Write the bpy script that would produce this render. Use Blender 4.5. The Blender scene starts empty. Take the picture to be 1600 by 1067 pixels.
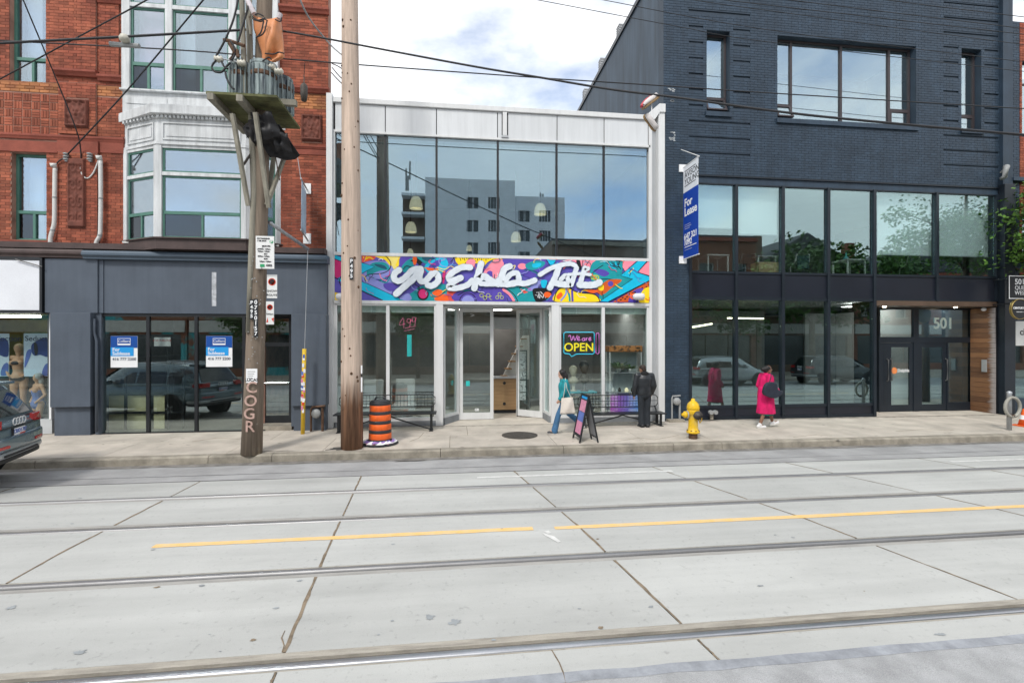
import bpy, bmesh, math, random
from mathutils import Vector, Matrix
random.seed(11)
SC = bpy.context.scene
COL = SC.collection
R = math.radians
# ------------------------------------------------------------------ camera, sky, sun, exposure
PSI = R(6.84); FPX = 755.6; HC = 2.5
cam_d = bpy.data.cameras.new('camera'); cam = bpy.data.objects.new('camera', cam_d); COL.objects.link(cam)
cam_d.sensor_width = 36; cam_d.lens = 17.0; cam_d.clip_end = 3000; cam_d.clip_start = .05
cam.location = (0, 0, HC); cam.rotation_euler = (R(90), 0, -PSI)
SC.camera = cam
SUN_EL, SUN_AZ = R(47), R(208)          # azimuth clockwise from +Y
W = bpy.data.worlds.new('World'); SC.world = W; W.use_nodes = True
nt = W.node_tree; nt.nodes.clear()
def N(t, k, **kw):
    n = t.nodes.new(k)
    for a, b in kw.items():
        if a in n.inputs: n.inputs[a].default_value = b
        else: setattr(n, a, b)
    return n
sky = N(nt, 'ShaderNodeTexSky', sky_type='NISHITA', sun_disc=False, sun_elevation=SUN_EL, sun_rotation=SUN_AZ, dust_density=1.0)
tc = N(nt, 'ShaderNodeTexCoord')
mp = N(nt, 'ShaderNodeMapping'); mp.inputs['Scale'].default_value = (1, 1, 2.2); mp.inputs['Location'].default_value = (3.1, .4, .2)
nz = N(nt, 'ShaderNodeTexNoise', Scale=2.1, Detail=7.0, Roughness=.55)
cr = N(nt, 'ShaderNodeValToRGB'); cr.color_ramp.elements[0].position = .30; cr.color_ramp.elements[1].position = .485
nz2 = N(nt, 'ShaderNodeTexNoise', Scale=3.4, Detail=6.0, Roughness=.6)
cr2 = N(nt, 'ShaderNodeValToRGB'); cr2.color_ramp.elements[0].color = (8.2, 8.5, 9.0, 1); cr2.color_ramp.elements[1].color = (9.6, 9.7, 9.8, 1)
cr2.color_ramp.elements[0].position = .32; cr2.color_ramp.elements[1].position = .62
sk = N(nt, 'ShaderNodeMixRGB', blend_type='MULTIPLY'); sk.inputs[0].default_value = 1; sk.inputs[2].default_value = (1.5, 1.5, 1.5, 1)
mx = N(nt, 'ShaderNodeMixRGB'); bg = N(nt, 'ShaderNodeBackground', Strength=.096); wo = N(nt, 'ShaderNodeOutputWorld')
L = nt.links.new
L(tc.outputs['Generated'], mp.inputs[0]); L(mp.outputs[0], nz.inputs['Vector']); L(mp.outputs[0], nz2.inputs['Vector'])
L(nz.outputs[0], cr.inputs[0]); L(nz2.outputs[0], cr2.inputs[0]); L(sky.outputs[0], sk.inputs[1])
L(cr.outputs[0], mx.inputs[0]); L(sk.outputs[0], mx.inputs[1]); L(cr2.outputs[0], mx.inputs[2])
L(mx.outputs[0], bg.inputs[0]); L(bg.outputs[0], wo.inputs[0])
sd = bpy.data.lights.new('sun', 'SUN'); sun = bpy.data.objects.new('sun', sd); COL.objects.link(sun)
sd.energy = 1.5; sd.angle = R(10); sd.color = (1, .96, .9)
sdir = Vector((math.sin(SUN_AZ)*math.cos(SUN_EL), math.cos(SUN_AZ)*math.cos(SUN_EL), math.sin(SUN_EL)))
sun.rotation_euler = sdir.to_track_quat('Z', 'Y').to_euler(); sun.location = (-10, -20, 40)
vs = SC.view_settings; vs.view_transform = 'Standard'; vs.look = 'None'; vs.gamma = 1; vs.exposure = .64; vs.use_curve_mapping = False
SC.render.resolution_x, SC.render.resolution_y = 1024, 682
try: SC.cycles.transparent_max_bounces = 24; SC.cycles.max_bounces = 8
except Exception: pass
# ------------------------------------------------------------------ measuring: photo column/row -> metres on a plane of the street
YF = 13.8
FV = (math.sin(PSI), math.cos(PSI)); RV = (math.cos(PSI), -math.sin(PSI))
def ray(px, py):
    a = (px-800)/FPX; b = (533.5-py)/FPX
    return (FV[0]+a*RV[0], FV[1]+a*RV[1], b)
def at(px, py, Y=YF):
    d = ray(px, py); t = Y/d[1]; return Vector((d[0]*t, Y, HC+d[2]*t))
def X_(px, Y=YF): return at(px, 0, Y).x
def Z_(px, py, Y=YF): return at(px, py, Y).z
def zr(y): return -0.02*abs(y-6.3) if y > -1 else -0.146
def zs(y): return 0.07+0.02*(y-10.95)
def gnd(px, py, zf=zr):
    z = 0
    for i in range(30):
        d = ray(px, py); t = (z-HC)/d[2]; p = Vector((d[0]*t, d[1]*t, z)); z = zf(p.y)
    return p
def rc(x0, y0, x1, y1, Y=YF):            # photo rectangle -> X0,X1,Z0,Z1 on a wall plane
    m = (x0+x1)/2
    return X_(x0, Y), X_(x1, Y), Z_(m, y1, Y), Z_(m, y0, Y)
# ------------------------------------------------------------------ materials
def lin(c):
    return tuple((v/12.92 if v <= .04045 else ((v+.055)/1.055)**2.4) for v in c)
def rgb(r, g, b): return lin((r/255, g/255, b/255))
MATS = {}
def M(name, col, rough=.7, metal=0., var=.12, scale=2.5, bump=0., bscale=40., col2=None, spec=.4, stretch=None, rnd=0., attr=None, coat=0., fine=.06, lo=.35, hi=.65, emit=0., streak=0.):
    if name in MATS: return MATS[name]
    m = bpy.data.materials.new(name); m.use_nodes = True; t = m.node_tree; b = t.nodes['Principled BSDF']; l = t.links.new
    b.inputs['Roughness'].default_value = rough; b.inputs['Metallic'].default_value = metal
    b.inputs['Specular IOR Level'].default_value = spec; b.inputs['Coat Weight'].default_value = coat
    c = N(t, 'ShaderNodeNewGeometry'); mpn = N(t, 'ShaderNodeMapping')
    if stretch: mpn.inputs['Scale'].default_value = stretch
    l(c.outputs['Position'], mpn.inputs[0])
    n1 = N(t, 'ShaderNodeTexNoise', Scale=scale, Detail=6.0, Roughness=.6); l(mpn.outputs[0], n1.inputs['Vector'])
    r1 = N(t, 'ShaderNodeValToRGB'); e = r1.color_ramp.elements; e[0].position = lo; e[1].position = hi
    if col2 is None:
        e[0].color = tuple(max(0, v*(1-var)) for v in col)+(1,); e[1].color = tuple(min(1, v*(1+var)) for v in col)+(1,)
    else:
        e[0].color = tuple(col)+(1,); e[1].color = tuple(col2)+(1,)
    l(n1.outputs[0], r1.inputs[0]); out = r1.outputs[0]
    if fine:
        n2 = N(t, 'ShaderNodeTexNoise', Scale=bscale*1.7, Detail=3.0); l(c.outputs['Position'], n2.inputs['Vector'])
        mr = N(t, 'ShaderNodeMapRange'); mr.inputs[3].default_value = 1-fine*2.2; mr.inputs[4].default_value = 1+fine*2.2; l(n2.outputs[0], mr.inputs[0])
        mm = N(t, 'ShaderNodeMixRGB', blend_type='MULTIPLY'); mm.inputs[0].default_value = 1; l(out, mm.inputs[1]); l(mr.outputs[0], mm.inputs[2]); out = mm.outputs[0]
    if streak:
        ms_ = N(t, 'ShaderNodeMapping'); ms_.inputs['Scale'].default_value = (5, 5, .3); l(c.outputs['Position'], ms_.inputs[0]); n4 = N(t, 'ShaderNodeTexNoise', Scale=1.7, Detail=7.0, Roughness=.65); l(ms_.outputs[0], n4.inputs['Vector'])
        mr = N(t, 'ShaderNodeMapRange'); mr.inputs[1].default_value = .3; mr.inputs[2].default_value = .62; mr.inputs[3].default_value = 1-streak; mr.inputs[4].default_value = 1+streak*.3; l(n4.outputs[0], mr.inputs[0])
        mm = N(t, 'ShaderNodeMixRGB', blend_type='MULTIPLY'); mm.inputs[0].default_value = 1; l(out, mm.inputs[1]); l(mr.outputs[0], mm.inputs[2]); out = mm.outputs[0]
    if rnd or attr:
        if attr:
            a = N(t, 'ShaderNodeAttribute', attribute_name=attr); src = a.outputs['Fac']
        else:
            a = N(t, 'ShaderNodeObjectInfo'); src = a.outputs['Random']
        mr = N(t, 'ShaderNodeMapRange'); mr.inputs[3].default_value = 1-rnd; mr.inputs[4].default_value = 1+rnd; l(src, mr.inputs[0])
        mm = N(t, 'ShaderNodeMixRGB', blend_type='MULTIPLY'); mm.inputs[0].default_value = 1; l(out, mm.inputs[1]); l(mr.outputs[0], mm.inputs[2]); out = mm.outputs[0]
    l(out, b.inputs['Base Color'])
    if bump:
        n3 = N(t, 'ShaderNodeTexNoise', Scale=bscale, Detail=5.0); l(mpn.outputs[0], n3.inputs['Vector'])
        bp = N(t, 'ShaderNodeBump', Strength=bump, Distance=.01); l(n3.outputs[0], bp.inputs['Height']); l(bp.outputs[0], b.inputs['Normal'])
    if emit:
        b.inputs['Emission Color'].default_value = tuple(col)+(1,); b.inputs['Emission Strength'].default_value = emit
    MATS[name] = m; return m
def glass(name, tint=(.75, .85, .85), refl=.12, gcol=(.8, .9, .93), wob=.0, rough=0.):
    if name in MATS: return MATS[name]
    m = bpy.data.materials.new(name); m.use_nodes = True; t = m.node_tree; t.nodes.clear(); l = t.links.new
    tr = N(t, 'ShaderNodeBsdfTransparent'); tr.inputs[0].default_value = tuple(tint)+(1,)
    gl = N(t, 'ShaderNodeBsdfGlossy', Roughness=rough); gl.inputs[0].default_value = tuple(gcol)+(1,)
    lw_ = N(t, 'ShaderNodeLayerWeight', Blend=.5); fr = N(t, 'ShaderNodeMath', operation='POWER'); fr.inputs[1].default_value = 5.; l(lw_.outputs['Facing'], fr.inputs[0])
    ad = N(t, 'ShaderNodeMath', operation='MULTIPLY_ADD', use_clamp=True); ad.inputs[1].default_value = .9; ad.inputs[2].default_value = refl+.03
    mxs = N(t, 'ShaderNodeMixShader'); o = N(t, 'ShaderNodeOutputMaterial')
    l(fr.outputs[0], ad.inputs[0]); l(ad.outputs[0], mxs.inputs[0]); l(tr.outputs[0], mxs.inputs[1]); l(gl.outputs[0], mxs.inputs[2]); l(mxs.outputs[0], o.inputs[0])
    if wob:
        c = N(t, 'ShaderNodeTexCoord'); nn = N(t, 'ShaderNodeTexNoise', Scale=.7, Detail=1.0); l(c.outputs['Object'], nn.inputs['Vector'])
        bp = N(t, 'ShaderNodeBump', Strength=wob, Distance=.02); l(nn.outputs[0], bp.inputs['Height']); l(bp.outputs[0], gl.inputs['Normal'])
    MATS[name] = m; return m
def glow(name, col, s):
    if name in MATS: return MATS[name]
    m = bpy.data.materials.new(name); m.use_nodes = True; t = m.node_tree; t.nodes.clear()
    e = N(t, 'ShaderNodeEmission', Strength=s); e.inputs[0].default_value = tuple(col)+(1,); o = N(t, 'ShaderNodeOutputMaterial'); t.links.new(e.outputs[0], o.inputs[0])
    MATS[name] = m; return m
# ------------------------------------------------------------------ mesh building
class MB:
    def __init__(s): s.v = []; s.f = []; s.a = []; s.T = None
    def add(s, vs, fs, a=0.):
        o = len(s.v)
        for p in vs:
            p = Vector(p)
            s.v.append(s.T @ p if s.T else p)
        for q in fs: s.f.append(tuple(i+o for i in q)); s.a.append(a)
        return s
    def box(s, x0, x1, y0, y1, z0, z1, a=0., noback=False):
        if x0 > x1: x0, x1 = x1, x0
        if y0 > y1: y0, y1 = y1, y0
        if z0 > z1: z0, z1 = z1, z0
        vs = [(x0,y0,z0),(x1,y0,z0),(x1,y1,z0),(x0,y1,z0),(x0,y0,z1),(x1,y0,z1),(x1,y1,z1),(x0,y1,z1)]
        fs = [(0,1,5,4),(1,2,6,5),(3,0,4,7),(4,5,6,7),(3,2,1,0)]
        if not noback: fs.append((2,3,7,6))
        return s.add(vs, fs, a)
    def cbox(s, c, d, rz=0., rx=0., ry=0.):
        m = Matrix.Translation(c) @ Matrix.Rotation(rz,4,'Z') @ Matrix.Rotation(ry,4,'Y') @ Matrix.Rotation(rx,4,'X')
        o = s.T; s.T = (o @ m) if o else m; s.box(-d[0]/2,d[0]/2,-d[1]/2,d[1]/2,-d[2]/2,d[2]/2); s.T = o; return s
    def bar(s, p, q, w, h=None, up=(0,0,1)):
        p = Vector(p); q = Vector(q); d = q-p; ln = d.length; h = h or w
        z = d.normalized(); u = Vector(up)
        if abs(z.dot(u)) > .98: u = Vector((0,1,0))
        x = u.cross(z).normalized(); y = z.cross(x)
        m = Matrix((x, y, z)).transposed().to_4x4(); m.translation = p
        o = s.T; s.T = (o @ m) if o else m; s.box(-w/2,w/2,-h/2,h/2,0,ln); s.T = o; return s
    def prism(s, pts, y0, y1):                # XZ outline pushed along Y
        n = len(pts); vs = [(x,y0,z) for x,z in pts]+[(x,y1,z) for x,z in pts]
        fs = [tuple(range(n)), tuple(range(2*n-1,n-1,-1))]+[(i,i+n,(i+1)%n+n,(i+1)%n) for i in range(n)]
        return s.add(vs, fs)
    def prismZ(s, pts, z0, z1):
        n = len(pts); vs = [(x,y,z0) for x,y in pts]+[(x,y,z1) for x,y in pts]
        fs = [tuple(range(n-1,-1,-1)), tuple(range(n,2*n))]+[(i,(i+1)%n,(i+1)%n+n,i+n) for i in range(n)]
        return s.add(vs, fs)
    def tube(s, pts, r, n=8, cap=True, flat=1.):
        pts = [Vector(p) for p in pts]; k = len(pts); rs = r if isinstance(r, (list, tuple)) else [r]*k
        vs = []; ref = None
        for i, p in enumerate(pts):
            d = (pts[min(i+1,k-1)]-pts[max(i-1,0)])
            d = d.normalized() if d.length > 1e-9 else Vector((0,0,1))
            if ref is None: ref = Vector((0,0,1)) if abs(d.z) < .9 else Vector((1,0,0))
            x = d.cross(ref)
            if x.length < 1e-4: x = d.cross(Vector((0,1,0)))
            x.normalize(); y = d.cross(x); ref = x.cross(d) if False else ref
            for j in range(n):
                a = 2*math.pi*j/n; vs.append(p+x*math.cos(a)*rs[i]+y*math.sin(a)*rs[i]*flat)
        fs = [(i*n+j, i*n+(j+1)%n, (i+1)*n+(j+1)%n, (i+1)*n+j) for i in range(k-1) for j in range(n)]
        if cap: fs += [tuple(range(n-1,-1,-1)), tuple(range((k-1)*n, k*n))]
        return s.add(vs, fs)
    def lathe(s, prof, c=(0,0,0), n=20, axis='Z'):
        vs = []; k = len(prof); c = Vector(c)
        for r, z in prof:
            for j in range(n):
                a = 2*math.pi*j/n; x, y = r*math.cos(a), r*math.sin(a)
                p = (x,y,z) if axis == 'Z' else ((x,z,y) if axis == 'Y' else (z,x,y))
                vs.append(c+Vector(p))
        fs = [(i*n+j, i*n+(j+1)%n, (i+1)*n+(j+1)%n, (i+1)*n+j) for i in range(k-1) for j in range(n)]
        if prof[0][0] > 1e-5: fs.append(tuple(range(n-1,-1,-1)))
        if prof[-1][0] > 1e-5: fs.append(tuple(range((k-1)*n, k*n)))
        return s.add(vs, fs)
    def ell(s, c, r, n=12, m=8, rot=None):
        vs = []; c = Vector(c)
        for i in range(m+1):
            t = math.pi*i/m
            for j in range(n):
                a = 2*math.pi*j/n; p = Vector((r[0]*math.sin(t)*math.cos(a), r[1]*math.sin(t)*math.sin(a), -r[2]*math.cos(t)))
                if rot: p = rot @ p
                vs.append(c+p)
        fs = [(i*n+j, i*n+(j+1)%n, (i+1)*n+(j+1)%n, (i+1)*n+j) for i in range(m) for j in range(n)]
        return s.add(vs, fs)
    def build(s, name, mat, parent=None, smooth=False, bevel=0., attr=False):
        me = bpy.data.meshes.new(name); me.from_pydata([tuple(v) for v in s.v], [], s.f)
        me.materials.append(mat)
        if smooth:
            me.polygons.foreach_set('use_smooth', [True]*len(me.polygons))
        if attr:
            at_ = me.attributes.new('rnd', 'FLOAT', 'FACE'); at_.data.foreach_set('value', s.a)
        me.update()
        o = link(name, me, parent)
        if bevel:
            b = o.modifiers.new('bevel', 'BEVEL'); b.width = bevel; b.segments = 2; b.limit_method = 'ANGLE'; b.angle_limit = R(40)
        if smooth == 'auto': autosmooth(o)
        return o
def autosmooth(o, ang=40):
    try: o.data.set_sharp_from_angle(angle=R(ang))
    except Exception: pass
def link(name, data, parent=None):
    o = bpy.data.objects.new(name, data); COL.objects.link(o)
    if parent is not None:
        o.parent = parent
        if parent.type == 'EMPTY' and not parent.get('local_frame'): o.location = -Vector(parent.location)
    return o
def thing(name, label, cat, loc=(0,0,0), group=None, rz=None):
    o = bpy.data.objects.new(name, None); COL.objects.link(o); o.location = loc; o.empty_display_size = .2
    o['label'] = label; o['category'] = cat
    if group: o['group'] = group
    if rz is not None: o['local_frame'] = 1; o.rotation_euler = (0,0,rz)
    return o
def tag(o, label, cat, group=None):
    o['label'] = label; o['category'] = cat
    if group: o['group'] = group
    return o
def struct(o): o['kind'] = 'structure'; return o
def stuff(o): o['kind'] = 'stuff'; return o
def copy_tree(o, parent=None):
    c = o.copy(); COL.objects.link(c); c.parent = parent
    for ch in list(o.children): copy_tree(ch, c)
    return c
def bx(name, mat, parent, x0, x1, y0, y1, z0, z1, bevel=0.):
    return MB().box(x0,x1,y0,y1,z0,z1).build(name, mat, parent, bevel=bevel)
def cat_rom(pts, n=6, closed=True):
    k = len(pts); out = []
    rng = range(k) if closed else range(k-1)
    for i in rng:
        g = (lambda j: pts[j % k]) if closed else (lambda j: pts[min(max(j,0),k-1)])
        p0, p1, p2, p3 = g(i-1), g(i), g(i+1), g(i+2)
        for j in range(n):
            t = j/n; t2 = t*t; t3 = t2*t
            out.append(tuple(.5*((2*b)+(-a+c)*t+(2*a-5*b+4*c-d)*t2+(-a+3*b-3*c+d)*t3) for a,b,c,d in zip(p0,p1,p2,p3)))
    if not closed: out.append(tuple(pts[-1]))
    return out
def text(s, size, mat, parent, loc, name='lettering', rot=(R(90),0,0), align='CENTER', ext=.002, sx=1., shear=0., bold=0.):
    cu = bpy.data.curves.new(name, 'FONT'); cu.body = s; cu.size = size; cu.align_x = align; cu.align_y = 'CENTER'; cu.extrude = ext; cu.shear = shear; cu.offset = bold; cu.resolution_u = 4
    t = bpy.data.objects.new('tmp', cu); me = bpy.data.meshes.new_from_object(t); bpy.data.objects.remove(t); bpy.data.curves.remove(cu)
    m = Matrix.Translation(loc) @ (Matrix.Rotation(rot[2],4,'Z') @ Matrix.Rotation(rot[1],4,'Y') @ Matrix.Rotation(rot[0],4,'X')) @ Matrix.Diagonal((sx,1,1,1))
    me.transform(m); me.materials.clear(); me.materials.append(mat); me.name = name
    return link(name, me, parent)
def wall_cut(mb, x0, x1, z0, z1, y0, y1, holes):      # a wall slab with rectangular openings
    zs_ = sorted({z0, z1, *[min(max(h[2],z0),z1) for h in holes], *[min(max(h[3],z0),z1) for h in holes]})
    for a, b in zip(zs_, zs_[1:]):
        if b-a < 1e-4: continue
        m = (a+b)/2; iv = sorted([(max(h[0],x0), min(h[1],x1)) for h in holes if h[2] < m < h[3] and h[0] < x1 and h[1] > x0]); cur = x0
        for p, q in iv:
            if p > cur+1e-4: mb.box(cur, p, y0, y1, a, b)
            cur = max(cur, q)
        if cur < x1-1e-4: mb.box(cur, x1, y0, y1, a, b)
    return mb
def bricks(x0, x1, z0, z1, holes, bw=.215, bh=.068, j=.01):
    out = []; k = 0; z = z0
    while z+bh <= z1+.001:
        iv = sorted([(h[0], h[1]) for h in holes if h[2] < z+bh-.004 and h[3] > z+.004]); segs = []; cur = x0
        for p, q in iv:
            if p > cur: segs.append((cur, min(p,x1)))
            cur = max(cur, q)
        if cur < x1: segs.append((cur, x1))
        off = (k % 2)*(bw+j)/2
        for p, q in segs:
            x = math.floor((p-off)/(bw+j))*(bw+j)+off
            while x < q:
                a, b = max(x, p), min(x+bw, q)
                if b-a > .03: out.append((a, b, z, z+bh))
                x += bw+j
        z += bh+j; k += 1
    return out
# ================================================================== GROUND, ROAD, KERB, PAVEMENT
m_conc = M('road_concrete', (.45,.455,.437), .82, var=.07, scale=.45, bump=.25, bscale=130, rnd=.04, fine=.07)
_t = m_conc.node_tree; _b = _t.nodes['Principled BSDF']; _src = _b.inputs['Base Color'].links[0].from_socket; _c = N(_t,'ShaderNodeTexCoord')
for _sc, _scale, _lo, _hi, _a, _z in (((.07,1.5,1),1.3,.36,.62,.90,1.04),((1,1,1),17.,.60,.72,1.,.80),((.35,1.1,1),2.4,.55,.75,1.,.91),((1,1,1),55.,.62,.74,1.,.82)):   # tyre film, oil spots, blotches, pitting
    _m = N(_t,'ShaderNodeMapping'); _m.inputs['Scale'].default_value = _sc; _n = N(_t,'ShaderNodeTexNoise',Scale=_scale,Detail=5.,Roughness=.6); _r = N(_t,'ShaderNodeMapRange'); _x = N(_t,'ShaderNodeMixRGB',blend_type='MULTIPLY'); _x.inputs[0].default_value = 1
    _t.links.new(_c.outputs['Object'],_m.inputs[0]); _t.links.new(_m.outputs[0],_n.inputs['Vector']); _t.links.new(_n.outputs[0],_r.inputs[0])
    for _i, _v in ((1,_lo),(2,_hi),(3,_a),(4,_z)): _r.inputs[_i].default_value = _v
    _t.links.new(_src,_x.inputs[1]); _t.links.new(_r.outputs[0],_x.inputs[2]); _src = _x.outputs[0]
_t.links.new(_src,_b.inputs['Base Color'])
m_asph = M('asphalt', (.335,.335,.335), .88, var=.14, scale=1.3, bump=.5, bscale=160, fine=.10)
m_asph2 = M('coarse_asphalt', (.38,.385,.39), .9, var=.14, scale=4, bump=1., bscale=120, fine=.28)
m_joint = M('joint_tar', (.21,.165,.115), .9, var=.3, scale=9, bump=.6, bscale=60)
m_bed = M('road_bed', (.12,.11,.10), .95)
m_steel = M('rail_steel', (.42,.43,.45), .36, metal=.85, var=.12, scale=6, stretch=(.3,4,1))
m_steel2 = M('dull_rail_steel', (.27,.27,.275), .45, metal=.6, var=.12, scale=6, stretch=(.3,4,1))
m_lip = M('rail_grime', (.34,.315,.27), .8, var=.2, scale=8, stretch=(.4,3,1), bump=.4)
m_lip2 = M('rail_edge_concrete', (.33,.32,.30), .85, var=.15, scale=6, stretch=(.4,3,1))
m_groove = M('rail_groove', (.13,.12,.105), .9)
m_walk = M('pavement_concrete', (.475,.43,.37), .85, var=.15, scale=1.6, bump=.3, bscale=110, rnd=.07, fine=.08)
m_kerb = M('kerb_concrete', (.275,.25,.205), .85, var=.28, scale=3, bump=.4, bscale=30, rnd=.08)
m_yel = M('yellow_road_paint', (.80,.50,.17), .7, var=.12, scale=5, col2=(.72,.53,.29))
m_wht = M('white_road_paint', (.62,.62,.60), .7, var=.12, scale=7)
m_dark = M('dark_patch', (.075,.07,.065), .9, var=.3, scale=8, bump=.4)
gd = struct(MB().add([(-700,-700,-.35),(700,-700,-.35),(700,700,-.35),(-700,700,-.35)], [(0,1,2,3)]).build('ground', m_bed))
road = struct(MB().add([(-90,-2.2,-.25),(90,-2.2,-.25),(90,11.1,-.25),(-90,11.1,-.25)], [(0,1,2,3)]).build('road', m_bed))
XL, XR = -60., 75.
def strip(mb, x0, x1, y0, y1, zoff=0., th=.08, xa=None, ny=3, seg=None, jit=0.):
    # a sheet lying on the crowned road; x0/x1 may be functions of y
    fx0 = x0 if callable(x0) else (lambda y: x0); fx1 = x1 if callable(x1) else (lambda y: x1)
    nx = seg or 1; vs = []; fs = []
    for i in range(ny+1):
        y = y0+(y1-y0)*i/ny; z = zr(y)+zoff
        for k in range(nx+1):
            x = fx0(y)+(fx1(y)-fx0(y))*k/nx; yy = y+(random.uniform(-jit, jit) if (jit and i in (0, ny)) else 0)
            vs.append((x, yy, z))
    w = nx+1; top = len(vs)
    for i in range(ny):
        for k in range(nx): fs.append((i*w+k, i*w+k+1, (i+1)*w+k+1, (i+1)*w+k))
    if th:
        ring = [k for k in range(w)]+[(i*w+nx) for i in range(1, ny+1)]+[ny*w+k for k in range(nx-1, -1, -1)]+[i*w for i in range(ny-1, 0, -1)]
        for q in ring: p = vs[q]; vs.append((p[0], p[1], p[2]-th))
        n = len(ring)
        for i in range(n): fs.append((ring[i], top+i, top+(i+1) % n, ring[(i+1) % n]))
    return mb.add(vs, fs)
RA, RB, RCc, RD = 8.50, 7.07, 5.555, 3.985
YA0, YA1 = 9.5, 3.62
# transverse joints: position at the crown and skew as they run
JX = [(-14.1,.05),(-10.9,.05),(-7.75,.03),(-4.62,0.),(-1.53,-.07),(1.69,-.16),(4.92,-.28),(8.05,-.34),(11.2,-.34),(14.4,-.3),(17.6,-.3),(20.8,-.3)]
def jf(k, d=0.):
    x, s = JX[k]; return lambda y: x+s*(y-6.3)+d
edges = [('far', YA0-.01, RA+.065), ('ab', RA-.165, RB+.165), ('bc', RB-.065, RCc+.065), ('cd', RCc-.165, RD+.165), ('near', RD-.065, YA1)]
for nm, ya, yb in edges:
    y0, y1 = min(ya, yb), max(ya, yb)
    for k in range(-1, len(JX)):
        fa = jf(k, .012) if k >= 0 else XL
        fb = jf(k+1, -.012) if k+1 < len(JX) else XR
        o = strip(MB(), fa, fb, y0, y1, ny=4).build('concrete_slab', m_conc, road, bevel=0)
    for k in range(len(JX)):
        w = .008+.007*random.random(); mb = MB(); pts0 = []; n = 10
        f0 = jf(k)
        vs = []; fs = []
        for i in range(n+1):
            y = y0+(y1-y0)*i/n; ww = w*(.6+.9*random.random()); dx = random.uniform(-.006,.006)
            vs += [(f0(y)-ww+dx, y, zr(y)+.003), (f0(y)+ww+dx, y, zr(y)+.003)]
        for i in range(n): fs.append((2*i, 2*i+1, 2*i+3, 2*i+2))
        mb.add(vs, fs).build('joint_filler', m_joint, road)
strip(MB(), XL, XR, YA0+.01, 11.0, zoff=-.004, ny=4, seg=1).build('asphalt_lane', m_asph, road)
o = strip(MB(), XL, XR, -2.2, YA1-.03, zoff=.002, ny=4).build('asphalt_lane', m_asph2, road)
# ragged sealed edge between the near asphalt and the concrete
strip(MB(), XL, XR, YA1-.07, YA1+.035, zoff=.004, ny=1, th=0, seg=420, jit=.012).build('sealed_edge', M('sealed_edge', (.29,.305,.33), .85, var=.2, scale=5), road)
strip(MB(), XL, XR, YA0-.02, YA0+.02, zoff=.002, ny=1, th=0, seg=200, jit=.008).build('sealed_edge', M('seam', (.11,.11,.11), .9), road)
strip(MB(), XL, XR, 9.93, 9.945, zoff=.0005, ny=1, th=0, seg=100, jit=.004).build('crack', MATS['seam'], road)
# markings
def mark(mat, x0, x1, y, w, name='painted_line'):
    strip(MB(), x0, x1, y-w/2, y+w/2, zoff=.004, ny=2, th=0, seg=60, jit=.006).build(name, mat, road)
mark(m_yel, -3.65, 1.05, 6.395, .115); mark(m_yel, 1.34, 9.6, 6.37, .115); mark(m_yel, -14.5, -8.5, 6.4, .115); mark(m_yel, 13, 19, 6.37, .115)
mark(m_wht, .43, 4.28, 9.1, .10); mark(m_wht, -12.5, -8.7, 9.1, .10); mark(m_wht, 10.5, 14.4, 9.1, .1)
def blot(px, py, rx, ry, mat, name='ground_spot', n=22, zoff=.0045, zf=zr, par=None):
    c = gnd(px, py, zf); pts = []
    for i in range(n):
        a = 2*math.pi*i/n; k = random.uniform(.55, 1.25); x = c.x+rx*k*math.cos(a); y = c.y+ry*k*math.sin(a); pts.append((x, y, zf(y)+zoff))
    pts.append((c.x, c.y, zf(c.y)+zoff))
    return MB().add(pts, [(i, (i+1) % n, n) for i in range(n)]).build(name, mat, par or road)
m_gum = M('gum_stain', (.29,.31,.32), .8, var=.2)
blot(671,964,.045,.045,m_gum); blot(711,972,.055,.05,m_gum); blot(18,949,.04,.04,m_gum); blot(469,907,.03,.02,m_gum); blot(1469,991,.05,.02,m_gum)
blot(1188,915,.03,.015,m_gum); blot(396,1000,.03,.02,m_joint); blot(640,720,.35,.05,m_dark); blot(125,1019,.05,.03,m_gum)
for i in range(26):
    x, y = random.uniform(60,1560), random.uniform(770,1050); s = random.uniform(.006,.02); blot(x, y, s*1.6, s, random.choice((m_gum,m_joint,m_gum)), n=9)
# painted scuff near the centre line
for pts in ([(846,832),(852,837),(862,842),(872,848),(876,846),(866,838)], [(849,830),(856,834),(862,833),(857,829)]):
    q = [gnd(*p) for p in pts]; MB().add([(p.x,p.y,p.z+.005) for p in q], [tuple(range(len(q)))]).build('paint_scuff', m_wht, road)
# cracks in the near slab
for pts in ([(862,1015),(868,1025),(874,1035),(880,1050),(884,1067)], [(445,985),(440,996),(444,1008),(441,1018)]):
    q = [gnd(*p) for p in pts]; MB().tube([(p.x,p.y,p.z+.0005) for p in q], [.004,.006,.005,.006,.004][:len(q)], n=5).build('crack', m_joint, road)
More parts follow.
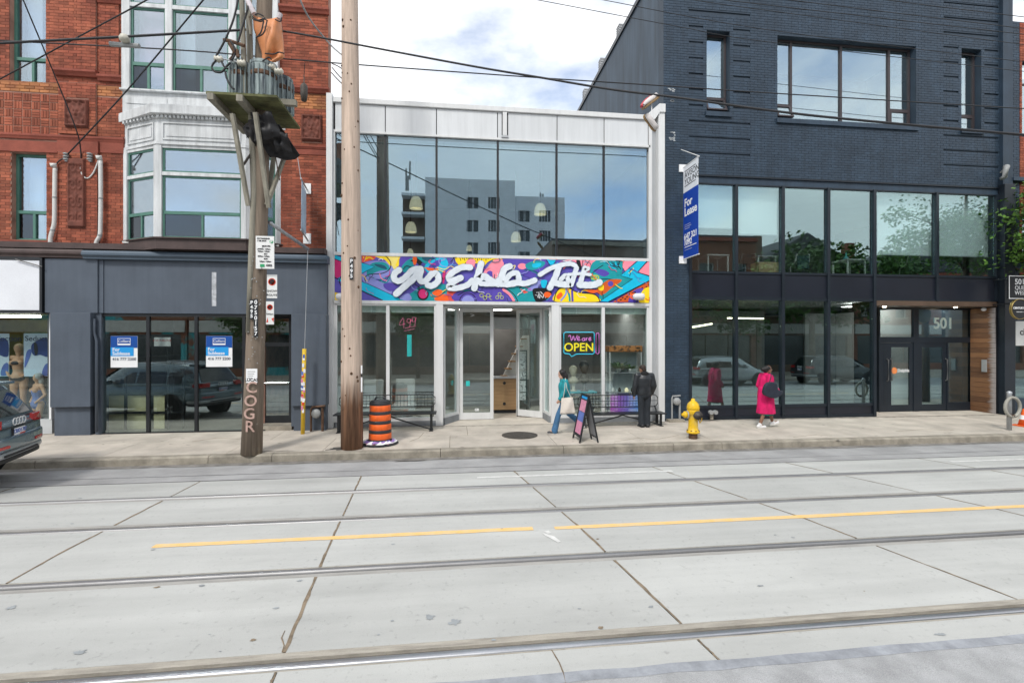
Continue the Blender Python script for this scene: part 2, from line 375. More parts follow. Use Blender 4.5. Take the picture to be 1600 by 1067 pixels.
# tram rails, each a steel head, a flangeway and a grimy lip
for yy, inner, lab in ((RA, -1, 'farthest tram rail, thin steel line nearest the far kerb'), (RB, 1, 'second tram rail from the far kerb, beyond the yellow line'),
                       (RCc, -1, 'tram rail on the camera side of the yellow line'), (RD, 1, 'nearest tram rail, bright worn steel across the foreground')):
    t = thing('tram_rail', lab, 'rail', (0, yy, zr(yy)), group='steel rails of the tram tracks')
    z = zr(yy)
    mb = MB(); pr = [(-.032,-.05),(-.034,.002),(-.02,.007),(.02,.007),(.034,.002),(.032,-.05)]
    mb.add([(XL,yy+a,z+b) for a,b in pr]+[(XR,yy+a,z+b) for a,b in pr], [(i,i+1,i+7,i+6) for i in range(5)]).build('rail_head', m_steel if yy == RD else m_steel2, t, smooth=True)
    s = inner
    strip(MB(), XL, XR, *sorted((yy+s*.034, yy+s*.088)), zoff=-.028, th=0, ny=1).build('flangeway', m_groove, t)
    strip(MB(), XL, XR, *sorted((yy+s*.088, yy+s*.165)), zoff=-.002, th=.05, ny=1, seg=1).build('rail_lip', m_lip if yy == RD else m_lip2, t)
    strip(MB(), XL, XR, *sorted((yy-s*.034, yy-s*.066)), zoff=-.006, th=0, ny=1, seg=220, jit=.009).build('rail_filler', m_lip if yy in (RD,RCc) else m_lip2, t)
# kerb stones and pavement slabs
KY = 10.95
kx = [-60,-19.,-15.4,-12.6]+[gnd(p, 705, zs).x for p in (102,340,432,688)]+[gnd(p, 697, zs).x for p in (880,1060,1142,1229,1387)]+[15.6,19.3,23.,75]
walk = struct(MB().add([(XL,KY,-.2),(XR,KY,-.2),(XR,20,-.2),(XL,20,-.2)], [(0,1,2,3)]).build('pavement', m_bed))
for a, b in zip(kx, kx[1:]):
    zt = zs(KY); mb = MB()
    pr = [(KY-.012,-.16),(KY,zt-.03),(KY+.025,zt-.004),(KY+.05,zt),(KY+.19,zt+.002),(KY+.19,-.16)]
    mb.add([(a+.006,y,z) for y,z in pr]+[(b-.006,y,z) for y,z in pr], [(i,i+1,i+7,i+6) for i in range(5)]+[tuple(range(5,-1,-1)),tuple(range(6,12))])
    mb.build('kerb_stone', m_kerb, walk)
px_ = [-60,-19.,-15.4,-12.6,-9.9,-7.4,-4.9,-2.9,-.1,2.4,4.6,6.3,8.1,10.6,13.2,15.6,19.3,23.,75]
for r, (y0, y1, off) in enumerate(((KY+.195,12.44,0.),(12.45,13.76,.45))):
    for a, b in zip(px_, px_[1:]):
        mb = MB(); a2, b2 = a+.005+(off if a > -50 else 0), b-.005+(off if b < 60 else 0)
        mb.add([(a2,y0,zs(y0)+.002),(b2,y0,zs(y0)+.002),(b2,y1,zs(y1)+.002),(a2,y1,zs(y1)+.002)]+[(a2,y0,-.1),(b2,y0,-.1),(b2,y1,-.1),(a2,y1,-.1)], [(0,1,2,3),(0,4,5,1),(1,5,6,2),(3,2,6,7),(0,3,7,4)])
        mb.build('pavement_slab', m_walk, walk)
MB().add([(XL,KY+.19,zs(KY)-.012),(XR,KY+.19,zs(KY)-.012),(XR,13.9,zs(13.9)-.012),(XL,13.9,zs(13.9)-.012)], [(0,1,2,3)]).build('joint_filler', m_joint, walk)
blot(540,701,.42,.16,m_dark,zf=zs,zoff=.005,par=walk); blot(430,705,.5,.06,M('brown_blot',(.27,.245,.21),.8,var=.2),zf=zs,zoff=.004,par=walk)  # dark blot round the new pole foot, browner one beside the old pole
for i in range(85):
    s = random.uniform(.006,.03); blot(random.uniform(90,1580), random.uniform(662,700), s*2, s, M('spot',(.25,.23,.2),.9), n=8, zf=zs, zoff=.0045, par=walk)
strip(MB(), XL, XR, 10.72, 10.955, zoff=.0015, ny=1, th=0, seg=420, jit=.03).build('gutter_dirt', M('gutter_dirt',(.20,.19,.175),.9,var=.3,scale=5,bump=.4), road)
vs = []; n = 300
for i in range(n+1): x = -16+42*i/n; vs += [(x,13.60+random.uniform(-.05,.06),zs(13.6)+.0045),(x,13.8,zs(13.8)+.0045)]
MB().add(vs,[(2*i,2*i+2,2*i+3,2*i+1) for i in range(n)]).build('dirt_line', M('pavement_dirt',(.30,.275,.235),.9,var=.3,scale=6), walk)
for pts in ([(300,690),(340,684),(372,686),(420,679)],[(960,690),(1000,684),(1022,687),(1060,680)],[(1240,683),(1275,679),(1300,681)],[(640,690),(655,684),(662,676)],[(1400,674),(1440,671),(1490,672)]):
    q = [gnd(*p_,zs) for p_ in pts]; MB().tube([(v.x,v.y,v.z+.001) for v in q],.006,5).build('crack', m_joint, walk)
# cast iron cover in the pavement
c = gnd(812,680,zs); t = thing('manhole_cover', 'round dark iron manhole cover set in the pavement before the open doors', 'manhole cover', (c.x,c.y,c.z))
m_iron = M('cast_iron', (.10,.09,.08), .6, metal=.6, var=.25, scale=9, bump=.6, bscale=60)
MB().lathe([(.46,.0),(.46,.012),(.40,.014)], c, 32).build('rim', m_iron, t)
MB().lathe([(.385,.004),(.385,.016),(.0,.017)], c, 32).build('lid', m_iron, t)
# near pavement behind the camera (shows in the shop glass)
nw = struct(MB().box(XL,XR,-9.,-2.2,-.2,.02).build('near_pavement', m_walk))
# ================================================================== RED BRICK BUILDING (left)
m_rb = M('red_brick', (.235,.058,.034), .85, var=.22, scale=1.2, bump=.35, bscale=60, attr='rnd', rnd=.32, streak=.22, col2=(.35,.108,.058), lo=.3, hi=.7)
m_rbp = M('red_brick_piece', (.235,.058,.034), .85, var=.22, scale=1.2, bump=.35, bscale=60, rnd=.32, streak=.22, col2=(.35,.108,.058), lo=.3, hi=.7)
m_ob = M('orange_brick', (.40,.17,.065), .85, var=.3, scale=3, bump=.4, bscale=40, rnd=.4, col2=(.27,.10,.05))
m_mort = M('mortar', (.34,.19,.145), .95, var=.25, scale=3, bump=.3)
m_sand = M('red_sandstone', (.25,.068,.045), .85, var=.22, scale=2.2, bump=.5, bscale=25, fine=.1)
m_terra = M('terracotta', (.15,.048,.032), .8, var=.25, scale=6, bump=.4, bscale=50)
m_wood_w = M('white_painted_wood', (.60,.62,.63), .6, var=.12, scale=2.2, bump=.2, bscale=30, stretch=(1,1,.4), streak=.26)
m_green = M('green_window_paint', (.075,.19,.15), .55, var=.12, scale=4)
m_brownm = M('brown_metal', (.065,.043,.04), .55, var=.2, scale=3)
m_grey = M('grey_panel_paint', (.079,.098,.127), .5, var=.08, scale=1.6, bump=.05, fine=.03, streak=.10)
m_grey2 = M('grey_cornice_paint', (.075,.105,.14), .5, var=.08, scale=2)
m_blk = M('black_frame', (.012,.014,.017), .4, var=.2, scale=3, spec=.5)
m_curt = M('pale_curtain', (.55,.57,.6), .9, var=.08, scale=1, stretch=(6,1,.2))
m_pink = M('pink_curtain', (.72,.45,.55), .9, var=.07, scale=1, stretch=(5,1,.2))
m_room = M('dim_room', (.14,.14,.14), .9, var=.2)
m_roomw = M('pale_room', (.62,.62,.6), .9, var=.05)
g_old = glass('old_window_glass', (.85,.9,.92), .24, (.78,.88,.95), wob=.05)
g_shop = glass('shop_glass', (.90,.94,.93), .15, (.82,.93,.93))
BX0, BX1 = -15.5, X_(513)
TOP = 14.6
red = thing('brick_building', 'red brick Victorian building with white bay window and carved terracotta panels', 'building', (-8, YF, .12))
def rect(px0, py0, px1, py1, Y=YF): return rc(px0, py0, px1, py1, Y)
w_ul = (X_(15), X_(72), Z_(44,129), Z_(44,-90)); w_ll = (X_(18), X_(73), Z_(45,375), Z_(45,239))
bay_l, bay_r = X_(195), X_(437)
bay_up = (bay_l, bay_r, Z_(300,168), Z_(300,-120)); bay_lo = (bay_l, bay_r, Z_(300,380), Z_(300,168))
z_top_shop = Z_(260,388)
holes = [w_ul, w_ll, bay_up, bay_lo]
pan1 = rect(106,158,141,201); pan2 = rect(111,250,137,357); pan3 = rect(472,181,503,221)
bask = (BX0, X_(93), Z_(45,211), Z_(45,146)); orange1 = (BX0, X_(195), Z_(100,147), Z_(100,131))
band1 = (BX0, X_(195), Z_(100,232), Z_(100,213)); band2 = (X_(437), BX1, Z_(470,239), Z_(470,229)); orange2 = (X_(437), BX1, Z_(475,170), Z_(475,147))
mb = MB(); wall_cut(mb, BX0, BX1, z_top_shop, TOP, YF, YF+.3, holes); mb.build('mortar_backing', m_mort, red)
mb = MB(); wall_cut(mb, BX0, -5.2, z_top_shop, TOP, YF+6, YF+6.2, []); mb.box(BX0,BX0+.2,YF+.3,YF+6,.1,TOP); mb.box(-5.45,-5.2,YF+.3,YF+6,.1,TOP); mb.box(BX0,-5.2,YF,YF+6.2,TOP,TOP+.2); mb.box(BX1-.25,BX1,YF+.3,YF+6,.1,7.5); mb.build('rear_shell', m_mort, red)
allb = bricks(BX0, BX1, z_top_shop, TOP, holes+[pan1,pan2,pan3,bask,orange1,band1,band2,orange2])
camp = Vector((0,0,HC))
allb.sort(key=lambda b: (Vector(((b[0]+b[1])/2,YF,(b[2]+b[3])/2))-camp).length if b[1]-b[0] > .2 else 99)
def piece_mesh(w, h, d, name, mat):
    e = .004; v = [(-w/2,0,-h/2),(w/2,0,-h/2),(w/2,0,h/2),(-w/2,0,h/2),(-w/2+e,-d,-h/2+e),(w/2-e,-d,-h/2+e),(w/2-e,-d,h/2-e),(-w/2+e,-d,h/2-e)]
    me = bpy.data.meshes.new(name); me.from_pydata(v, [], [(4,5,6,7),(0,1,5,4),(1,2,6,5),(2,3,7,6),(3,0,4,7)]); me.materials.append(mat); return me
bm_red = piece_mesh(.215,.068,.008,'brick',m_rbp); bm_redv = piece_mesh(.06,.19,.012,'brick',m_rbp); bm_redh = piece_mesh(.19,.06,.012,'brick',m_rbp); bm_or = piece_mesh(.215,.068,.010,'brick',m_ob)
def piece(me, parent, x, y, z, name='brick'):
    o = bpy.data.objects.new(name, me); COL.objects.link(o); o.parent = parent; o.location = Vector((x,y,z))-(Vector(parent.location) if parent.type == 'EMPTY' else Vector()); return o
NP = 90
for a, b, c, d in allb[:NP]: piece(bm_red, red, (a+b)/2, YF-random.uniform(0,.003), (c+d)/2)
mb = MB()
for a, b, c, d in allb[NP:]:
    y = YF-.008-random.uniform(0,.004); mb.box(a, b, y, YF+.005, c, d, a=random.random()**1.3, noback=True)
o = mb.build('brickwork', m_rb, red, attr=True); stuff(o)
# basket weave panel: little stacks of three bricks, turned about
mbx = MB(); s = .21; nx = int((bask[1]-bask[0])/s); nzz = int((bask[3]-bask[2])/s)+1
for i in range(nx):
    for k in range(nzz):
        cx = bask[1]-.02-(i+.5)*s; cz = bask[3]-(k+.5)*s
        if cz-s/2 < bask[2]-.05: continue
        if cx < X_(-14):
            for q in (-1,0,1):
                a_, b_ = (.03,.095) if (i+k) % 2 else (.095,.03); ox, oz = (q*.068,0) if (i+k) % 2 else (0,q*.068); mbx.box(cx+ox-a_,cx+ox+a_,YF-.015,YF,cz+oz-b_,cz+oz+b_,a=random.random(),noback=True)
            continue
        for q in (-1,0,1):
            if (i+k) % 2: piece(bm_redv, red, cx+q*.068, YF-.003, cz)
            else: piece(bm_redh, red, cx, YF-.003, cz+q*.068)
for (a, b, c, d) in (orange1, orange2):
    for (p, q, r_, t_) in bricks(a, b, c, d, []):
        if q < X_(-20): mbx.box(p,q,YF-.014,YF,r_,t_,a=random.random(),noback=True); continue
        ob = piece(bm_or, red, (p+q)/2, YF-.004, (r_+t_)/2); ob.scale = ((q-p)/.215, 1, 1)
    bx('band_backing', m_ob, red, a, b, YF-.003, YF+.02, c, d)
stuff(mbx.build('brickwork', m_rb, red, attr=True)); mb = MB(); mb.box(bask[0],bask[1],YF-.002,YF+.02,bask[2],bask[3]); mb.build('band_backing', m_mort, red)
# stone bands, pilasters, mouldings
def mould(x0, x1, z0, z1, d, mat=m_sand, name='stone_moulding'):
    h = z1-z0; pr = [(YF,z0),(YF-d*.5,z0),(YF-d*.7,z0+h*.3),(YF-d,z0+h*.55),(YF-d,z1-h*.12),(YF-d*.6,z1),(YF,z1)]; n = len(pr)
    return MB().add([(x0,y,z) for y,z in pr]+[(x1,y,z) for y,z in pr], [(i,(i+1)%n,(i+1)%n+n,i+n) for i in range(n)]+[tuple(range(n-1,-1,-1)),tuple(range(n,2*n))]).build(name, mat, red)
mould(BX0, X_(195), Z_(100,220), Z_(100,212), .07); bx('stone_band', m_sand, red, BX0, X_(91), YF-.035, YF, Z_(45,238), Z_(45,221)); bx('stone_band', m_sand, red, X_(92.5), X_(156), YF-.075, YF, Z_(120,240), Z_(120,222)); bx('stone_band', m_sand, red, X_(157), X_(194), YF-.03, YF, Z_(175,240), Z_(175,222))
mould(X_(437), BX1, Z_(475,233), Z_(475,228), .06); bx('stone_band', m_sand, red, X_(437), BX1, YF-.03, YF, Z_(475,242), Z_(475,234))
mould(X_(88), X_(155), Z_(120,121), Z_(120,111), .15); mould(X_(155.5), X_(195), Z_(175,129), Z_(175,119), .12); mould(X_(437), BX1+.04, Z_(475,146), Z_(475,137), .14)
mould(X_(437), BX1+.03, Z_(475,22), Z_(475,12), .12); mould(X_(155), X_(193), Z_(175,8), Z_(175,-3), .14)
bx('stone_sill', m_sand, red, BX0, X_(92), YF-.06, YF, Z_(45,386), Z_(45,376))
# pilasters of brick standing proud of the wall
def pil(px0, px1, pyt, pyb, d):
    a, b, c, e = rect(px0, pyt, px1, pyb); m2 = MB(); m2.box(a, b, YF-d, YF-.012, c, e); m2.build('pilaster', m_mort, red)
    m3 = MB()
    for p, q, r_, t_ in bricks(a, b, c, e, [h for h in (pan1,pan2) if a < h[0] < b]): m3.box(p, q, YF-d-.009-random.uniform(0,.003), YF-d, r_, t_, a=random.random(), noback=True)
    stuff(m3.build('brickwork', m_rb, red, attr=True))
pil(94,155,240,386,.07); pil(94,152,131,211,.05); pil(118,152,-100,110,.05); pil(157,187,-100,118,.03)
# terracotta reliefs
def relief(r, d, fn, nx=30, nz_=30, y=YF-.06):
    x0, x1, z0, z1 = r; vs = []; fs = []
    for i in range(nz_+1):
        for k in range(nx+1):
            u, v = k/nx, i/nz_; e = min(u,1-u,v,1-v); hgt = fn(u*2-1, v*2-1) if e > .09 else (1.0 if e > .001 else 0)
            vs.append((x0+(x1-x0)*u, y-d*hgt, z0+(z1-z0)*v))
    w = nx+1
    for i in range(nz_):
        for k in range(nx): fs.append((i*w+k,i*w+k+1,(i+1)*w+k+1,(i+1)*w+k))
    o = MB().add(vs, fs).build('terracotta_panel', m_terra, red, smooth=True)
    bx('panel_backing', m_terra, red, x0-.015, x1+.015, y+.001, YF+.01, z0-.015, z1+.015); return o
def face(u, v):
    r = math.hypot(u, v*.9); a = math.atan2(v, u)
    h = .25+.45*math.exp(-((r-.72)/.16)**2)*(.6+.4*math.sin(9*a+4*r))+.75*math.exp(-(r/.42)**2)
    h -= .5*math.exp(-(((abs(u)-.17)/.09)**2+((v-.1)/.06)**2)); h -= .45*math.exp(-((u/.16)**2+((v+.22)/.05)**2)); h += .35*math.exp(-((u/.06)**2+((v-.0)/.12)**2))
    return max(0, min(1.2, h+.12*math.sin(13*u+5*v)*math.sin(11*v-3*u)))
def scroll(u, v):
    vv = (v*3.2) % 1.6-.8; uu = abs(u)-.45; r = math.hypot(uu, vv*.75); a = math.atan2(vv, uu)
    return .3+.5*max(0, math.sin(2.2*a+16*r))*(1 if r < .55 else .3)+.3*math.exp(-(u/.1)**2)
relief(pan1,.07,face,y=YF-.07); relief(pan3,.07,face,y=YF-.03); relief(pan2,.05,scroll,24,70,y=YF-.095)
# sash windows with green frames
def sash(win, name='window', screen=True, curt=m_curt):
    x0, x1, z0, z1 = win; zt = Z_(45,330) if win is w_ll else Z_(45,89)
    f = MB(); d0, d1 = YF+.13, YF+.22; t_ = .06
    f.box(x0,x0+t_,d0,d1,z0,z1); f.box(x1-t_*.4,x1,d0,d1,z0,z1); f.box(x0+t_,x1-t_*.4,d0,d1,z1-t_,z1); f.box(x0+t_,x1-t_*.4,d0,d1,z0,z0+t_); f.box(x0+t_,x1-t_*.4,d0-.01,d1,zt-.04,zt+.04); xm = (x0+x1)/2+.02; f.box(xm-.03,xm+.03,d0-.005,d1,z0+t_,zt-.04)
    w = f.build(name, m_green, red)
    bx('pane', g_old, w, x0+t_,x1-t_*.4,d0+.04,d0+.05,zt+.04,z1-t_); bx('pane', g_old, w, xm+.03,x1-t_*.4,d0+.04,d0+.05,z0+t_,zt-.04)
    bx('pane', g_old if not screen else glass('screened_glass',(.35,.4,.42),.1,(.5,.55,.6)), w, x0+t_,xm-.03,d0+.03,d0+.04,z0+t_,zt-.04)
    bx('curtain', curt, w, x0+.1, x0+.1+(x1-x0)*.42, d1+.18, d1+.2, z0, z1)
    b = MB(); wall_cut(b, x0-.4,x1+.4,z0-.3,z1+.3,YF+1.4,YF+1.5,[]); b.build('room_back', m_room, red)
    return w
sash(w_ul, screen=False); sash(w_ll)
# ---- bay window (two storeys): lower one canted, upper one flat
def pane_frame(mbf, A, B, z0, z1, t_, dep, out):       # frame on a canted face from A to B (plan points)
    pass
yb = YF-.55; Lf, Rf = X_(246, yb), X_(384, yb); Rend = bay_r
plan = [(bay_l, YF), (Lf, yb), (Rf, yb), (Rend, YF)]
zb0, zb1 = Z_(300,374,yb), Z_(300,228,yb); zmid = Z_(300,273,yb); zsill = Z_(300,333,yb)
zfr0, zfr1 = Z_(300,224,yb), Z_(300,188,yb); zc0, zc1 = Z_(300,187,yb), Z_(300,169,yb)
bay = MB()
def off(pl, d):     # push plan outwards from the wall, keeping the ends on it
    return [(pl[0][0]-d, pl[0][1]), (pl[1][0]-d*.4, pl[1][1]-d), (pl[2][0]+d*.4, pl[2][1]-d), (pl[3][0]+d, pl[3][1])]
def slab(pl, z0, z1): return MB().prismZ(pl, z0, z1)
slab(plan, zfr0, zfr1).build('frieze', m_wood_w, red); slab(off(plan,.05), zfr0-.07, zfr0-.002).build('architrave', m_wood_w, red)
slab(off(plan,.16), zc0+.06, zc1).build('cornice', m_wood_w, red, bevel=.012); slab(off(plan,.03), zfr1+.003, zc0+.058).build('cornice_bed', m_wood_w, red)
slab(off(plan,.04), Z_(300,390,yb), zb0-.004).build('skirt', m_brownm, red); slab(off(plan,.10), zb0-.08+.078, zb0+.03).build('sill', m_brownm, red)
# dentils, frieze panels, window frames and panes per face
for (A, B, nd, panes) in ((plan[0],plan[1],9,1),(plan[1],plan[2],22,1),(plan[2],plan[3],9,1)):
    A = Vector((*A,0)); B = Vector((*B,0)); d = (B-A); ln = d.length; ang = math.atan2(d.y, d.x)
    T = Matrix.Translation(A) @ Matrix.Rotation(ang,4,'Z')
    def fb(name, mat, par, x0, x1, y0, y1, z0, z1, bev=0):
        m5 = MB(); m5.T = T; return m5.box(x0,x1,y0,y1,z0,z1).build(name, mat, par, bevel=bev)
    for i in range(nd):
        x = ln*(i+.5)/nd; fb('dentil', m_wood_w, red, x-.03, x+.03, -.085, -.034, zc0-.01, zc0+.055)
    h = zfr1-zfr0; m5 = MB(); m5.T = T; a, b, c, e = .12, ln-.12, zfr0+.1*h, zfr1-.15*h; q = .03
    for (p0,p1,p2,p3) in ((a,b,e-q,e),(a,b,c,c+q),(a,a+q,c+q,e-q),(b-q,b,c+q,e-q)): m5.box(p0,p1,-.03,.0,p2,p3)
    m5.box(a+.09,b-.09,-.018,0,c+.09,e-.09); m5.build('frieze_panel', m_wood_w, red)
    # posts
    for x0, x1 in ((-.02,.11),(ln-.11,ln+.02)):
        fb('post', m_wood_w, red, x0, x1, -.03, .10, zb0+.03, zb1, .008)
    fb('transom_bar', m_wood_w, red, .11, ln-.11, -.02, .08, zmid-.045, zmid+.045, .006)
    fb('head_bar', m_wood_w, red, .11, ln-.11, -.01, .1, zb1-.08, zb1+.05)
    g = MB(); g.T = T; a, b = .11, ln-.11; q = .045
    for (z0, z1) in ((zmid+.045, zb1-.08),(zb0+.03, zmid-.045)):
        g.box(a,a+q,.02,.07,z0,z1); g.box(b-q,b,.02,.07,z0,z1); g.box(a+q,b-q,.02,.07,z0,z0+q); g.box(a+q,b-q,.02,.07,z1-q,z1)
    g.box(a+q,b-q,.01,.07,zsill-.04,zsill+.04); xm = (a+b)/2; g.box(xm-.025,xm+.025,.015,.07,zb0+.03+q,zsill-.04)
    w = g.build('window', m_green, red)
    for (p0,p1,z0,z1,gm) in ((a+q,b-q,zmid+.045+q,zb1-.08-q,g_old),(a+q,b-q,zsill+.04,zmid-.045-q,g_old),(xm+.025,b-q,zb0+.03+q,zsill-.04,g_old),(a+q,xm-.025,zb0+.03+q,zsill-.04,MATS['screened_glass'])):
        fb('pane', gm, w, p0, p1, .04, .05, z0, z1)
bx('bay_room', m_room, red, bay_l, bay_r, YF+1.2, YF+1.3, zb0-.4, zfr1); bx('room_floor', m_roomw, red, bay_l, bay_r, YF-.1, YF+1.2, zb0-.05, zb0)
# upper storey of the bay: flat timber front
yu = YF-.12
zu0 = Z_(300,146,yu); zu1 = zc1
bx('apron', m_wood_w, red, bay_l, bay_r, yu+.03, YF+.3, zu1-.02, zu0-.03); bx('apron_board', m_wood_w, red, bay_l+.1, X_(260,yu), yu+.012, yu+.03, Z_(240,163,yu), Z_(240,153,yu)); bx('apron_board', m_wood_w, red, X_(270,yu), bay_r-.1, yu+.012, yu+.03, Z_(330,166,yu), Z_(330,155,yu))
bx('sill', m_wood_w, red, bay_l-.03, bay_r, yu-.06, yu+.1, zu0-.028, zu0+.02, .01)
zt_u = Z_(300,14,yu); ztop = Z_(300,-120,yu); zs_u = Z_(300,104,yu)
posts = [(bay_l, X_(203,yu)), (X_(258,yu),X_(269,yu)), (X_(357,yu),X_(369,yu)), (X_(425,yu),bay_r)]
for a, b in posts: bx('post', m_wood_w, red, a, b, yu-.02, yu+.14, zu0+.02, ztop, .01)
for (a0, a1), cur in zip(zip([p[1] for p in posts],[p[0] for p in posts[1:]]), (m_pink, m_curt, m_curt)):
    bx('transom_bar', m_wood_w, red, a0, a1, yu-.01, yu+.12, zt_u-.05, zt_u+.05)
    g = MB(); q = .05; xm = (a0+a1)/2
    for (z0, z1) in ((zu0+.02, zt_u-.05),(zt_u+.05, ztop)):
        g.box(a0,a0+q,yu+.04,yu+.1,z0,z1); g.box(a1-q,a1,yu+.04,yu+.1,z0,z1); g.box(a0+q,a1-q,yu+.04,yu+.1,z0,z0+q); g.box(a0+q,a1-q,yu+.04,yu+.1,z1-q,z1)
    g.box(a0+q,a1-q,yu+.03,yu+.1,zs_u-.045,zs_u+.045); g.box(xm-.03,xm+.03,yu+.035,yu+.1,zu0+.02+q,zs_u-.045)
    w = g.build('window', m_green, red)
    for (p0,p1,z0,z1,gm) in ((a0+q,a1-q,zs_u+.045,zt_u-.05-q,g_old),(a0+q,a1-q,zt_u+.05+q,ztop-q,g_old),(xm+.03,a1-q,zu0+.02+q,zs_u-.045,g_old),(a0+q,xm-.03,zu0+.02+q,zs_u-.045,MATS['screened_glass'])): bx('pane', gm, w, p0,p1,yu+.06,yu+.07,z0,z1)
    bx('curtain', cur, w, a0+.05, a0+(a1-a0)*(.95 if cur is m_pink else .3), yu+.3, yu+.33, zu0 if cur is m_curt else zs_u-.4, ztop)
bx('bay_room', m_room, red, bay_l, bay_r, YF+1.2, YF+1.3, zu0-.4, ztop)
# ---- grey shopfront on the ground floor
YS = YF-.32                                   # front of the grey shopfront boxes
shop = thing('grey_shopfront', 'vacant grey panelled shopfront with sublease posters in three black framed windows', 'shopfront', (-6.5, YS, .12))
zc = Z_(320,410,YS); zfa = Z_(320,490,YS); gx0, gx1 = X_(70,YS), X_(511,YS); pv = zs(YS)
bx('roof_flashing', m_brownm, red, BX0, BX1, YS-.08, YF-.005, Z_(260,392,YS), z_top_shop+.02)
mould2 = [(YF,zc+.03),(YS-.08,zc+.03),(YS-.08,zc+.07),(YS-.14,zc+.12),(YS-.14,Z_(320,399,YS)-.01),(YS-.1,Z_(320,396,YS)),(YF,Z_(320,396,YS))]
cx0 = X_(133,YS); n = len(mould2)
MB().add([(cx0,y,z) for y,z in mould2]+[(gx1+.02,y,z) for y,z in mould2], [(i,(i+1)%n,(i+1)%n+n,i+n) for i in range(n)]+[tuple(range(n-1,-1,-1)),tuple(range(n,2*n))]).build('cornice', m_grey2, shop)
MB().add([(BX0,y+.03,z+.02) for y,z in mould2]+[(cx0-.01,y+.03,z+.02) for y,z in mould2], [(i,(i+1)%n,(i+1)%n+n,i+n) for i in range(n)]+[tuple(range(n-1,-1,-1)),tuple(range(n,2*n))]).build('gutter', m_brownm, red)
bx('fascia_panel', m_grey, shop, gx0, X_(150,YS), YS+.0, YF, zfa, zc+.028); bx('fascia_panel', m_grey, shop, X_(152.5,YS), X_(160,YS), YS+.03, YF, zfa, zc+.028)
bx('fascia_panel', m_grey, shop, X_(160.3,YS), gx1-.02, YS+.05, YF, zfa, zc+.028)
bx('fascia_trim', m_grey, shop, X_(150,YS), X_(152.5,YS), YS-.006, YF, zfa, zc+.028)
zbx = Z_(110,635,YS)
bx('pier_box', m_grey, shop, X_(78,YS-.12), X_(141,YS-.12), YS-.12, YF, zbx, zfa-.006, .004); bx('pier_base', m_grey, shop, X_(85,YS), X_(141,YS), YS, YF, pv, zbx-.002)
bx('pier_return', m_grey, shop, X_(141,YS-.12)+.002, X_(156,YS), YS+.05, YF, pv, zfa-.006)
bx('pier_box', m_grey, shop, X_(455,YS-.1), X_(509,YS-.1), YS-.1, YF, Z_(480,634,YS-.1), zfa-.006, .004); bx('pier_base', m_grey, shop, X_(459,YS), X_(509,YS), YS, YF, pv, Z_(480,634,YS-.1)-.002)
MB().tube([at(147,498,YS-.02),at(147,520,YS-.02),at(151,532,YS-.02),at(151,675,YS-.02)], .035, 8).build('downpipe', m_grey, shop, smooth=True)
# window bank
wy = YS+.12; z0, z1 = Z_(268,674,wy), zfa-.01; zb_ = pv
xs = [156,232,307,382]
fr = MB(); fr.box(X_(155,wy),X_(415,wy),wy-.03,wy+.06,z1-.07,z1); fr.box(X_(155,wy),X_(415,wy),wy-.05,wy+.08,zb_,z0)
for p in (157.5,232,307,381.5): fr.box(X_(p,wy)-.04,X_(p,wy)+.04,wy-.03,wy+.06,z0,z1-.07)
wf = fr.build('window_frame', m_blk, shop)
for a, b in zip(xs, xs[1:]): bx('pane', g_shop, wf, X_(a,wy)+.05, X_(b,wy)-.04, wy, wy+.01, z0, z1-.07)
# black grid and cream boards behind the glass
m_cream = M('cream_board', (.62,.58,.36), .8, var=.08); gy = wy+.55
gr = MB()
for p in (160,195,229,262,286): gr.box(X_(p,gy)-.02,X_(p,gy)+.02,gy,gy+.05,pv,Z_(220,525,gy))
for q in (527,556,587,616,645,672): gr.box(X_(158,gy),X_(288,gy),gy+.004,gy+.046,Z_(220,q,gy)-.02,Z_(220,q,gy)+.02)
gr.build('black_grid', m_blk, shop)
for (a, b, c, d) in ((162,193,618,643),(197,227,618,643),(162,228,647,671),(238,255,618,643),(238,255,647,671)): bx('cream_board', m_cream, shop, X_(a,gy), X_(b,gy), gy+.06, gy+.08, Z_((a+b)/2,d,gy), Z_((a+b)/2,c,gy))
# room
m_ifl = M('room_floor', (.22,.2,.18), .5, var=.1)
bx('room_back', m_room, shop, X_(150), X_(460), YF+3.5, YF+3.6, .1, 4.2); bx('room_floor', m_ifl, shop, X_(150), X_(460), wy+.08, YF+3.5, .1, .13); bx('room_ceiling', m_roomw, shop, X_(150), X_(460), wy+.08, YF+3.5, zfa, zfa+.05)
bx('room_wall', m_room, shop, X_(146), X_(150), wy+.08, YF+3.5, .1, 4.2); bx('room_wall', m_room, shop, X_(458), X_(462), wy+.9, YF+3.5, .1, 4.2)
# recessed door on the right of the shopfront
dy = YF+.35; dx0, dx1 = X_(408,dy), X_(456,dy); dz0, dz1 = pv+.12, zfa-.02
fr = MB(); fr.box(dx0,dx0+.07,dy-.03,dy+.04,dz0,dz1); fr.box(dx1-.07,dx1,dy-.03,dy+.04,dz0,dz1); fr.box(dx0+.07,dx1-.07,dy-.03,dy+.04,dz1-.07,dz1); fr.box(dx0+.07,dx1-.07,dy-.035,dy+.04,Z_(435,538,dy)-.05,Z_(435,538,dy)+.05); fr.box(dx0+.07,dx1-.07,dy-.03,dy+.04,dz0,dz0+.2)
dr = fr.build('door', m_blk, shop); bx('pane', g_shop, dr, dx0+.07,dx1-.07,dy,dy+.01,dz0+.2,Z_(435,538,dy)-.05); bx('pane', g_shop, dr, dx0+.07,dx1-.07,dy,dy+.01,Z_(435,538,dy)+.05,dz1-.07)
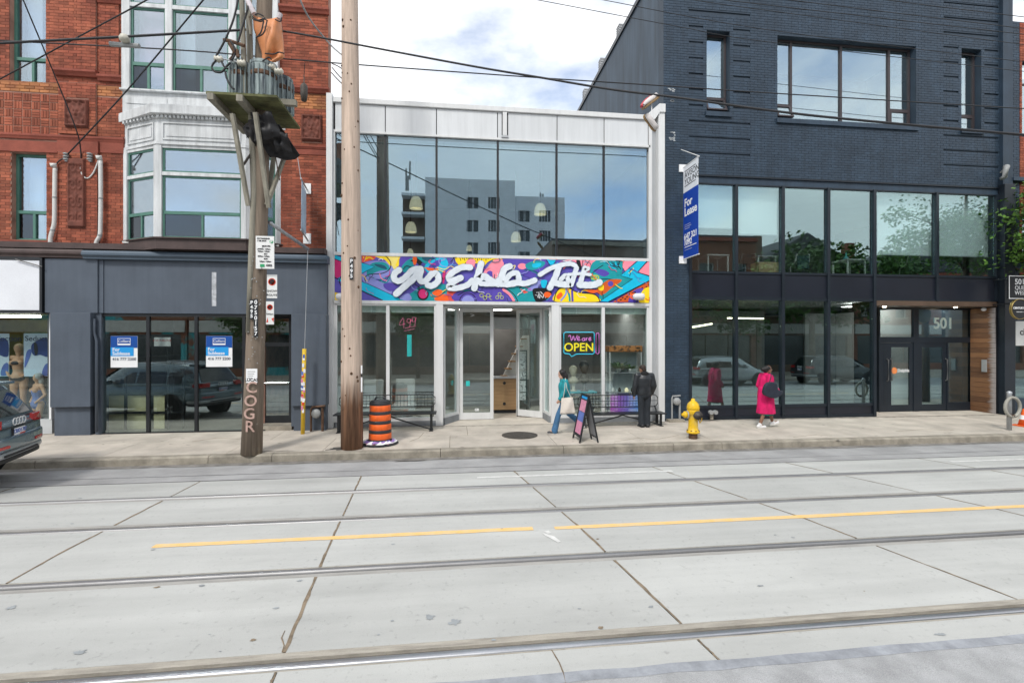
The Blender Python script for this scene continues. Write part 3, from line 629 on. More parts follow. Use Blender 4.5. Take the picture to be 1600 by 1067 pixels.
MB().tube([(dx0+.1,dy-.07,Z_(435,598,dy)),(dx1-.1,dy-.07,Z_(435,598,dy))],.016,8).build('push_bar', M('brushed_steel',(.55,.55,.55),.3,metal=1), dr)
bx('step', m_kerb, shop, X_(384,wy), X_(456,wy), wy-.02, dy+.1, pv, pv+.12); bx('reveal', m_grey, shop, X_(455,YS)+.0, X_(458,YS)+.02, YS+.002, dy+.05, pv+.12, zfa)
bx('reveal_ceiling', m_blk, shop, X_(384,wy), X_(458,wy), wy+.08, dy+.05, zfa-.015, zfa-.002); bx('scuffed_patch', M('scuff_white',(.45,.47,.5),.8,var=.3,scale=9), shop, X_(331,YS+.05), X_(338,YS+.05), YS+.046, YS+.05, Z_(335,478,YS), Z_(335,425,YS))
# sublease posters inside the glass
m_pblue = M('poster_blue', rgb(0,70,150), .6, var=.04); m_psky = M('poster_sky', rgb(30,150,220), .6, var=.03); m_pw = M('poster_white', (.8,.81,.82), .6, var=.03); m_pink2 = M('poster_ink', (.03,.04,.08), .7)
def poster(px0, py0, px1, py1, lab):
    y = wy-.004; x0, x1, z0, z1 = rc(px0, py0, px1, py1, y); t = thing('lease_poster', lab, 'poster', ((x0+x1)/2, y, z0), group='sublease posters'); w, h = x1-x0, z1-z0
    bx('sheet', m_pw, t, x0, x1, y-.004, y, z0, z1); bx('blue_field', m_pblue, t, x0+.002, x1-.002, y-.006, y-.0042, z0+.62*h, z1-.002); bx('sky_field', m_psky, t, x0+.002, x0+.86*w, y-.008, y-.0062, z0+.36*h, z0+.64*h)
    bx('logo_frame', m_pw, t, x0+.26*w, x0+.74*w, y-.0085, y-.0065, z0+.71*h, z0+.93*h); bx('logo_field', m_pblue, t, x0+.275*w, x0+.725*w, y-.0095, y-.0087, z0+.76*h, z0+.915*h)
    text('Colliers', .11*h, m_pw, t, (x0+.5*w, y-.011, z0+.835*h)); text('For', .15*h, m_pw, t, (x0+.07*w, y-.01, z0+.565*h), align='LEFT', bold=.002); text('Sublease', .15*h, m_pw, t, (x0+.07*w, y-.01, z0+.44*h), align='LEFT', bold=.002); text('416 777 2200', .125*h, m_pink2, t, (x0+.07*w, y-.007, z0+.26*h), align='LEFT', bold=.0015)
poster(173,525,215,574,'blue and white sublease poster in the leftmost black framed window'); poster(322,525,363,573,'blue and white sublease poster in the window next to the old pole')
tg = tag(MB().box(X_(237),X_(263),wy+.3,wy+.304,Z_(250,541),Z_(250,527)).build('paper_notice', m_pw), 'small paper notice with red print hanging in the middle grey shopfront window', 'notice')
text('FOR SUBLEASE', .07, M('red_ink',(.5,.06,.05),.7), tg, (X_(250),wy+.298,Z_(250,532)))
# gas meter at the foot of the right pier
gm = thing('gas_meter', 'small grey gas meter with rusty pipes at the foot of the grey pier', 'meter', (X_(495,YS-.1), YS-.1, pv))
m_rust = M('rusty_pipe', (.12,.07,.045), .75, metal=.3, var=.4, scale=14, bump=.5); m_mgrey = M('meter_grey', (.3,.31,.31), .5, var=.1)
q = at(494,646,YS-.14); MB().lathe([(.0,-.07),(.1,-.07),(.12,-.03),(.12,.03),(.09,.07),(0,.07)], q, 16, 'Y').build('meter_body', m_mgrey, gm, smooth=True)
MB().tube([at(486,674,YS-.13),at(486,640,YS-.13),at(488,636,YS-.13),at(508,634,YS-.13)],.03,8).build('pipe', m_rust, gm); MB().tube([at(504,674,YS-.13),at(504,637,YS-.13)],.035,8).build('pipe', m_rust, gm)
# ---- lingerie shop at the far left
ls = thing('lingerie_shop', 'shop window with posters and mannequins beside the grey pier at left', 'shopfront', (-12, YF, .12))
m_sgn = M('blank_white_sign', (.72,.74,.78), .5, var=.05, scale=1)
y = YS+.02; bx('sign_box', m_sgn, ls, BX0, X_(65,y), y-.05, YF, Z_(33,485,y), Z_(33,407,y), .01); bx('sign_frame', m_blk, ls, X_(65,y), X_(69,y), y-.07, YF, Z_(33,489,y), Z_(33,403,y)); bx('sign_frame', m_blk, ls, BX0, X_(65,y), y-.06, YF, Z_(33,489,y), Z_(33,485,y)-.003); bx('sign_frame', m_blk, ls, BX0, X_(65,y), y-.06, YF, Z_(33,407,y)+.003, Z_(33,401,y))
MB().tube([at(24,405,y-.1),at(66,417,y-.1)],.014,6).build('bracket', m_blk, ls)
ly = YF+.02; bx('pane', glass('clear_shop_glass',(.9,.93,.93),.05,(.8,.9,.9)), ls, BX0, X_(80,ly), ly, ly+.01, Z_(40,655,ly), Z_(40,491,ly)); bx('bulkhead', M('pale_tile',(.5,.52,.53),.5,var=.06), ls, BX0, X_(83,ly), ly-.04, ly+.1, zs(ly)-.02, Z_(40,655,ly)); bx('end_trim', m_pw, ls, X_(79.5,ly), X_(83,ly), ly-.06, ly+.05, Z_(40,655,ly)+.002, zfa)
m_olive = M('olive_wall', (.16,.15,.03), .9, var=.2, scale=2); bx('room_back', m_olive, ls, BX0, X_(95), YF+2.4, YF+2.5, .1, 4.2); bx('room_ceiling', m_olive, ls, BX0, X_(90), ly+.1, YF+2.4, Z_(40,490,ly)+.0, Z_(40,490,ly)+.04); bx('room_floor', m_ifl, ls, BX0, X_(90), ly+.1, YF+2.4, Z_(40,655,ly)-.06, Z_(40,655,ly)); bx('room_wall', m_room, ls, X_(88,YF+.4), X_(92,YF+.4), ly+.1, YF+2.4, .1, 4.2)
lt = thing('tube_light', 'white tube light under the ceiling of the lingerie shop window', 'light', (X_(30,14.6),14.6,4.0)); bx('tube', glow('tube_white',(1,.97,.85),16.), lt, X_(-10,14.6), X_(64,14.6), 14.55, 14.6, Z_(40,496,14.6), Z_(40,493,14.6))
m_navy = M('poster_navy', (.03,.06,.22), .6); m_pale = M('poster_pale', (.55,.68,.78), .6, var=.05); m_print = M('poster_print', (.1,.16,.45), .6)
def lposter(px0, px1, lab, word, wx):
    y = YF+.5; x0, x1, z0, z1 = rc(px0,521,px1,588,y); t = thing('shop_poster', lab, 'poster', ((x0+x1)/2,y,z0), group='lingerie posters'); bx('sheet', m_pale, t, x0,x1,y,y+.01,z0,z1)
    text(word, .2, m_pink2, t, (x0+wx,y-.004,z1-.14), align='LEFT')
    w, h = x1-x0, z1-z0
    def sw(pts, mat, k): MB().prism(cat_rom([(x0+u*w, z0+v*h) for u, v in pts], 4), y-.002-k*.002, y-.0005-k*.002).build('print_shape', mat, t)
    sw([(.3,.55),(.28,.72),(.45,.82),(.75,.9),(.97,.8),(.98,.5),(.85,.45),(.6,.5),(.42,.48)], m_navy, 1); sw([(.04,.2),(.2,.4),(.3,.62),(.14,.6),(.06,.42)], m_print, 2); sw([(.7,.02),(.95,.05),(.97,.3),(.8,.28),(.68,.12)], m_print, 3); sw([(.38,.78),(.5,.74),(.52,.55),(.42,.5)], m_blk, 4)
lposter(37,80,'pale poster headed Seductive with dark blue print behind the mannequins','Seductive',.03); lposter(-25,14,'pale poster cut by the left edge of the picture','Seduction',.1)
# ================================================================== WHITE GLASS BUILDING (middle)
m_alu = M('white_aluminium', (.66,.67,.67), .38, var=.04, scale=1.2, fine=.01, streak=.07)
m_alup = M('parapet_panel', (.62,.64,.655), .4, var=.05, scale=.8, rnd=.035, fine=.01, stretch=(1,1,.4), streak=.08)
m_alug = M('grey_aluminium', (.42,.44,.46), .4, var=.05, scale=1.2, fine=.01)
m_kick = M('grey_plinth', (.22,.235,.25), .7, var=.1, scale=3)
g_up = glass('reflective_glass', (.82,.88,.9), .29, (.60,.77,.86), wob=.05)
g_lo = glass('display_glass', (.93,.97,.96), .12, (.8,.93,.93))
m_floor = M('studio_floor', (.40,.36,.31), .45, var=.1, scale=2)
m_wallg = M('studio_wall', (.36,.37,.37), .85, var=.08)
wb = thing('white_building', 'white two storey studio with glazed upper floor and panelled parapet', 'building', (1.3, YF, .13))
wx0, wx1 = X_(522), X_(1016); ZC0 = Z_(562,163.5); ZG1 = Z_(563,208); ZB1 = Z_(770,404); ZB0 = Z_(770,471.5); ZPV = zs(YF)
ZCT = Z_(562,155)
bx('corner_post', m_alu, wb, X_(511), X_(520.5), YF-.10, YF+.5, ZPV, Z_(515,148), .008)
bx('roof_cap', m_alu, wb, X_(520.6), X_(1013), YF-.06, YF+.35, ZC0+.012, ZCT, .01)
mb = MB(); mb.box(wx0,wx1,YF+.06,YF+.3,ZG1-.1,ZC0+.01); mb.build('parapet_backing', m_blk, wb)
pxs = [523,602,682,777.5]; 
for a, b in zip(pxs, pxs[1:]): bx('parapet_panel', m_alup, wb, X_(a)+.012, X_(b)-.012, YF, YF+.055, ZG1+.055, ZC0, .004)
bx('parapet_panel', m_alup, wb, X_(777.5)+.012, X_(784), YF, YF+.055, ZG1+.055, ZC0, .003)
bx('downpipe', m_alu, wb, X_(785.3), X_(792), YF-.05, YF+.055, ZG1+.12, ZC0, .008); bx('downpipe_shoe', m_alug, wb, X_(783.5), X_(794), YF-.06, YF+.04, ZG1+.058, ZG1+.115)
for a, b in ((793.5,870.5),(870.5,944),(944,1013)): bx('parapet_panel', m_alup, wb, X_(a)+.012, X_(b)-.012, YF, YF+.055, ZG1+.055, ZC0, .004)
bx('head_rail', m_alu, wb, wx0-.02, wx1, YF-.03, YF+.12, ZG1-.01, ZG1+.052, .004)
bx('side_frame', m_alu, wb, X_(520.6), X_(523.5), YF-.03, YF+.14, ZPV, ZG1-.012); bx('side_frame', m_alu, wb, X_(1013.5), X_(1018.5), YF-.03, YF+.14, ZPV, ZC0)
bx('side_return', m_alug, wb, X_(1018.5), X_(1027), YF+.1, YF+.5, ZPV, ZC0)
bx('corner_post', m_alu, wb, X_(1026.5), X_(1036.3), YF-.12, YF+.5, ZPV, Z_(1031,178), .008)
MB().prism([(X_(1010),ZC0+.01),(X_(1010),ZCT+.0),(X_(1027.5),Z_(1030,166)),(X_(1036.5),Z_(1030,166)),(X_(1036.5),Z_(1031,179)),(X_(1028),Z_(1031,179)),(X_(1020),ZC0-.02)], YF-.16, YF+.36).build('raked_cap', m_alu, wb, bevel=.006)
mb = MB(); mb.box(wx0,wx0+.12,YF+.3,YF+8,ZPV,ZCT-.1); mb.box(wx1,wx1+.2,YF+.5,YF+8,ZPV,ZCT-.1); mb.box(wx0,wx1,YF+8,YF+8.2,ZPV,ZCT-.1); mb.build('shell', m_wallg, wb)
bx('roof', M('roof_membrane',(.3,.3,.3),.9), wb, wx0, wx1, YF+.3, YF+8.2, ZC0-.2, ZC0-.1)
# upper glazing
gp = [523.5,602,682,778,870,944,1013]; zu0_, zu1_ = ZB1+.09, ZG1-.012
fr = MB()
for p in gp[1:-1]: fr.box(X_(p)-.03, X_(p)+.03, YF+.02, YF+.12, zu0_, zu1_)
fr.build('mullions', m_blk, wb)
for a, b in zip(gp, gp[1:]): bx('pane', g_up, wb, X_(a)+.032, X_(b)-.032, YF+.05, YF+.062, zu0_, zu1_)
bx('banner_rail', m_alu, wb, wx0, X_(1013.4), YF-.05, YF+.14, ZB1, ZB1+.088, .004); bx('banner_rail', m_alu, wb, wx0, X_(1013.4), YF-.05, YF+.14, ZB0-.09, ZB0, .004)
bx('ceiling', m_roomw, wb, wx0+.12, wx1, YF+.14, YF+8, ZG1+.02, ZG1+.05); bx('upper_floor', m_floor, wb, wx0+.12, wx1, YF+.14, YF+8, ZB0+.1, ZB1-.02); bx('back_wall', m_wallg, wb, wx0+.12, wx1, YF+7.5, YF+7.6, ZB1, ZG1)
m_band = M('pale_green_band', (.50,.58,.56), .6, var=.05)  # pale grey-green band across the top of each studio window
for a, b in ((525,604),(608,680),(876,941),(944,1012)): bx('pale_band', m_band, wb, X_(a), X_(b), YF+.11, YF+.16, Z_(770,489), ZB0-.1)
# pendant lamps
m_shade = M('ribbed_shade', (.75,.68,.45), .35, var=.1, scale=3, emit=.55); m_cord = M('lamp_cord', (.02,.02,.02), .6)
pl = []
for i, (px, py, Yl, w, lab) in enumerate(((650,318,15.2,20,'ribbed dome pendant lamp high behind the second glass pane'), (642,356,16.4,17,'ribbed dome pendant lamp lower behind the second glass pane'), (844,328,15.2,19,'ribbed dome pendant lamp high behind the fourth glass pane'), (806,371,16.4,16,'ribbed dome pendant lamp lower behind the fourth glass pane'), (733,388,17.5,9,'small round pendant lamp just above the mural at its middle'), (641,394,17.5,10,'small pendant lamp just above the mural, left of centre'))):
    c = at(px, py, Yl); r = w*.5*Yl/FPX*1.02; t = thing('pendant_lamp', lab, 'lamp', c, group='pendant lamps in the upper studio')
    MB().lathe([(r*.18,r*1.05),(r*.5,r*.95),(r*.8,r*.5),(r*.95,-.1*r),(r,-r*.8),(r*.9,-r*.8),(r*.85,-.1*r),(r*.5,r*.8)], c, 24).build('shade', m_shade, t, smooth=True)
    MB().ell(c+Vector((0,0,-.1*r)), (r*.3,r*.3,r*.35), 10, 6).build('bulb', glow('warm_bulb',(1,.85,.55),7.), t, smooth=True)
    MB().tube([c+Vector((0,0,r)), Vector((c.x,c.y,ZG1+.02))], .012, 6).build('cord', m_cord, t)
# ---- ground floor windows
zk = Z_(600,657); zg1 = ZB0-.09
def shopwin(pxs_, name='shop_window'):
    f = MB(); a0, a1 = X_(pxs_[0]), X_(pxs_[-1])
    f.box(a0,a1,YF-.02,YF+.1,zk-.02,zk+.07); f.box(a0,a1,YF-.01,YF+.1,zg1-.05,zg1)
    for p in pxs_[1:-1]: f.box(X_(p)-.045,X_(p)+.045,YF-.02,YF+.1,zk+.07,zg1-.05)
    f.box(a0,a0+.05,YF-.015,YF+.1,zk+.07,zg1-.05); f.box(a1-.05,a1,YF-.015,YF+.1,zk+.07,zg1-.05)
    w = f.build(name, m_alu, wb)
    for a, b in zip(pxs_, pxs_[1:]): bx('pane', g_lo, w, X_(a)+.046, X_(b)-.046, YF+.03, YF+.042, zk+.07, zg1-.05)
    return w
shopwin([523.6,606,681]); shopwin([874,942.5,1013.4])
bx('plinth', m_kick, wb, wx0, X_(684), YF-.03, YF+.2, ZPV-.02, zk-.02); bx('plinth', m_kick, wb, X_(872), X_(1013.4), YF-.03, YF+.2, ZPV-.02, zk-.02)
bx('entrance_post', m_alu, wb, X_(681), X_(692.5), YF-.045, YF+.12, ZPV, zg1, .006); bx('entrance_post', m_alu, wb, X_(861.5), X_(874), YF-.045, YF+.12, ZPV, zg1, .006)
YD = 14.62; exl, exr = X_(692.5), X_(861.5); dl, dr_ = X_(715,YD), X_(851,YD)
bx('entrance_head', m_alug, wb, exl, exr, YF+.14, YD+.1, zg1-.04, zg1+.02)
for (A, B) in (((exl,YF+.1),(dl,YD)),((exr,YF+.1),(dr_,YD))):      # canted side lights
    A = Vector((*A,0)); B = Vector((*B,0)); d = B-A; T = Matrix.Translation(A) @ Matrix.Rotation(math.atan2(d.y,d.x),4,'Z'); ln = d.length
    f = MB(); f.T = T; f.box(0,.05,-.04,.04,ZPV+.2,zg1-.04); f.box(ln-.08,ln,-.05,.05,ZPV,zg1-.04); f.box(.05,ln-.08,-.04,.04,ZPV+.2,ZPV+.28); f.box(.05,ln-.08,-.04,.04,zg1-.1,zg1-.04); w = f.build('side_light', m_alu, wb)
    f = MB(); f.T = T; f.box(.05,ln-.08,-.006,.006,ZPV+.28,zg1-.1); f.build('pane', g_lo, w); f = MB(); f.T = T; f.box(0,ln,-.06,.06,ZPV-.02,ZPV+.2); f.build('plinth', m_kick, wb)
MB().add([(exl,YF-.1,ZPV+.004),(exr,YF-.1,ZPV+.004),(dr_,YD+.2,ZPV+.02),(dl,YD+.2,ZPV+.02)], [(0,1,2,3)]).build('entrance_floor', m_walk, wb)
zdt = Z_(745,482,YD); steel = MATS['brushed_steel']
def leaf(hx, hy, ang, wdt, name, lab=None):
    T = Matrix.Translation((hx,hy,0)) @ Matrix.Rotation(ang,4,'Z'); f = MB(); f.T = T; z0 = ZPV+.03; s = .1
    f.box(0,s,-.025,.025,z0,zdt); f.box(wdt-s,wdt,-.025,.025,z0,zdt); f.box(s,wdt-s,-.025,.025,zdt-.11,zdt); f.box(s,wdt-s,-.025,.025,z0,z0+.2); d = f.build(name, m_alu, wb)
    f = MB(); f.T = T; f.box(s,wdt-s,-.006,.006,z0+.2,zdt-.11); f.build('pane', g_lo, d)
    f = MB(); f.T = T
    for zz in (z0+.3,(z0+zdt)/2,zdt-.3): f.box(-.02,.01,-.04,-.02,zz-.06,zz+.06)
    f.build('hinge', steel, d); return d
leafw = X_(771,YD)-X_(718,YD)
ld = leaf(X_(718,YD), YD, 0, leafw, 'door_leaf'); rd = leaf(X_(849,YD)-.02, YD-.02, math.pi-R(42), leafw*.95, 'door_leaf')
bx('jamb', m_alu, wb, X_(713.5,YD), X_(717.6,YD), YD-.05, YD+.05, ZPV, zdt+.1); bx('door_head', m_alu, wb, dl, dr_, YD-.04, YD+.06, zdt+.02, zg1-.04); bx('jamb', m_alu, wb, X_(849.5,YD), X_(852.5,YD), YD-.05, YD+.05, ZPV, zdt+.02)
for q, zz in ((X_(728,YD),Z_(730,493,YD)),): text('>', .2, m_pw, ld, (X_(738,YD),YD-.012,zz), sx=1.3)
text('GB', .1, m_pw, ld, (X_(745,YD),YD-.012,Z_(745,640,YD)), bold=.004); bx('door_sticker', M('teal_sticker',(.03,.5,.48),.6), ld, X_(728,YD), X_(734,YD), YD-.01, YD-.008, Z_(730,603,YD), Z_(730,595,YD))
for a, b, y0 in ((560,640,15.6),(700,800,16.2),(880,990,15.6)):  # glowing panels added under the studio ceiling to brighten the room
    cl_ = thing('added_light_panel', {560:'added unseen light panel over the armchairs in the studio',700:'added unseen light panel behind the open studio doors',880:'added unseen light panel over the studio display case'}[a], 'light', (X_(a,y0),y0,zg1), group='added studio light panels')
    bx('diffuser', glow('ceiling_panel',(1,.96,.9),5.), cl_, X_(a,y0), X_(b,y0), y0, y0+.5, zg1+.02, zg1+.035); bx('tray', m_alug, cl_, X_(a,y0)-.03, X_(b,y0)+.03, y0-.03, y0+.53, zg1+.036, zg1+.049)
# ---- studio interior, ground floor
bx('studio_floor', m_floor, wb, wx0+.12, wx1, YF+.2, YF+8, ZPV-.03, ZPV+.0); bx('studio_ceiling', m_roomw, wb, wx0+.12, wx1, YF+.15, YF+8, zg1+.05, zg1+.1); bx('studio_back_wall', m_wallg, wb, wx0+.12, wx1, YF+6, YF+6.1, ZPV, zg1)
bx('bulkhead', m_alug, wb, X_(772,15.6), X_(835,15.6), 15.5, 15.7, Z_(790,514,15.6), Z_(790,497,15.6)); bx('partition', M('partition_dark',(.16,.155,.15),.8), wb, X_(690,17), X_(830,17), 17, 17.1, ZPV, zg1-.5)
m_oak = M('oak_board', (.36,.22,.11), .55, var=.16, scale=3, stretch=(.5,1,6), bump=.1)
cab = thing('reception_counter', 'brown wooden counter with round holes seen through the open door', 'counter', (X_(790,16),16,ZPV)); cx0, cx1 = X_(770,16), X_(808,16); cz = Z_(790,591,16)
bx('front', m_oak, cab, cx0, cx1, 15.9, 16.5, ZPV+.12, cz, .01); bx('top', m_alug, cab, cx0-.05, cx1+.08, 15.85, 16.55, cz+.002, cz+.05); bx('base', m_blk, cab, cx0+.05, cx1-.05, 15.95, 16.5, ZPV, ZPV+.118)
for zz in (Z_(790,598,16),Z_(790,630,16)): MB().lathe([(.0,-.012),(.05,-.012),(.05,0)], (X_(788,15.9),15.9,zz), 14, 'Y').build('round_hole', m_blk, cab)
sr = thing('staircase', 'pale slanting underside of a staircase beyond the open doors', 'staircase', at(805,600,16.9)); P_ = [at(x,y_,16.9) for x,y_ in ((783,592),(817,524),(826,524),(826,592))]; m_str = M('stair_paint',(.66,.66,.64),.7,var=.05)
MB().prism([(p.x,p.z) for p in P_],16.75,16.98).build('stair_side', m_str, sr)
for k in range(6): c_ = P_[0].lerp(P_[1],(k+.5)/6); MB().cbox((c_.x,16.5,c_.z),(.22,.5,.04)).build('tread', m_oak, sr)
st = thing('flash_stand', 'black stand of white tattoo flash sheets inside the right door', 'display stand', (X_(815,15.2),15.2,ZPV)); ax0, ax1 = X_(809,15.2), X_(822,15.2)
f = MB(); f.box(ax0-.03,ax0,15.2,15.24,ZPV,Z_(815,547,15.2)); f.box(ax1,ax1+.03,15.2,15.24,ZPV,Z_(815,547,15.2)); f.box(ax0,ax1,15.2,15.24,Z_(815,549,15.2),Z_(815,547,15.2)); f.build('frame', m_blk, st)
m_flash = M('flash_print', (.62,.62,.64), .7, col2=(.12,.12,.13), scale=16, lo=.52, hi=.60)
for (a, b) in ((551,577),(580,592),(595,612),(614,625)): bx('sheet', m_flash, st, ax0+.01, ax1-.01, 15.205, 15.23, Z_(815,b,15.2), Z_(815,a,15.2))
ch = thing('white_armchair', 'white armchair behind the left studio window', 'chair', (X_(578,15),15,ZPV)); m_wl = M('white_leather', (.6,.62,.62), .5, var=.06)
cx = X_(580,15); MB().box(cx-.35,cx+.35,14.8,15.4,ZPV+.25,ZPV+.45).build('seat', m_wl, ch, bevel=.05); MB().cbox((cx,15.42,ZPV+.8),(.6,.14,.8),rx=R(-10)).build('backrest', m_wl, ch, bevel=.05); MB().tube([(cx,15.1,ZPV),(cx,15.1,ZPV+.25)],.04).build('stem', steel, ch); MB().lathe([(.3,0),(.3,.03),(.05,.06)],(cx,15.1,ZPV),16).build('base', steel, ch)
c2 = copy_tree(ch); c2.location.x = X_(628,15); c2.location.y = 15.2; c2['label'] = 'white armchair nearer the doors behind the left studio window'; ch['group'] = c2['group'] = 'white studio armchairs'
# plants, display case, neon
m_leaf = M('leaf_green', (.06,.16,.045), .55, var=.4, scale=9, rnd=.3); m_leafl = M('leaf_pale', (.24,.33,.2), .55, var=.3, scale=9); m_pot = M('pot_white', (.6,.6,.58), .4, var=.05)
def plant(x, y, z, h, r, n, mat, lab, pot=.12, seed=1):
    rnd = random.Random(seed); t = thing('potted_plant', lab, 'plant', (x,y,z)); MB().lathe([(pot*.7,0),(pot,pot*1.6),(pot*.9,pot*1.6),(pot*.85,pot*1.4),(0,pot*1.4)],(x,y,z),14).build('pot', m_pot, t, smooth=True)
    f = MB()
    for i in range(n):
        a = rnd.uniform(0,6.28); e = rnd.uniform(.3,1.2); l = h*rnd.uniform(.5,1); d = Vector((math.cos(a)*math.cos(e)*r/h*2, math.sin(a)*math.cos(e)*r/h*2, math.sin(e))).normalized(); p0 = Vector((x,y,z+pot*1.4)); s = d.cross(Vector((0,0,1))).normalized()*l*.13
        p1 = p0+d*l*.55; p2 = p0+d*l+Vector((0,0,-l*.15)); f.add([p0,p1+s,p2,p1-s],[(0,1,2,3)])
    f.build('foliage', mat, t); return t
cs = thing('display_case', 'lit glass display case with ornate top and pink blue panel behind the right window', 'display case', (X_(972,14.3),14.3,ZPV)); a0, a1 = X_(950,14.3), X_(1000,14.3)
f = MB()
for xx in (a0,a1-.03): f.box(xx,xx+.03,14.15,14.18,ZPV,Z_(975,550,14.15)); f.box(xx,xx+.03,14.5,14.53,ZPV,Z_(975,550,14.15))
f.build('case_frame', m_alu, cs); bx('shelf', m_alug, cs, a0, a1, 14.16, 14.52, Z_(975,613,14.15)-.02, Z_(975,613,14.15)); bx('back_board', M('case_back',(.45,.5,.52),.6), cs, a0, a1, 14.54, 14.56, ZPV, Z_(975,550,14.15)); bx('shelf', m_alug, cs, a0, a1, 14.16, 14.52, Z_(975,582,14.15)-.02, Z_(975,582,14.15))
bx('ornate_top', M('leopard_print',(.55,.22,.07),.6,col2=(.05,.03,.02),scale=14,lo=.5,hi=.56), cs, a0-.02, a1+.02, 14.12, 14.55, Z_(975,550,14.15)+.002, Z_(975,540,14.15), .03)
m_gr = bpy.data.materials.new('pink_blue_panel'); m_gr.use_nodes = True; t_ = m_gr.node_tree; c_ = N(t_,'ShaderNodeTexCoord'); sx_ = N(t_,'ShaderNodeSeparateXYZ'); rp = N(t_,'ShaderNodeValToRGB'); rp.color_ramp.elements[0].color = (.5,.08,.5,1); rp.color_ramp.elements[1].color = (.05,.3,.75,1); t_.links.new(c_.outputs['Generated'],sx_.inputs[0]); t_.links.new(sx_.outputs[0],rp.inputs[0]); t_.links.new(rp.outputs[0],t_.nodes['Principled BSDF'].inputs['Base Color']); t_.links.new(rp.outputs[0],t_.nodes['Principled BSDF'].inputs['Emission Color']); t_.nodes['Principled BSDF'].inputs['Emission Strength'].default_value = .12
bx('gradient_panel', m_gr, cs, a0+.02, a1-.02, 14.12, 14.14, ZPV+.2, Z_(975,616,14.15))
plant(X_(967,14.3),14.3,Z_(975,582,14.15),.45,.4,46,m_leafl,'pale leafy plant on the shelf of the display case',.08,3); plant(X_(985,14.3),14.35,Z_(975,582,14.15),.3,.3,26,m_leaf,'bright green plant at the right of the display case shelf',.07,5)
for i, (px, sc_) in enumerate(((958,1.),(968,.8),(979,1.1),(988,.9))): tag(MB().lathe([(.0,0),(.05*sc_,0),(.06*sc_,.06),(.035*sc_,.11),(.02,.13),(0,.13)],(X_(px,14.3),14.3,Z_(975,613,14.15)),12).build('jewellery_dome', (m_pot,m_iron,m_shade,m_blk)[i], smooth=True), ('white','iron grey','amber','black')[i]+' small ornament on the lower display case shelf','ornament',group='case ornaments')
tb = thing('teal_table', 'narrow table with turquoise top behind the middle right window', 'table', (X_(908,14.4),14.4,ZPV)); tz = Z_(908,611,14.4)
bx('table_top', M('turquoise_top',(.05,.42,.5),.5,var=.1), tb, X_(882,14.4), X_(930,14.4), 14.2, 14.7, tz-.04, tz)
for xx in (884,926): bx('leg', m_blk, tb, X_(xx,14.4), X_(xx+2,14.4), 14.4, 14.45, ZPV, tz-.042)
m_skull = M('bone', (.5,.47,.38), .5, var=.15)
for (px, lab, sc_) in ((896,'pale bust with blond hair on the turquoise table',1.1),(913,'dark ornate sculpture on the turquoise table',1.3)):
    t = thing('bust', lab, 'sculpture', (X_(px,14.4),14.4,tz)); xx = X_(px,14.4); mt = m_skull if px < 900 else m_iron
    MB().lathe([(.1*sc_,0),(.1*sc_,.03),(.04*sc_,.06),(.05*sc_,.2*sc_),(.16*sc_,.28*sc_),(.08*sc_,.38*sc_),(.05*sc_,.42*sc_)],(xx,14.4,tz),16).build('torso', mt, t, smooth=True); MB().ell((xx,14.4,tz+.54*sc_),(.09*sc_,.11*sc_,.14*sc_),14,10).build('head', mt, t, smooth=True); MB().ell((xx,14.44,tz+.6*sc_),(.12*sc_,.12*sc_,.12*sc_),12,8).build('hair', m_skull if px < 900 else m_blk, t, smooth=True)
# neon OPEN sign
nn = thing('neon_sign', 'neon speech bubble sign reading We are OPEN in the right window', 'neon sign', at(906,537,YF+.12)); yn = YF+.12
ncy, npk, nye = glow('neon_cyan',(.05,.6,.85),1.1), glow('neon_pink',(.85,.25,.75),1.0), glow('neon_yellow',(.9,.72,.03),1.0)
def npx(pts, Y=yn): return [at(x,y,Y) for x,y in pts]
MB().tube(npx([(890,553),(882,552),(881,550),(881,521),(883,519),(927,519),(928.5,521),(928.5,551),(927,553),(901,553),(893,557),(890,553)]),.011,8).build('bubble_tube', ncy, nn, smooth=True)
MB().tube(npx([(931.5,521),(935,520),(936,522),(936,551),(934,553),(931,551),(931.5,521)]),.009,8).build('side_tube', npk, nn, smooth=True)
text('OPEN', .34, nye, nn, (X_(904.5,yn),yn-.01,Z_(905,543,yn)), sx=1.02, ext=.008, bold=.004)
for pts in ([(888,526),(891,524),(893,532),(896,525),(898,532),(902,524)],[(902,530),(905,529),(905,526),(902.5,528),(903,532),(907,531)],[(913,528),(910,529),(910,532),(913,532),(914,528),(914,532)],[(916,532),(916.5,528),(918,528)],[(920,530),(923,529),(922.5,527),(920,529),(921,532),(924,531)]):
    MB().tube([Vector(p) for p in cat_rom([tuple(v) for v in npx(pts)],4,False)],.010,6).build('script_tube', npk, nn, smooth=True)
m_pinkp = M('glowing_pink_marker', (.8,.18,.35), .6, emit=.25)  # marker strokes given a slight glow of their own, though no lamp
num = thing('window_number', 'hand drawn pink number 499 with double underline on the left window', 'lettering', at(637,505,YF+.02)); yy = YF+.026
for pts in ([(630,496),(624,507),(633,506)],[(631,498),(631,513)],[(641,499),(637,498),(636,503),(640,504),(642,498),(640,511)],[(649,497),(645,496),(644,502),(648,502),(650,496),(648,509)],[(633,512.5),(650,509.5)],[(632,517),(648,513.5)]):
    MB().tube([Vector(p) for p in cat_rom([tuple(at(x,y,yy)) for x,y in pts],4,False)],.014,6,flat=.25).build('stroke', m_pinkp, num)
tag(bx('teal_strip', M('teal_sticker',(.03,.5,.48),.6), None, X_(636), X_(643), YF+.02, YF+.026, Z_(640,557), Z_(640,523)), 'turquoise paper strip stuck under the number 499', 'sticker')
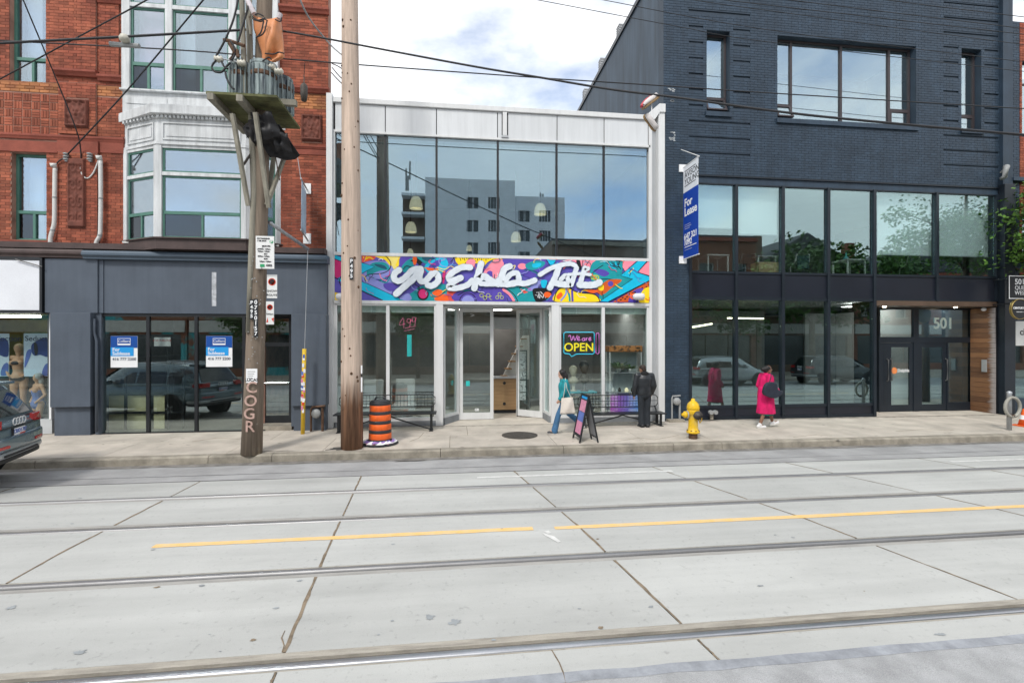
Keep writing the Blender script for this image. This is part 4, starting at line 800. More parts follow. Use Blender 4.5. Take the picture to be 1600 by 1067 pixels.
# ---- mural sign
ms = thing('mural_sign', 'long graffiti mural sign with raised white script lettering', 'sign', (1.3, YF-.03, ZB0)); yb0 = YF-.03
bx('board', M('mural_base', rgb(92,84,176), .5, var=.12, scale=3), ms, wx0+.02, X_(1013.3), yb0, YF+.1, ZB0+.002, ZB1-.002)
PAL = {k: M('mural_'+k, rgb(*v), .5, var=.06, scale=5, fine=.02) for k, v in dict(cyan=(0,186,222), teal=(12,150,158), deep=(18,84,108), pink=(252,142,160), mag=(214,40,118), orange=(246,98,30), yellow=(250,214,24), purple=(86,70,170), lilac=(140,146,214), black=(14,18,26), cream=(240,220,120), lime=(190,200,60), white=(222,224,228), rust=(206,88,30), red=(226,80,70)).items()}
layers = {k: MB() for k in PAL}; lay = [0]
def za(X, Y): return (520+X/6.154, 390+Y/6.154)
def zb(X, Y): return (770+X/6.154, 390+Y/6.154)
bz0, bz1, bx0_, bx1_ = ZB0+.004, ZB1-.004, wx0+.022, X_(1013.2)
def clampb(p): return (min(max(p.x,bx0_),bx1_), min(max(p.z,bz0),bz1))
def shp(fn, col, pts, smooth=4):
    lay[0] += 1; q = cat_rom(pts, smooth) if smooth else pts; w = [clampb(at(*fn(x,y), yb0)) for x,y in q]; k = lay[0]*.00016
    MB().prism(w, yb0-.0006-k, yb0-.0002-k).build('painted_shape', PAL[col], ms)
def strk(fn, col, pts, w, smooth=5, closed=False):
    lay[0] += 1; q = cat_rom(pts, smooth, closed) if smooth else list(pts)
    if closed: q.append(q[0])
    q = [Vector(clampb(at(*fn(x,y), yb0))) for x,y in q]; k = lay[0]*.00016; n = len(q); r = w/6.154*.0183/2; L_, R_ = [], []
    for i in range(n):
        d = q[min(i+1,n-1)]-q[max(i-1,0)]; d = d.normalized() if d.length else Vector((1,0)); nn_ = Vector((-d.y,d.x))*r; L_.append(q[i]+nn_); R_.append(q[i]-nn_)
    y = yb0-.0004-k
    MB().add([(p.x,y,p.y) for p in L_]+[(p.x,y,p.y) for p in R_], [(i,i+1,n+i+1,n+i) for i in range(n-1)]).build('painted_line', PAL[col], ms)
def ring(fn, col, c, r, w, sq=1.): strk(fn, col, [(c[0]+r*math.cos(a*.52),c[1]+r*sq*math.sin(a*.52)) for a in range(12)], w, 3, True)
def disc(fn, col, c, r, sq=1.): shp(fn, col, [(c[0]+r*math.cos(a*.7854),c[1]+r*sq*math.sin(a*.7854)) for a in range(8)], 3)
A, B = za, zb
shp(A,'lilac',[(290,140),(420,110),(570,140),(590,280),(540,460),(380,380),(285,290)]); shp(A,'teal',[(380,130),(500,125),(550,190),(450,205),(340,245),(330,200)]); shp(A,'deep',[(400,140),(490,150),(520,190),(440,170)])
shp(A,'red',[(278,55),(420,52),(400,95),(330,115),(278,125)],0); shp(A,'orange',[(300,58),(380,55),(350,100),(300,110)]); shp(A,'yellow',[(400,55),(540,52),(580,110),(560,160),(500,100),(440,80)]); shp(A,'cream',[(540,55),(660,55),(630,150),(590,190),(560,130)])
strk(A,'yellow',[(290,70),(320,90),(350,75),(390,95)],10); strk(A,'yellow',[(300,115),(330,60)],8); strk(A,'mag',[(310,60),(300,110)],8); strk(A,'black',[(500,55),(555,120),(545,190),(470,230),(350,240),(310,270),(315,310)],8); strk(A,'yellow',[(650,75),(615,160)],28)
shp(A,'mag',[(20,95),(92,110),(92,225),(60,265),(20,255)]); shp(A,'cyan',[(20,52),(92,78),(92,115),(20,88)],0); strk(A,'black',[(20,90),(92,118)],9,0); strk(A,'black',[(20,55),(92,60)],7,0); shp(A,'cyan',[(60,275),(92,265),(92,310),(50,300)],0); strk(A,'black',[(20,270),(92,300)],9,0); strk(A,'black',[(92,250),(62,300),(92,370)],9); shp(A,'yellow',[(20,410),(60,420),(92,460),(92,490),(20,490)],0)
shp(A,'teal',[(92,80),(275,60),(275,130),(92,120)],0); shp(A,'cyan',[(92,265),(275,310),(275,395),(92,310)],0); shp(A,'mag',[(92,120),(180,150),(150,240),(92,225)]); shp(A,'cyan',[(275,128),(400,165),(285,225),(272,225)],0); strk(A,'black',[(275,128),(400,165),(280,228)],11,0)
shp(A,'cyan',[(275,310),(330,330),(640,472),(640,492),(480,492),(275,395)],0); strk(A,'black',[(275,312),(330,330),(650,478)],11,0); strk(A,'black',[(275,395),(480,492)],10,0)
for i in range(7): strk(A,('teal','purple','deep')[i%3],[(330+i*22,250+i*9),(400+i*20,280+i*6),(470+i*16,300-i*12)],9)
shp(A,'purple',[(490,330),(560,320),(620,360),(560,400),(500,370)]); strk(A,'pink',[(450,230),(470,280),(520,300)],8); strk(A,'mag',[(500,260),(540,250),(550,200)],6)
shp(A,'purple',[(650,70),(800,65),(780,130),(700,150),(650,200)]); shp(A,'teal',[(660,170),(720,110),(780,130),(760,180),(690,220)]); strk(A,'black',[(690,210),(710,140),(790,95),(850,140)],40); strk(A,'teal',[(680,200),(700,130),(770,85)],16); shp(A,'orange',[(770,70),(808,72),(802,140),(775,142)],2)
shp(A,'teal',[(820,62),(1070,62),(1080,100),(920,140),(850,110)]); shp(A,'deep',[(860,75),(980,72),(960,110),(890,110)]); shp(A,'cyan',[(880,160),(960,100),(1070,80),(1110,140),(1060,220),(960,250),(900,210)]); shp(A,'purple',[(920,170),(990,110),(1040,100),(1010,170)]); strk(A,'lilac',[(900,180),(1000,120),(1080,90),(1000,60)],9); strk(A,'cream',[(1000,170),(1080,190),(1130,160),(1170,180)],8); ring(A,'lilac',(1090,110),70,7,.8)
shp(A,'orange',[(888,172),(1020,182),(1000,206),(915,202)],0); strk(A,'black',[(880,170),(940,200),(1020,206)],6); shp(A,'pink',[(1090,230),(1130,190),(1190,200),(1170,240),(1100,260)]); shp(A,'mag',[(1060,210),(1085,215),(1070,320),(1055,310)])
shp(A,'teal',[(640,480),(720,440),(780,400),(860,350),(1100,340),(1130,490),(660,495)]); shp(A,'lilac',[(640,470),(720,420),(760,470),(720,492)]); disc(A,'black',(868,430),56,1.05); disc(A,'mag',(868,425),44,1.05); shp(A,'orange',[(940,430),(1010,380),(1060,390),(1040,430),(980,460)]); shp(A,'orange',[(980,465),(1060,430),(1110,440),(1115,492),(1000,492)]); ring(A,'teal',(1010,415),62,16,.65); strk(A,'black',[(950,450),(1020,450),(1080,400)],6)
shp(A,'red',[(1100,400),(1190,410),(1170,490),(1120,490)]); shp(A,'purple',[(1190,410),(1420,400),(1600,370),(1600,495),(1180,495)]); ring(A,'teal',(1300,500),100,22); ring(A,'black',(1300,500),80,8); disc(A,'lilac',(1300,500),60); strk(A,'black',[(1200,440),(1300,400),(1430,420),(1480,495)],8); strk(A,'lilac',[(1230,480),(1380,470)],6)
for i in range(6): ring(A,'lime',(1430+i*32,440+(i%2)*24),17,5)
shp(A,'yellow',[(1190,62),(1540,62),(1500,110),(1440,130),(1300,140),(1230,170)]); 
for i in range(16): strk(A,'black',[(1200+i*21,66+(i%3)*6),(1212+i*20,95+(i%2)*14)],7,0)
shp(A,'pink',[(1280,130),(1320,90),(1370,110),(1350,170)]); strk(A,'black',[(1270,140),(1320,85),(1380,115)],6); strk(A,'yellow',[(1420,210),(1480,120),(1560,80)],14); shp(A,'pink',[(1440,250),(1500,150),(1560,100),(1600,95),(1600,290),(1540,260)]); disc(A,'purple',(1510,245),34,1.2); ring(A,'black',(1510,245),30,6,1.2); strk(A,'red',[(1560,250),(1580,330)],14)
shp(B,'pink',[(0,120),(40,90),(95,100),(100,170),(40,260),(0,270)]); strk(B,'yellow',[(0,110),(30,90),(90,85)],9); strk(B,'black',[(0,95),(95,95)],5,0)
shp(B,'purple',[(110,92),(520,95),(480,200),(420,290),(280,240),(170,180)]); disc(B,'pink',(282,162),42,.7); shp(B,'teal',[(310,150),(400,110),(500,120),(470,170),(360,200)]); shp(B,'cyan',[(380,140),(460,130),(450,165),(390,175)]); strk(B,'deep',[(300,195),(400,210),(440,240)],14); strk(B,'cream',[(185,160),(215,155),(200,190)],8); shp(B,'cyan',[(520,95),(605,95),(590,130),(555,158)],0); strk(B,'black',[(510,100),(560,155),(600,125)],6)
shp(B,'pink',[(640,120),(760,95),(1000,95),(960,180),(920,230),(860,170),(760,110)]); shp(B,'black',[(800,110),(835,105),(850,180),(830,190)]); strk(B,'black',[(930,105),(890,160)],6); strk(B,'red',[(950,160),(1000,150),(1080,190),(1120,240),(1050,230),(990,180)],10); shp(B,'teal',[(990,100),(1250,100),(1240,240),(1345,285),(1040,492),(1020,420),(930,250)]); shp(B,'purple',[(960,200),(1050,190),(1120,230),(1060,260)])
for i in range(9): strk(B,('cyan','deep','black')[i%3],[(1060+i*20,110+(i%2)*16),(1110+i*12,150),(1180+i*6,190-(i%4)*18)],9)
strk(B,'black',[(910,270),(1000,190),(1060,150)],7); ring(B,'lime',(980,268),38,10,.5); ring(B,'lime',(980,268),18,6,.5); strk(B,'black',[(1040,285),(1150,290),(1190,325),(1140,365),(1040,370)],8); shp(B,'rust',[(1040,340),(1120,290),(1240,295),(1140,370),(1060,430),(990,400)]); disc(B,'purple',(1130,330),26); shp(B,'yellow',[(1010,345),(1060,340),(1060,390),(1020,390)]); 
shp(B,'teal',[(130,375),(300,350),(430,370),(430,497),(220,497)]); shp(B,'red',[(260,375),(340,410),(300,425)],0); strk(B,'pink',[(90,380),(160,430),(205,497)],26); strk(B,'black',[(130,375),(200,430),(240,497)],8); shp(B,'purple',[(0,365),(70,370),(120,440),(110,497),(0,497)]); 
for i in range(4): ring(B,'lime',(20+i*22,430+(i%2)*30),15,5)
shp(B,'lilac',[(330,390),(420,300),(470,290),(450,350),(390,395)]); shp(B,'cyan',[(460,300),(520,300),(500,370),(470,360)]); strk(B,'black',[(430,295),(520,310),(490,375)],7); shp(B,'black',[(380,390),(440,370),(540,380),(560,440),(480,497),(410,497)])
for i in range(11): strk(B,'white',[(395+i*11,400+(i*37)%60),(425+i*9,390+(i*53)%80),(410+i*10,470-(i*29)%50)],5)
disc(B,'orange',(525,435),36,.8); shp(B,'purple',[(540,480),(585,400),(600,380),(580,497),(540,497)]); strk(B,'lime',[(560,495),(590,430)],8)
shp(B,'yellow',[(585,497),(600,420),(650,370),(720,365),(800,405),(870,425),(970,430),(1010,460),(1025,500),(800,505)]); shp(B,'orange',[(610,450),(650,410),(670,440),(630,480)]); strk(B,'lilac',[(705,375),(700,430),(650,495)],18); strk(B,'teal',[(715,380),(735,450),(738,500)],20); strk(B,'purple',[(760,390),(765,500)],22,0); strk(B,'black',[(585,497),(610,410),(660,368),(730,370),(810,410),(960,428),(1010,460),(1025,500)],9)
shp(B,'orange',[(870,390),(960,385),(1010,400),(960,420)]); strk(B,'rust',[(990,400),(1050,440)],12,0)
shp(B,'pink',[(1250,112),(1375,112),(1270,210),(1245,170)],0); shp(B,'pink',[(1478,120),(1515,120),(1515,250),(1395,218)],0)
shp(B,'rust',[(1515,305),(1150,505),(1340,505),(1515,400)],0); 
for i in range(26): disc(B,'black',(1190+(i*41)%310,490-((i*41)%310)*.5+(i%3)*13),6)
shp(B,'purple',[(1350,400),(1420,370),(1450,400),(1420,505),(1320,505),(1300,490)]); disc(B,'orange',(1345,445),34); shp(B,'yellow',[(1440,390),(1515,370),(1515,508),(1400,505)]); strk(B,'black',[(1330,420),(1370,410),(1340,450),(1380,455),(1375,480)],9)
bolt = [(1480,114),(1390,114),(1228,250),(1345,285),(1030,498),(1110,503),(1515,300),(1515,262),(1385,222)]
shp(B,'cyan',bolt,0); strk(B,'black',[(1390,114),(1228,250),(1345,285),(1028,500)],10,0); strk(B,'black',[(1480,114),(1385,222),(1515,255)],10,0); strk(B,'black',[(1515,302),(1110,503)],10,0)
rq = random.Random(17)
for i in range(95):      # loose spray line work over the whole board
    fn = A if rq.random() < .5 else B; cx_, cy_ = rq.uniform(290 if fn is A else 10, 1590 if fn is A else 1490), rq.uniform(75,480); pts = [(cx_,cy_)]; a_ = rq.uniform(0,6.28)
    for k in range(rq.randint(3,5)): a_ += rq.uniform(-1.1,1.1); l_ = rq.uniform(14,38); pts.append((pts[-1][0]+math.cos(a_)*l_, pts[-1][1]+math.sin(a_)*l_*.8))
    strk(fn, rq.choice(('black','black','black','lilac','white','teal','orange','yellow','mag','deep','cyan','purple')), pts, rq.choice((3.5,5,7)))
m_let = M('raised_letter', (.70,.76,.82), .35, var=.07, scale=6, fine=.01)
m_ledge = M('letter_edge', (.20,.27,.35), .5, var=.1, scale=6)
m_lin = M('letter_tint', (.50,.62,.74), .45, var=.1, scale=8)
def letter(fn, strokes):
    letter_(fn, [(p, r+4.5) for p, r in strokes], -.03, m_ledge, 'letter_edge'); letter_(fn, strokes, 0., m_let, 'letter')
def letter_(fn, strokes, dy, mat, nm):
    mb = MB()
    for si, (pts, r) in enumerate(strokes):
        q = [at(*fn(x,y), yb0) for x,y in pts]; q = cat_rom([(p.x,p.z) for p in q], 5, False); rr = r*.88/6.154*.0183; n = len(q); y1 = yb0-.075-dy-si*.0022
        for i, p in enumerate(q):           # rounded ribbon made of overlapping pillows
            pass
        L_, R_ = [], []; q = [Vector(p) for p in q]
        for i in range(n):
            d = (q[min(i+1,n-1)]-q[max(i-1,0)]).normalized(); nn_ = Vector((-d.y,d.x)); k = rr*(1+.06*math.sin(i*1.9+si)); L_.append(q[i]+nn_*k); R_.append(q[i]-nn_*k)
        d0 = (q[0]-q[1]).normalized(); d1 = (q[-1]-q[-2]).normalized()
        cap = lambda c, d: [c+Vector((d.x*math.cos(a)-d.y*math.sin(a), d.x*math.sin(a)+d.y*math.cos(a)))*rr for a in (1.0,.35,-.35,-1.0)]
        out = L_+cap(q[-1],d1)+R_[::-1]+cap(q[0],d0)
        # ribbon strip for concave safety
        vs = []; fs = []
        for i in range(n): vs += [(L_[i].x,y1,L_[i].y),(R_[i].x,y1,R_[i].y),(L_[i].x,yb0-.02,L_[i].y),(R_[i].x,yb0-.02,R_[i].y)]
        for i in range(n-1):
            a = 4*i; fs += [(a,a+4,a+5,a+1),(a,a+2,a+6,a+4),(a+1,a+5,a+7,a+3)]
        mb.add(vs, fs)
        for c, yo in ((q[0],-.0006),(q[-1],-.0009)): mb.lathe([(rr,yb0-.02),(rr*.99,y1+yo),(0,y1+yo)], (c.x,0,c.y), 16, 'Y')
    mb.build(nm, mat, ms)
letter(A,[([(640,200),(596,235),(595,285),(640,305),(700,270),(770,200),(840,188)],31),([(845,190),(790,270),(700,350),(612,428)],33)])
letter(A,[([(850,200),(835,290),(880,310),(925,270),(950,235)],31),([(950,240),(1000,235),(1015,300),(960,350),(915,345)],32)])
letter(A,[([(1320,175),(1240,175),(1150,225),(1115,275),(1150,300),(1230,275)],32),([(1200,290),(1130,340),(1120,370),(1200,372),(1290,345),(1340,300)],30)])
letter(A,[([(1425,140),(1400,230),(1375,310),(1360,375)],34)]); letter(A,[([(1390,300),(1450,260),(1500,290),(1560,320),(1600,300)],36),([(1420,330),(1500,335),(1590,330)],26)])
letter(B,[([(10,320),(60,330),(85,260),(110,190),(160,165)],34)]); letter(B,[([(70,330),(150,335),(230,320)],34),([(120,300),(170,240),(230,230),(250,290)],28)]); letter(B,[([(230,320),(300,330),(370,310),(400,298)],30)])
letter(B,[([(450,245),(540,190),(640,155),(740,140),(790,160)],24),([(630,170),(600,260),(565,330),(545,370)],32)]); letter(B,[([(590,320),(650,335),(720,340)],34),([(650,290),(700,250),(720,300)],24)]); letter(B,[([(800,180),(775,260),(750,340)],26),([(880,180),(855,260),(830,345)],26),([(720,245),(830,235),(930,245)],17)]); letter(B,[([(830,340),(900,345),(970,340),(1020,318)],36),([(890,200),(910,185)],22)])
for px, lab in ((535,'white rounded floodlight at the lower left corner of the mural'),(998,'white rounded floodlight at the lower right corner of the mural')):
    c = at(px,463.5,YF-.2); t = thing('floodlight', lab, 'light', c, group='sign floodlights'); m_fl = M('white_plastic',(.7,.7,.72),.4,var=.04)
    MB().lathe([(.0,-.17),(.06,-.165),(.095,-.1),(.105,.08),(.09,.15),(0,.17)],c,14,'X').build('housing', m_fl, t, smooth=True); MB().tube([c+Vector((0,.05,-.08)),c+Vector((-.03,.1,-.16)),c+Vector((0,.18,-.13))],.018,6).build('bracket', m_blk, t)
# ================================================================== DARK PAINTED BRICK BUILDING (right)
m_db = M('dark_painted_brick', (.0265,.047,.074), .5, var=.16, scale=1.6, bump=.3, bscale=50, attr='rnd', rnd=.11, fine=.05, streak=.22)
m_dbp = M('dark_painted_brick_piece', (.0265,.047,.074), .5, var=.16, scale=1.6, bump=.3, bscale=50, rnd=.11, fine=.05, streak=.22)
m_dm = M('dark_painted_mortar', (.026,.043,.065), .6, var=.15, scale=2)
m_dst = M('dark_stucco', (.042,.066,.095), .62, var=.30, scale=1.3, stretch=(1,2.2,.28), bump=.1, fine=.03, streak=.2)
m_df = M('dark_frame', (.012,.018,.026), .38, var=.15, scale=2)
m_dsp = M('dark_spandrel', (.014,.017,.026), .3, var=.15, scale=.7)
m_brz = M('bronze_frame', (.05,.04,.043), .45, var=.1)
g_sky = glass('upper_window_glass', (.8,.87,.9), .34, (.78,.91,.96), wob=.05)
g_off = glass('office_glass', (.88,.94,.94), .19, (.72,.92,.93), wob=.04)
db = thing('dark_building', 'dark blue grey painted brick building with wide glazed lower floors', 'building', (12, YF, .13))
DX0, DX1 = X_(1036.6), X_(1561); DT = 13.95
U = lambda px0,py0,px1,py1: (X_(px0),X_(px1),Z_((px0+px1)/2,py1),Z_((px0+px1)/2,py0))
n1 = (X_(1104),X_(1140),Z_(1122,176),Z_(1122,49)); wd = (X_(1214.5),X_(1431),Z_(1322,192),Z_(1322,64)); n3 = (X_(1502),X_(1533),Z_(1517,203),Z_(1517,77))
zt = (Z_(1080,277)+Z_(1558,292))/2; zbig = (X_(1077),X_(1559.5),ZPV-.2,zt)
ho = [n1, wd, n3, zbig]
gro = []; zg = Z_(1076,16); 
for k in range(-3, 10):
    z = zg-k*.475
    for (a, b, wn_) in ((1076,1172,n1),(1474,1560,n3)):
        if wn_[2]-.2 < z < wn_[3]+.12: gro += [(X_(a),wn_[0]-.11,z-.03,z+.025),(wn_[1]+.11,X_(b),z-.03,z+.025)]
        else: gro.append((X_(a),X_(b),z-.03,z+.025))
mb = MB(); wall_cut(mb, DX0, DX1, ZPV-.1, DT+.4, YF, YF+.03, ho+gro); wall_cut(mb, DX0, DX1, ZPV-.1, DT+.4, YF+.03, YF+.35, ho); mb.build('mortar_backing', m_dm, db)
ab = bricks(DX0, DX1, ZPV, DT+.4, ho+gro)
ab.sort(key=lambda b: (Vector(((b[0]+b[1])/2,YF,(b[2]+b[3])/2))-camp).length if b[1]-b[0] > .2 else 99)
bm_dk = piece_mesh(.215,.068,.007,'brick',m_dbp)
for a, b, c, d in ab[:290]: piece(bm_dk, db, (a+b)/2, YF-random.uniform(0,.002), (c+d)/2)
mb = MB()
for a, b, c, d in ab[290:]: mb.box(a, b, YF-.007-random.uniform(0,.003), YF+.004, c, d, a=random.random(), noback=True)
stuff(mb.build('brickwork', m_db, db, attr=True))
# party wall running back, with coping and chimneys
bx('party_wall', m_dst, db, DX0-.002, DX0+.4, YF+.352, YF+26, ZPV, DT); bx('coping', m_df, db, DX0-.06, DX0+.5, YF+.3, YF+26, DT, DT+.16)
mb = MB(); mb.box(DX0+.4,DX1,YF+9,YF+9.2,ZPV,DT); mb.box(DX1-.3,DX1,YF+.36,YF+9,zt+.05,DT); mb.box(DX1-.3,DX1,YF+.9,YF+9,ZPV,zt); mb.box(DX0+.4,DX1,YF+.36,YF+9,DT-.4,DT-.2); mb.build('shell', m_dm, db)
m_cp = M('pale_corrugated', (.36,.37,.38), .6, var=.12, scale=2)
for i, (pa, pb, ht) in enumerate(((964,968,.40),(936,939,.46),(911,913.5,.5),(892,894,.5))):
    def yat(px): d = ray(px, 100); return d[1]*DX0/d[0]
    y0, y1 = yat(pb), yat(pa); ch_ = MB(); nc = 9
    for k in range(nc): z = DT+.16+ht*k/nc; ch_.box(DX0-.02-(k%2)*.02, DX0+.9, y0+(k%2)*.02, y1-(k%2)*.02, z, z+ht/nc)
    ch_.build('roof_vent', m_cp, db)
# upper windows
def upwin(r, cols, awn, nm='window'):
    x0, x1, z0, z1 = r; d0 = YF+.2; f = MB(); t_ = .05
    f.box(x0,x0+t_,d0,d0+.08,z0,z1); f.box(x1-t_,x1,d0,d0+.08,z0,z1); f.box(x0+t_,x1-t_,d0,d0+.08,z1-t_,z1); f.box(x0+t_,x1-t_,d0,d0+.08,z0,z0+t_)
    for c in cols: f.box(c-.035,c+.035,d0-.004,d0+.08,z0+t_,z1-t_)
    w = f.build(nm, m_brz, db); ed = [x0+t_]+list(cols)+[x1-t_]
    for i, (a, b) in enumerate(zip(ed, ed[1:])):
        a2, b2 = a+(.035 if i else 0), b-(.035 if i < len(ed)-2 else 0); zz = z0+t_
        if i in awn:
            h, op = awn[i]; zz = z0+t_+h; bx('sash_rail', m_brz, w, a2, b2, d0-.003, d0+.08, zz-.03, zz+.03)
            T = Matrix.Translation((0,d0+.02,zz-.03)) @ Matrix.Rotation(-op,4,'X'); s = MB(); s.T = T; hh = h-.03
            s.box(a2,a2+.05,-.03,.03,-hh,0); s.box(b2-.05,b2,-.03,.03,-hh,0); s.box(a2+.05,b2-.05,-.03,.03,-.05,0); s.box(a2+.05,b2-.05,-.03,.03,-hh,-hh+.05); sa = s.build('awning_sash', m_brz, w)
            s = MB(); s.T = T; s.box(a2+.05,b2-.05,-.005,.005,-hh+.05,-.05); s.build('pane', g_sky, w); zz += .03
        bx('pane', g_sky, w, a2, b2, d0+.04, d0+.05, zz, z1-t_)
    bx('sill', m_dbp, db, x0-.05, x1+.05, YF-.07, YF+.2, z0-.14, z0-.002); bx('room_back', m_room, db, x0-.3, x1+.3, YF+2.2, YF+2.3, z0-.5, z1+.5); bx('room_ceiling', m_roomw, db, x0-.3, x1+.3, YF+.36, YF+2.2, z1+.1, z1+.15)
upwin(n1, [], {0: (.47,R(24))}); upwin(wd, [X_(1243),X_(1322),X_(1398)], {0: (.48,R(24)), 3: (.55,0)}); upwin(n3, [], {0: (.5,0)})
# whitewashed scuffs on the brick by the corner
m_scf = M('flaked_paint', (.45,.48,.5), .8, var=.3, scale=12)
for (px, py, w, h) in ((1050,141,.2,.09),(1049,158,.18,.03),(1052,212,.16,.22),(1050,218,.1,.12)):
    for k in range(9):
        c = at(px+random.uniform(-4,4), py+random.uniform(-5,5)*h/.2); bx('flaked_patch', m_scf, db, c.x-w*.2*random.random()-.02, c.x+.02, YF-.0125, YF-.006, c.z-.012, c.z+.014)
# glazed lower floors
zh = (Z_(1080,287)+Z_(1558,303))/2; zsl = (Z_(1080,426)+Z_(1559,433))/2; zsp = Z_(1080,466); zbs = Z_(1080,637); 
bx('flashing', m_df, db, X_(1070), X_(1566), YF-.05, YF+.1, zt-.02, zt+.02); bx('head_beam', m_dbp, db, X_(1077), X_(1559.5), YF+.0, YF+.3, zh+.005, zt-.022)
ux = [1078.5,1150.5,1223.5,1294.5,1366.5,1464,1557.5]; gx = [1078.5,1150.5,1223.5,1294.5,1366.5]
def mull(p, z0, z1, w=.045, d=.03): bx('mullion', m_df, db, X_(p)-w, X_(p)+w, YF-d, YF+.14, z0, z1)
for p in ux: mull(p, zsp, zh)
for p in gx: mull(p, ZPV, zsp-.002)
for a, b in zip(ux, ux[1:]):
    x0, x1 = X_(a)+.046, X_(b)-.046
    bx('pane', g_off, db, x0, x1, YF+.05, YF+.062, zsl+.04, zh-.03); bx('rail', m_df, db, x0, x1, YF+.0, YF+.12, zsl-.03, zsl+.04); bx('rail', m_df, db, x0, x1, YF+.0, YF+.12, zh-.03, zh+.004); bx('spandrel_panel', m_dsp, db, x0, x1, YF+.03, YF+.12, zsp+.06, zsl-.031); bx('rail', m_df, db, x0, x1, YF+.0, YF+.13, zsp-.005, zsp+.059)
for a, b in zip(gx, gx[1:]):
    x0, x1 = X_(a)+.046, X_(b)-.046
    bx('pane', g_off, db, x0, x1, YF+.05, YF+.062, zbs+.05, zsp-.04); bx('rail', m_df, db, x0, x1, YF+.0, YF+.12, zbs-.03, zbs+.05); bx('rail', m_df, db, x0, x1, YF+.001, YF+.12, zsp-.04, zsp-.006); bx('base_panel', m_dsp, db, x0, x1, YF+.03, YF+.14, ZPV+.09, zbs-.031); bx('base_rail', m_df, db, x0, x1, YF-.01, YF+.12, ZPV-.02, ZPV+.089)
bx('end_column', m_df, db, X_(1559.5)-.002, X_(1576), YF-.2, YF+.3, ZPV-.02, zt+.1, .01); bx('end_pilaster', m_dbp, db, X_(1561)-.002, X_(1576), YF-.12, YF+.3, zt+.102, DT)
# floors, ceilings, back walls
m_pal = M('office_wall', (.68,.69,.68), .85, var=.05); m_ofl = M('office_floor', (.25,.25,.26), .5, var=.1)
ix0, ix1 = DX0+.42, DX1-.32
bx('office_floor', m_ofl, db, ix0, ix1, YF+.15, YF+9, zsl-.35, zsl-.2); bx('office_ceiling', m_pal, db, ix0, ix1, YF+.15, YF+9, zh+.1, zh+.16); bx('office_back', m_pal, db, ix0, ix1, YF+6.5, YF+6.6, zsl-.2, zh+.1)
bx('lobby_floor', m_ofl, db, ix0, ix1, YF+.15, YF+9, ZPV-.1, ZPV-.0); bx('lobby_ceiling', M('grey_ceiling',(.4,.4,.4),.9), db, ix0, ix1, YF+.3, YF+9, zsp+.1, zsp+.2); bx('lobby_back', M('lobby_wall',(.28,.30,.30),.8), db, ix0, X_(1368), YF+5.5, YF+5.6, ZPV, zsp)
m_bl = M('roller_blind', (.72,.75,.75), .85, var=.03, scale=.6)
for a, b, py0, py1, lab in ((1081,1146,289,356,'pale roller blind half drawn in the first office window beside the banner'),(1154,1214,289,366,'pale roller blind in the second office window'),(1371,1455,298,398,'pale roller blind in the wide fifth office window'),(1468,1551,302,400,'pale roller blind in the last office window at right')):
    yb_ = YF+.3; t = thing('roller_blind', lab, 'blind', (X_(a,yb_),yb_,Z_(a,py1,yb_)), group='office roller blinds'); bx('fabric', m_bl, t, X_(a,yb_), X_(b,yb_), yb_, yb_+.004, Z_((a+b)/2,py1,yb_), zh-.02); bx('bottom_bar', m_alug, t, X_(a,yb_), X_(b,yb_), yb_-.012, yb_+.016, Z_((a+b)/2,py1,yb_)-.03, Z_((a+b)/2,py1,yb_)-.001)
    MB().tube([(X_(a,yb_),yb_+.03,zh+.02),(X_(b,yb_),yb_+.03,zh+.02)],.035,10).build('roller', m_alug, t)
g_led = glow('led_white',(.95,1,.95),7.); g_ledw = glow('led_warm',(1,.92,.6),6.)
for i, (p, q, Y0, Y1, mt, lab) in enumerate((((1312,316),(1352,308),17.,19.,g_led,'slanting strip light on the office ceiling behind the fourth window'),((1235,300),(1290,302),16.5,16.5,g_led,'strip light along the office ceiling behind the third window'),((1137,497),(1193,498),17,17,g_ledw,'warm strip light across the second ground floor window'),((1083,511),(1112,506),15.,17.,g_ledw,'warm slanting strip light in the ground floor corner window'))):
    a, b = at(*p,Y0), at(*q,Y1); t = thing('strip_light', lab, 'light', (a+b)/2, group='office strip lights'); MB().bar(a,b,.05,.04).build('diffuser', mt, t); MB().bar(a+Vector((0,0,.05)),b+Vector((0,0,.05)),.07,.04).build('housing', m_alug, t)
# office furniture glimpsed through the glass
def desk(px, py, pw, Yd, lab):
    z = Z_(px,py,Yd); x0, x1 = X_(px-pw/2,Yd), X_(px+pw/2,Yd); t = thing('office_desk', lab, 'desk', ((x0+x1)/2,Yd,zsl-.2), group='office desks'); bx('top', m_pot, t, x0, x1, Yd-.3, Yd+.4, z-.03, z)
    for xx in (x0+.02,x1-.06): 
        for yy in (Yd-.28,Yd+.34): bx('leg', m_pot, t, xx, xx+.04, yy, yy+.04, zsl-.2, z-.031)
    return t
desk(1115,400,34,14.9,'white desk behind the first office window'); desk(1190,402,30,14.9,'white desk with a box under the second office window'); desk(1328,407,30,14.8,'small white table behind the fourth office window')
tag(MB().lathe([(.09,0),(.08,.06),(.03,.1),(.02,.22),(0,.23)],at(1322,405.5,14.8),12).build('glass_vase', M('teal_glass',(.1,.35,.36),.15), smooth=True), 'small teal vase on the white table behind the fourth window', 'vase')
tag(bx('cardboard_box', M('cardboard',(.42,.29,.16),.8,var=.1), None, X_(1180,14.5), X_(1211,14.5), 14.3, 14.75, zsl-.2, Z_(1195,411,14.5)), 'brown cardboard box at the foot of the second office window', 'box')
